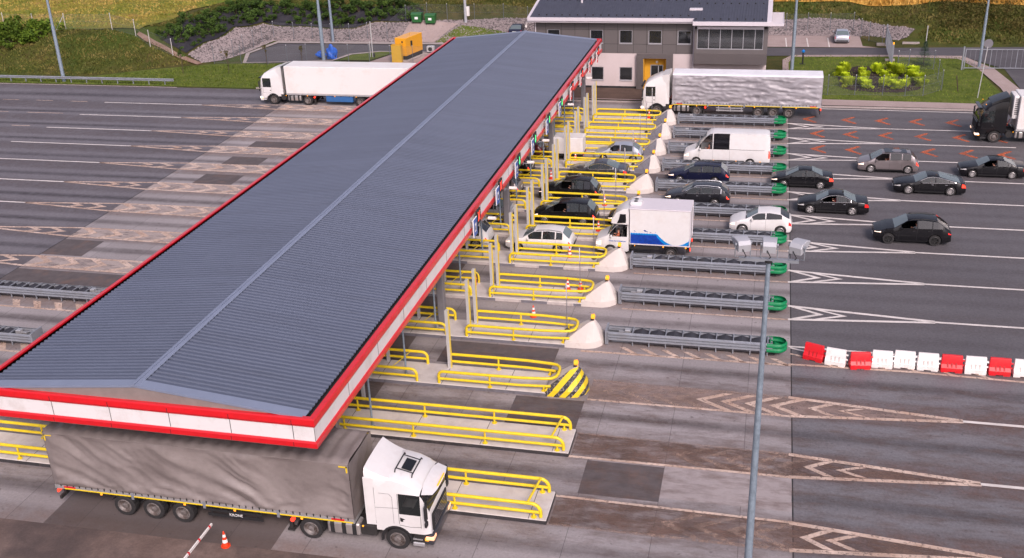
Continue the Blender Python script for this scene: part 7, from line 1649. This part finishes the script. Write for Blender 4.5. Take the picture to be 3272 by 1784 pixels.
for _ in range(4000):
    if len(spots) >= 150: break
    x, y = rn.uniform(-75.5, -45), rn.uniform(119.5, 139.3)
    if not inpoly(mulch_poly, x, y) or (-54.5 < x < -53.2): continue
    dens = .5 if x > -54 else .9 if y > 136.5 or x < -72 else .45
    if rn.random() > dens or any(math.hypot(x - a, y - b_) < .95 for a, b_, _ in spots): continue
    spots.append((x, y, rn.choice((.7, .9, 1.15, 1.4)) * (1.15 if y > 135 else .9)))
plant_set(spots, dp, 'shrub', 'shrub', lambda q, x, y: 'dark green shrub in the dark planting slope behind the gravel', 'dark green shrubs planted on the slope', M['leafdk'])
hp = [shrub_proto(40 + q, 700, 1.0, 1.5, None, .11, 9) for q in range(3)]
spots = [(-131 + q * .8 + rn.uniform(-.3, .3), 115.2 + rn.uniform(-.4, .5) + 1.25 * (q % 3), rn.uniform(1.0, 1.45)) for q in range(54)]
plant_set(spots, hp, 'hedge_bush', 'bush', lambda q, x, y: 'leafy green bush in the row on top of the bank at the upper left', 'bushes in a row on the left bank', M['leafhedge'])
yp = [shrub_proto(60 + q, 1300, .55, .85, None, .045, 10, spiky=True) for q in range(4)]
bedp = [(7.3, 112.3), (7.2, 110.9), (8.4, 109.7), (10.5, 109.2), (12.8, 109.2), (14.8, 110.6), (15.6, 113), (15.2, 116), (13.8, 118.6), (11.6, 120.4), (9.4, 120.6), (7.8, 118.5), (7.2, 115)]
zone('shrub_bed', bedp, M['bedsoil'], 0.05, drape=False)
spots = [(8.0, 117.5, 1.25), (7.5, 115.8, 1), (7.9, 114.3, 1.05), (8.4, 112.6, .9), (7.9, 111.2, 1.1), (9.7, 116.5, .95), (9.9, 114.9, 1), (9.6, 113.4, .95), (9.4, 111.9, 1.05), (9.7, 110.6, 1.05), (11.3, 117.3, 1.2), (11.9, 115.7, .8), (12.9, 118.6, 1.25), (13.4, 116.4, 1.3), (12.4, 113.0, .95), (11.5, 111.4, 1.05), (12.7, 110.6, .9), (12.4, 111.9, .8), (14.9, 117.2, 1.15), (14.5, 115.2, 1.1), (13.4, 111.4, 1.0), (14.9, 113.4, 1.2), (15.0, 111.9, 1.0), (13.8, 112.7, .7)]
plant_set(spots, yp, 'yellow_shrub', 'shrub', lambda q, x, y: 'bright yellow-green shrub in the round dark bed on the lawn', 'yellow-green shrubs in the round bed', M['leafyel'], (.84, 1.02))
def sapling(lab, x, y, h_, r_, seed, n=130, mat='leafdk'):
    rr_ = random.Random(seed); t = thing('young_tree', lab, 'tree', (x, y, H(x, y)), group=None); k = MB(); k.tube([(0, 0, -.1), (.05, 0, h_ * .4), (-.04, .03, h_ * .8)], .035, 6)
    for _ in range(6): a = rr_.uniform(0, 6.28); z = h_ * rr_.uniform(.4, .75); k.cyl((0, 0, z), (math.cos(a) * r_ * .8, math.sin(a) * r_ * .8, z + r_ * .7), .018, .008, 4)
    k.build('trunk', M['bark'], t); k = MB(); leafcloud(k, n, r_, h_ * .5, rr_, .085, 8, z0=h_ * .5); k.build('crown', M[mat], t)
sapling('young tree with small dark crown at the end of the left bank', -66.8, 111.2, 3.3, .5, 1, 230)
sapling('very thin young tree with a few pale leaves near the kerb', -61.0, 111.4, 3.1, .35, 2, 90, 'leafweed')
sapling('thin young tree beside the fence behind the white box lorry', -58.3, 115.9, 2.8, .35, 3, 80, 'leafweed')
sapling('tiny young tree in the yard left of the blue tarpaulin', -54.4, 117.3, 2.3, .3, 4, 60, 'leafweed')
t = thing('small_fir', 'small dark fir tree on the lawn behind the yellow shrubs', 'fir tree', (16.4, 121.6, .03)); rr_ = random.Random(5); k = MB(); k.cyl((0, 0, 0), (0, 0, 2.6), .06, .015, 6); k.build('trunk', M['bark'], t); k = MB()
for q in range(1500):
    z = rr_.uniform(.1, 2.6) ** 1.0; a = rr_.uniform(0, 6.28); rmax = (2.75 - z) * .40 * (1 + .18 * math.sin(z * 14)); d = rmax * math.sqrt(rr_.random()) ; p = Vector((math.cos(a) * d, math.sin(a) * d, z - d * .22)); o_ = Vector((math.cos(a), math.sin(a), -.1)) * .15; sd_ = Vector((-math.sin(a), math.cos(a), 0)) * .035
    k.add([p - o_ * .3, p + sd_, p + o_, p - sd_], [(0, 1, 2, 3)])
k.build('crown', M['needle'], t)

# stones, grass and wheat: uncountable
def scatter(name, mat, label, poly, n, fn, seed, cat='ground cover'):
    rr_ = random.Random(seed); mb = MB(); xs = [p[0] for p in poly]; ys = [p[1] for p in poly]; c_ = 0
    while c_ < n:
        x, y = rr_.uniform(min(xs), max(xs)), rr_.uniform(min(ys), max(ys))
        if inpoly(poly, x, y): fn(mb, x, y, H(x, y), rr_); c_ += 1
    o = mb.build(name, mat); return tag(o, label, cat, None, 'stuff')
def stone(mb, x, y, z, rr_):
    s = rr_.uniform(.08, .2); P = [(rr_.uniform(.7, 1.3) * a * s, rr_.uniform(.7, 1.3) * b_ * s, rr_.uniform(.6, 1.1) * c_ * s) for a, b_, c_ in ((1, 0, 0), (-1, 0, 0), (0, 1, 0), (0, -1, 0), (0, 0, 1))]
    mb.add([(x + p[0], y + p[1], z + .05 + p[2]) for p in P], [(0, 2, 4), (2, 1, 4), (1, 3, 4), (3, 0, 4)])
M['stone'] = pm('riprap_stone', (.25, .21, .21), .9, var=.35, vs=5)
scatter('gravel', M['stone'], 'pinkish grey stones covering the slope behind the yard and parking', gravel_poly, 15000, stone, 3)
def tuft(hh, sp):
    def f(mb, x, y, z, rr_):
        a = rr_.uniform(0, 3.14); h2 = hh * rr_.uniform(.5, 1.4); w_ = sp * rr_.uniform(.6, 1.3); dx, dy = math.cos(a) * w_, math.sin(a) * w_; lx, ly = rr_.gauss(0, h2 * .3), rr_.gauss(0, h2 * .3)
        mb.add([(x - dx, y - dy, z), (x + dx, y + dy, z), (x + lx, y + ly, z + h2)], [(0, 1, 2)])
    return f
M['tuftg'] = leafmat('grass_blades', [(.075, .115, .014), (.125, .175, .022), (.19, .21, .045)], .6)
M['tuftd'] = leafmat('bank_grass_blades', [(.045, .062, .012), (.095, .10, .02), (.19, .15, .05)], .5)
M['tuftm'] = leafmat('meadow_blades', [(.14, .18, .025), (.30, .26, .05), (.55, .34, .12)], .3)
M['tuftw'] = leafmat('wheat_ears', [(.48, .26, .05), (.62, .37, .085), (.76, .50, .16)], .8)
scatter('lawn_grass', M['tuftg'], 'mown grass blades on the lawn and verge', [(1.8, 105.8), (22, 105.8), (21.8, 118), (22.5, 120.5), (20.5, 126), (13, 126), (3, 125.4), (1.8, 123)], 6000, tuft(.14, .06), 4)
scatter('verge_grass_blades', M['tuftg'], 'grass blades along the verge behind the guardrail', [(-130, 105.0), (-54, 105.4), (-25, 105.6), (-25, 117.5), (-61, 116.6), (-68, 114.6), (-77.7, 108.6), (-130, 108)], 9000, tuft(.18, .08), 5)
scatter('bank_grass_blades', M['tuftd'], 'rough dark grass on the left bank', [(-130, 108.5), (-78, 109), (-68.5, 116), (-74, 118.5), (-84, 119.3), (-130, 119.3)], 14000, tuft(.22, .10), 6)
scatter('meadow_grass', M['tuftm'], 'dry golden meadow grass behind the left bank', [(-130, 119.5), (-90, 119.5), (-78, 121), (-77.5, 134), (-75, 140), (-66, 142.6), (-60, 147), (-40, 149), (-30, 165), (-130, 165)], 26000, tuft(.28, .16), 7)
scatter('slope_grass', M['tuftd'], 'rough grass on the slope behind the building and parking', [(-45, 136.5), (-30, 139.5), (-8, 141.3), (6, 141.4), (14, 139.8), (18, 136.8), (17, 134.5), (20, 132.3), (29, 133), (48, 133.2), (48, 140.6), (27, 141), (17, 143), (10, 145), (-30, 148), (-60, 146), (-75, 139), (-77, 122), (-75, 121), (-74.5, 133), (-71, 138.5), (-45.6, 138.6)], 17000, tuft(.26, .12), 8)
scatter('wheat', M['tuftw'], 'ripe golden wheat standing along the top right edge', [(-3, 145.3), (10, 145.1), (17, 143.1), (27, 141.1), (48, 140.8), (48, 160), (-30, 160), (-30, 151)], 24000, tuft(.75, .12), 9)
def weed(mb, x, y, z, rr_):
    for _ in range(16):
        p = Vector((x + rr_.gauss(0, .25), y + rr_.gauss(0, .25), z + rr_.uniform(.1, 1.0))); s = .08; a = Vector((rr_.gauss(0, 1), rr_.gauss(0, 1), rr_.gauss(0, 1))).normalized() * s; b_ = a.cross(Vector((rr_.random(), rr_.random(), 1))).normalized() * s
        mb.add([p - a, p + b_, p + a, p - b_], [(0, 1, 2, 3)])
scatter('weeds', M['leafweed'], 'tall brownish weeds on the dark bank at the upper right', [(19.5, 136), (30, 134.5), (48, 134.5), (48, 142), (27, 143.5), (20.5, 143.5)], 800, weed, 10)
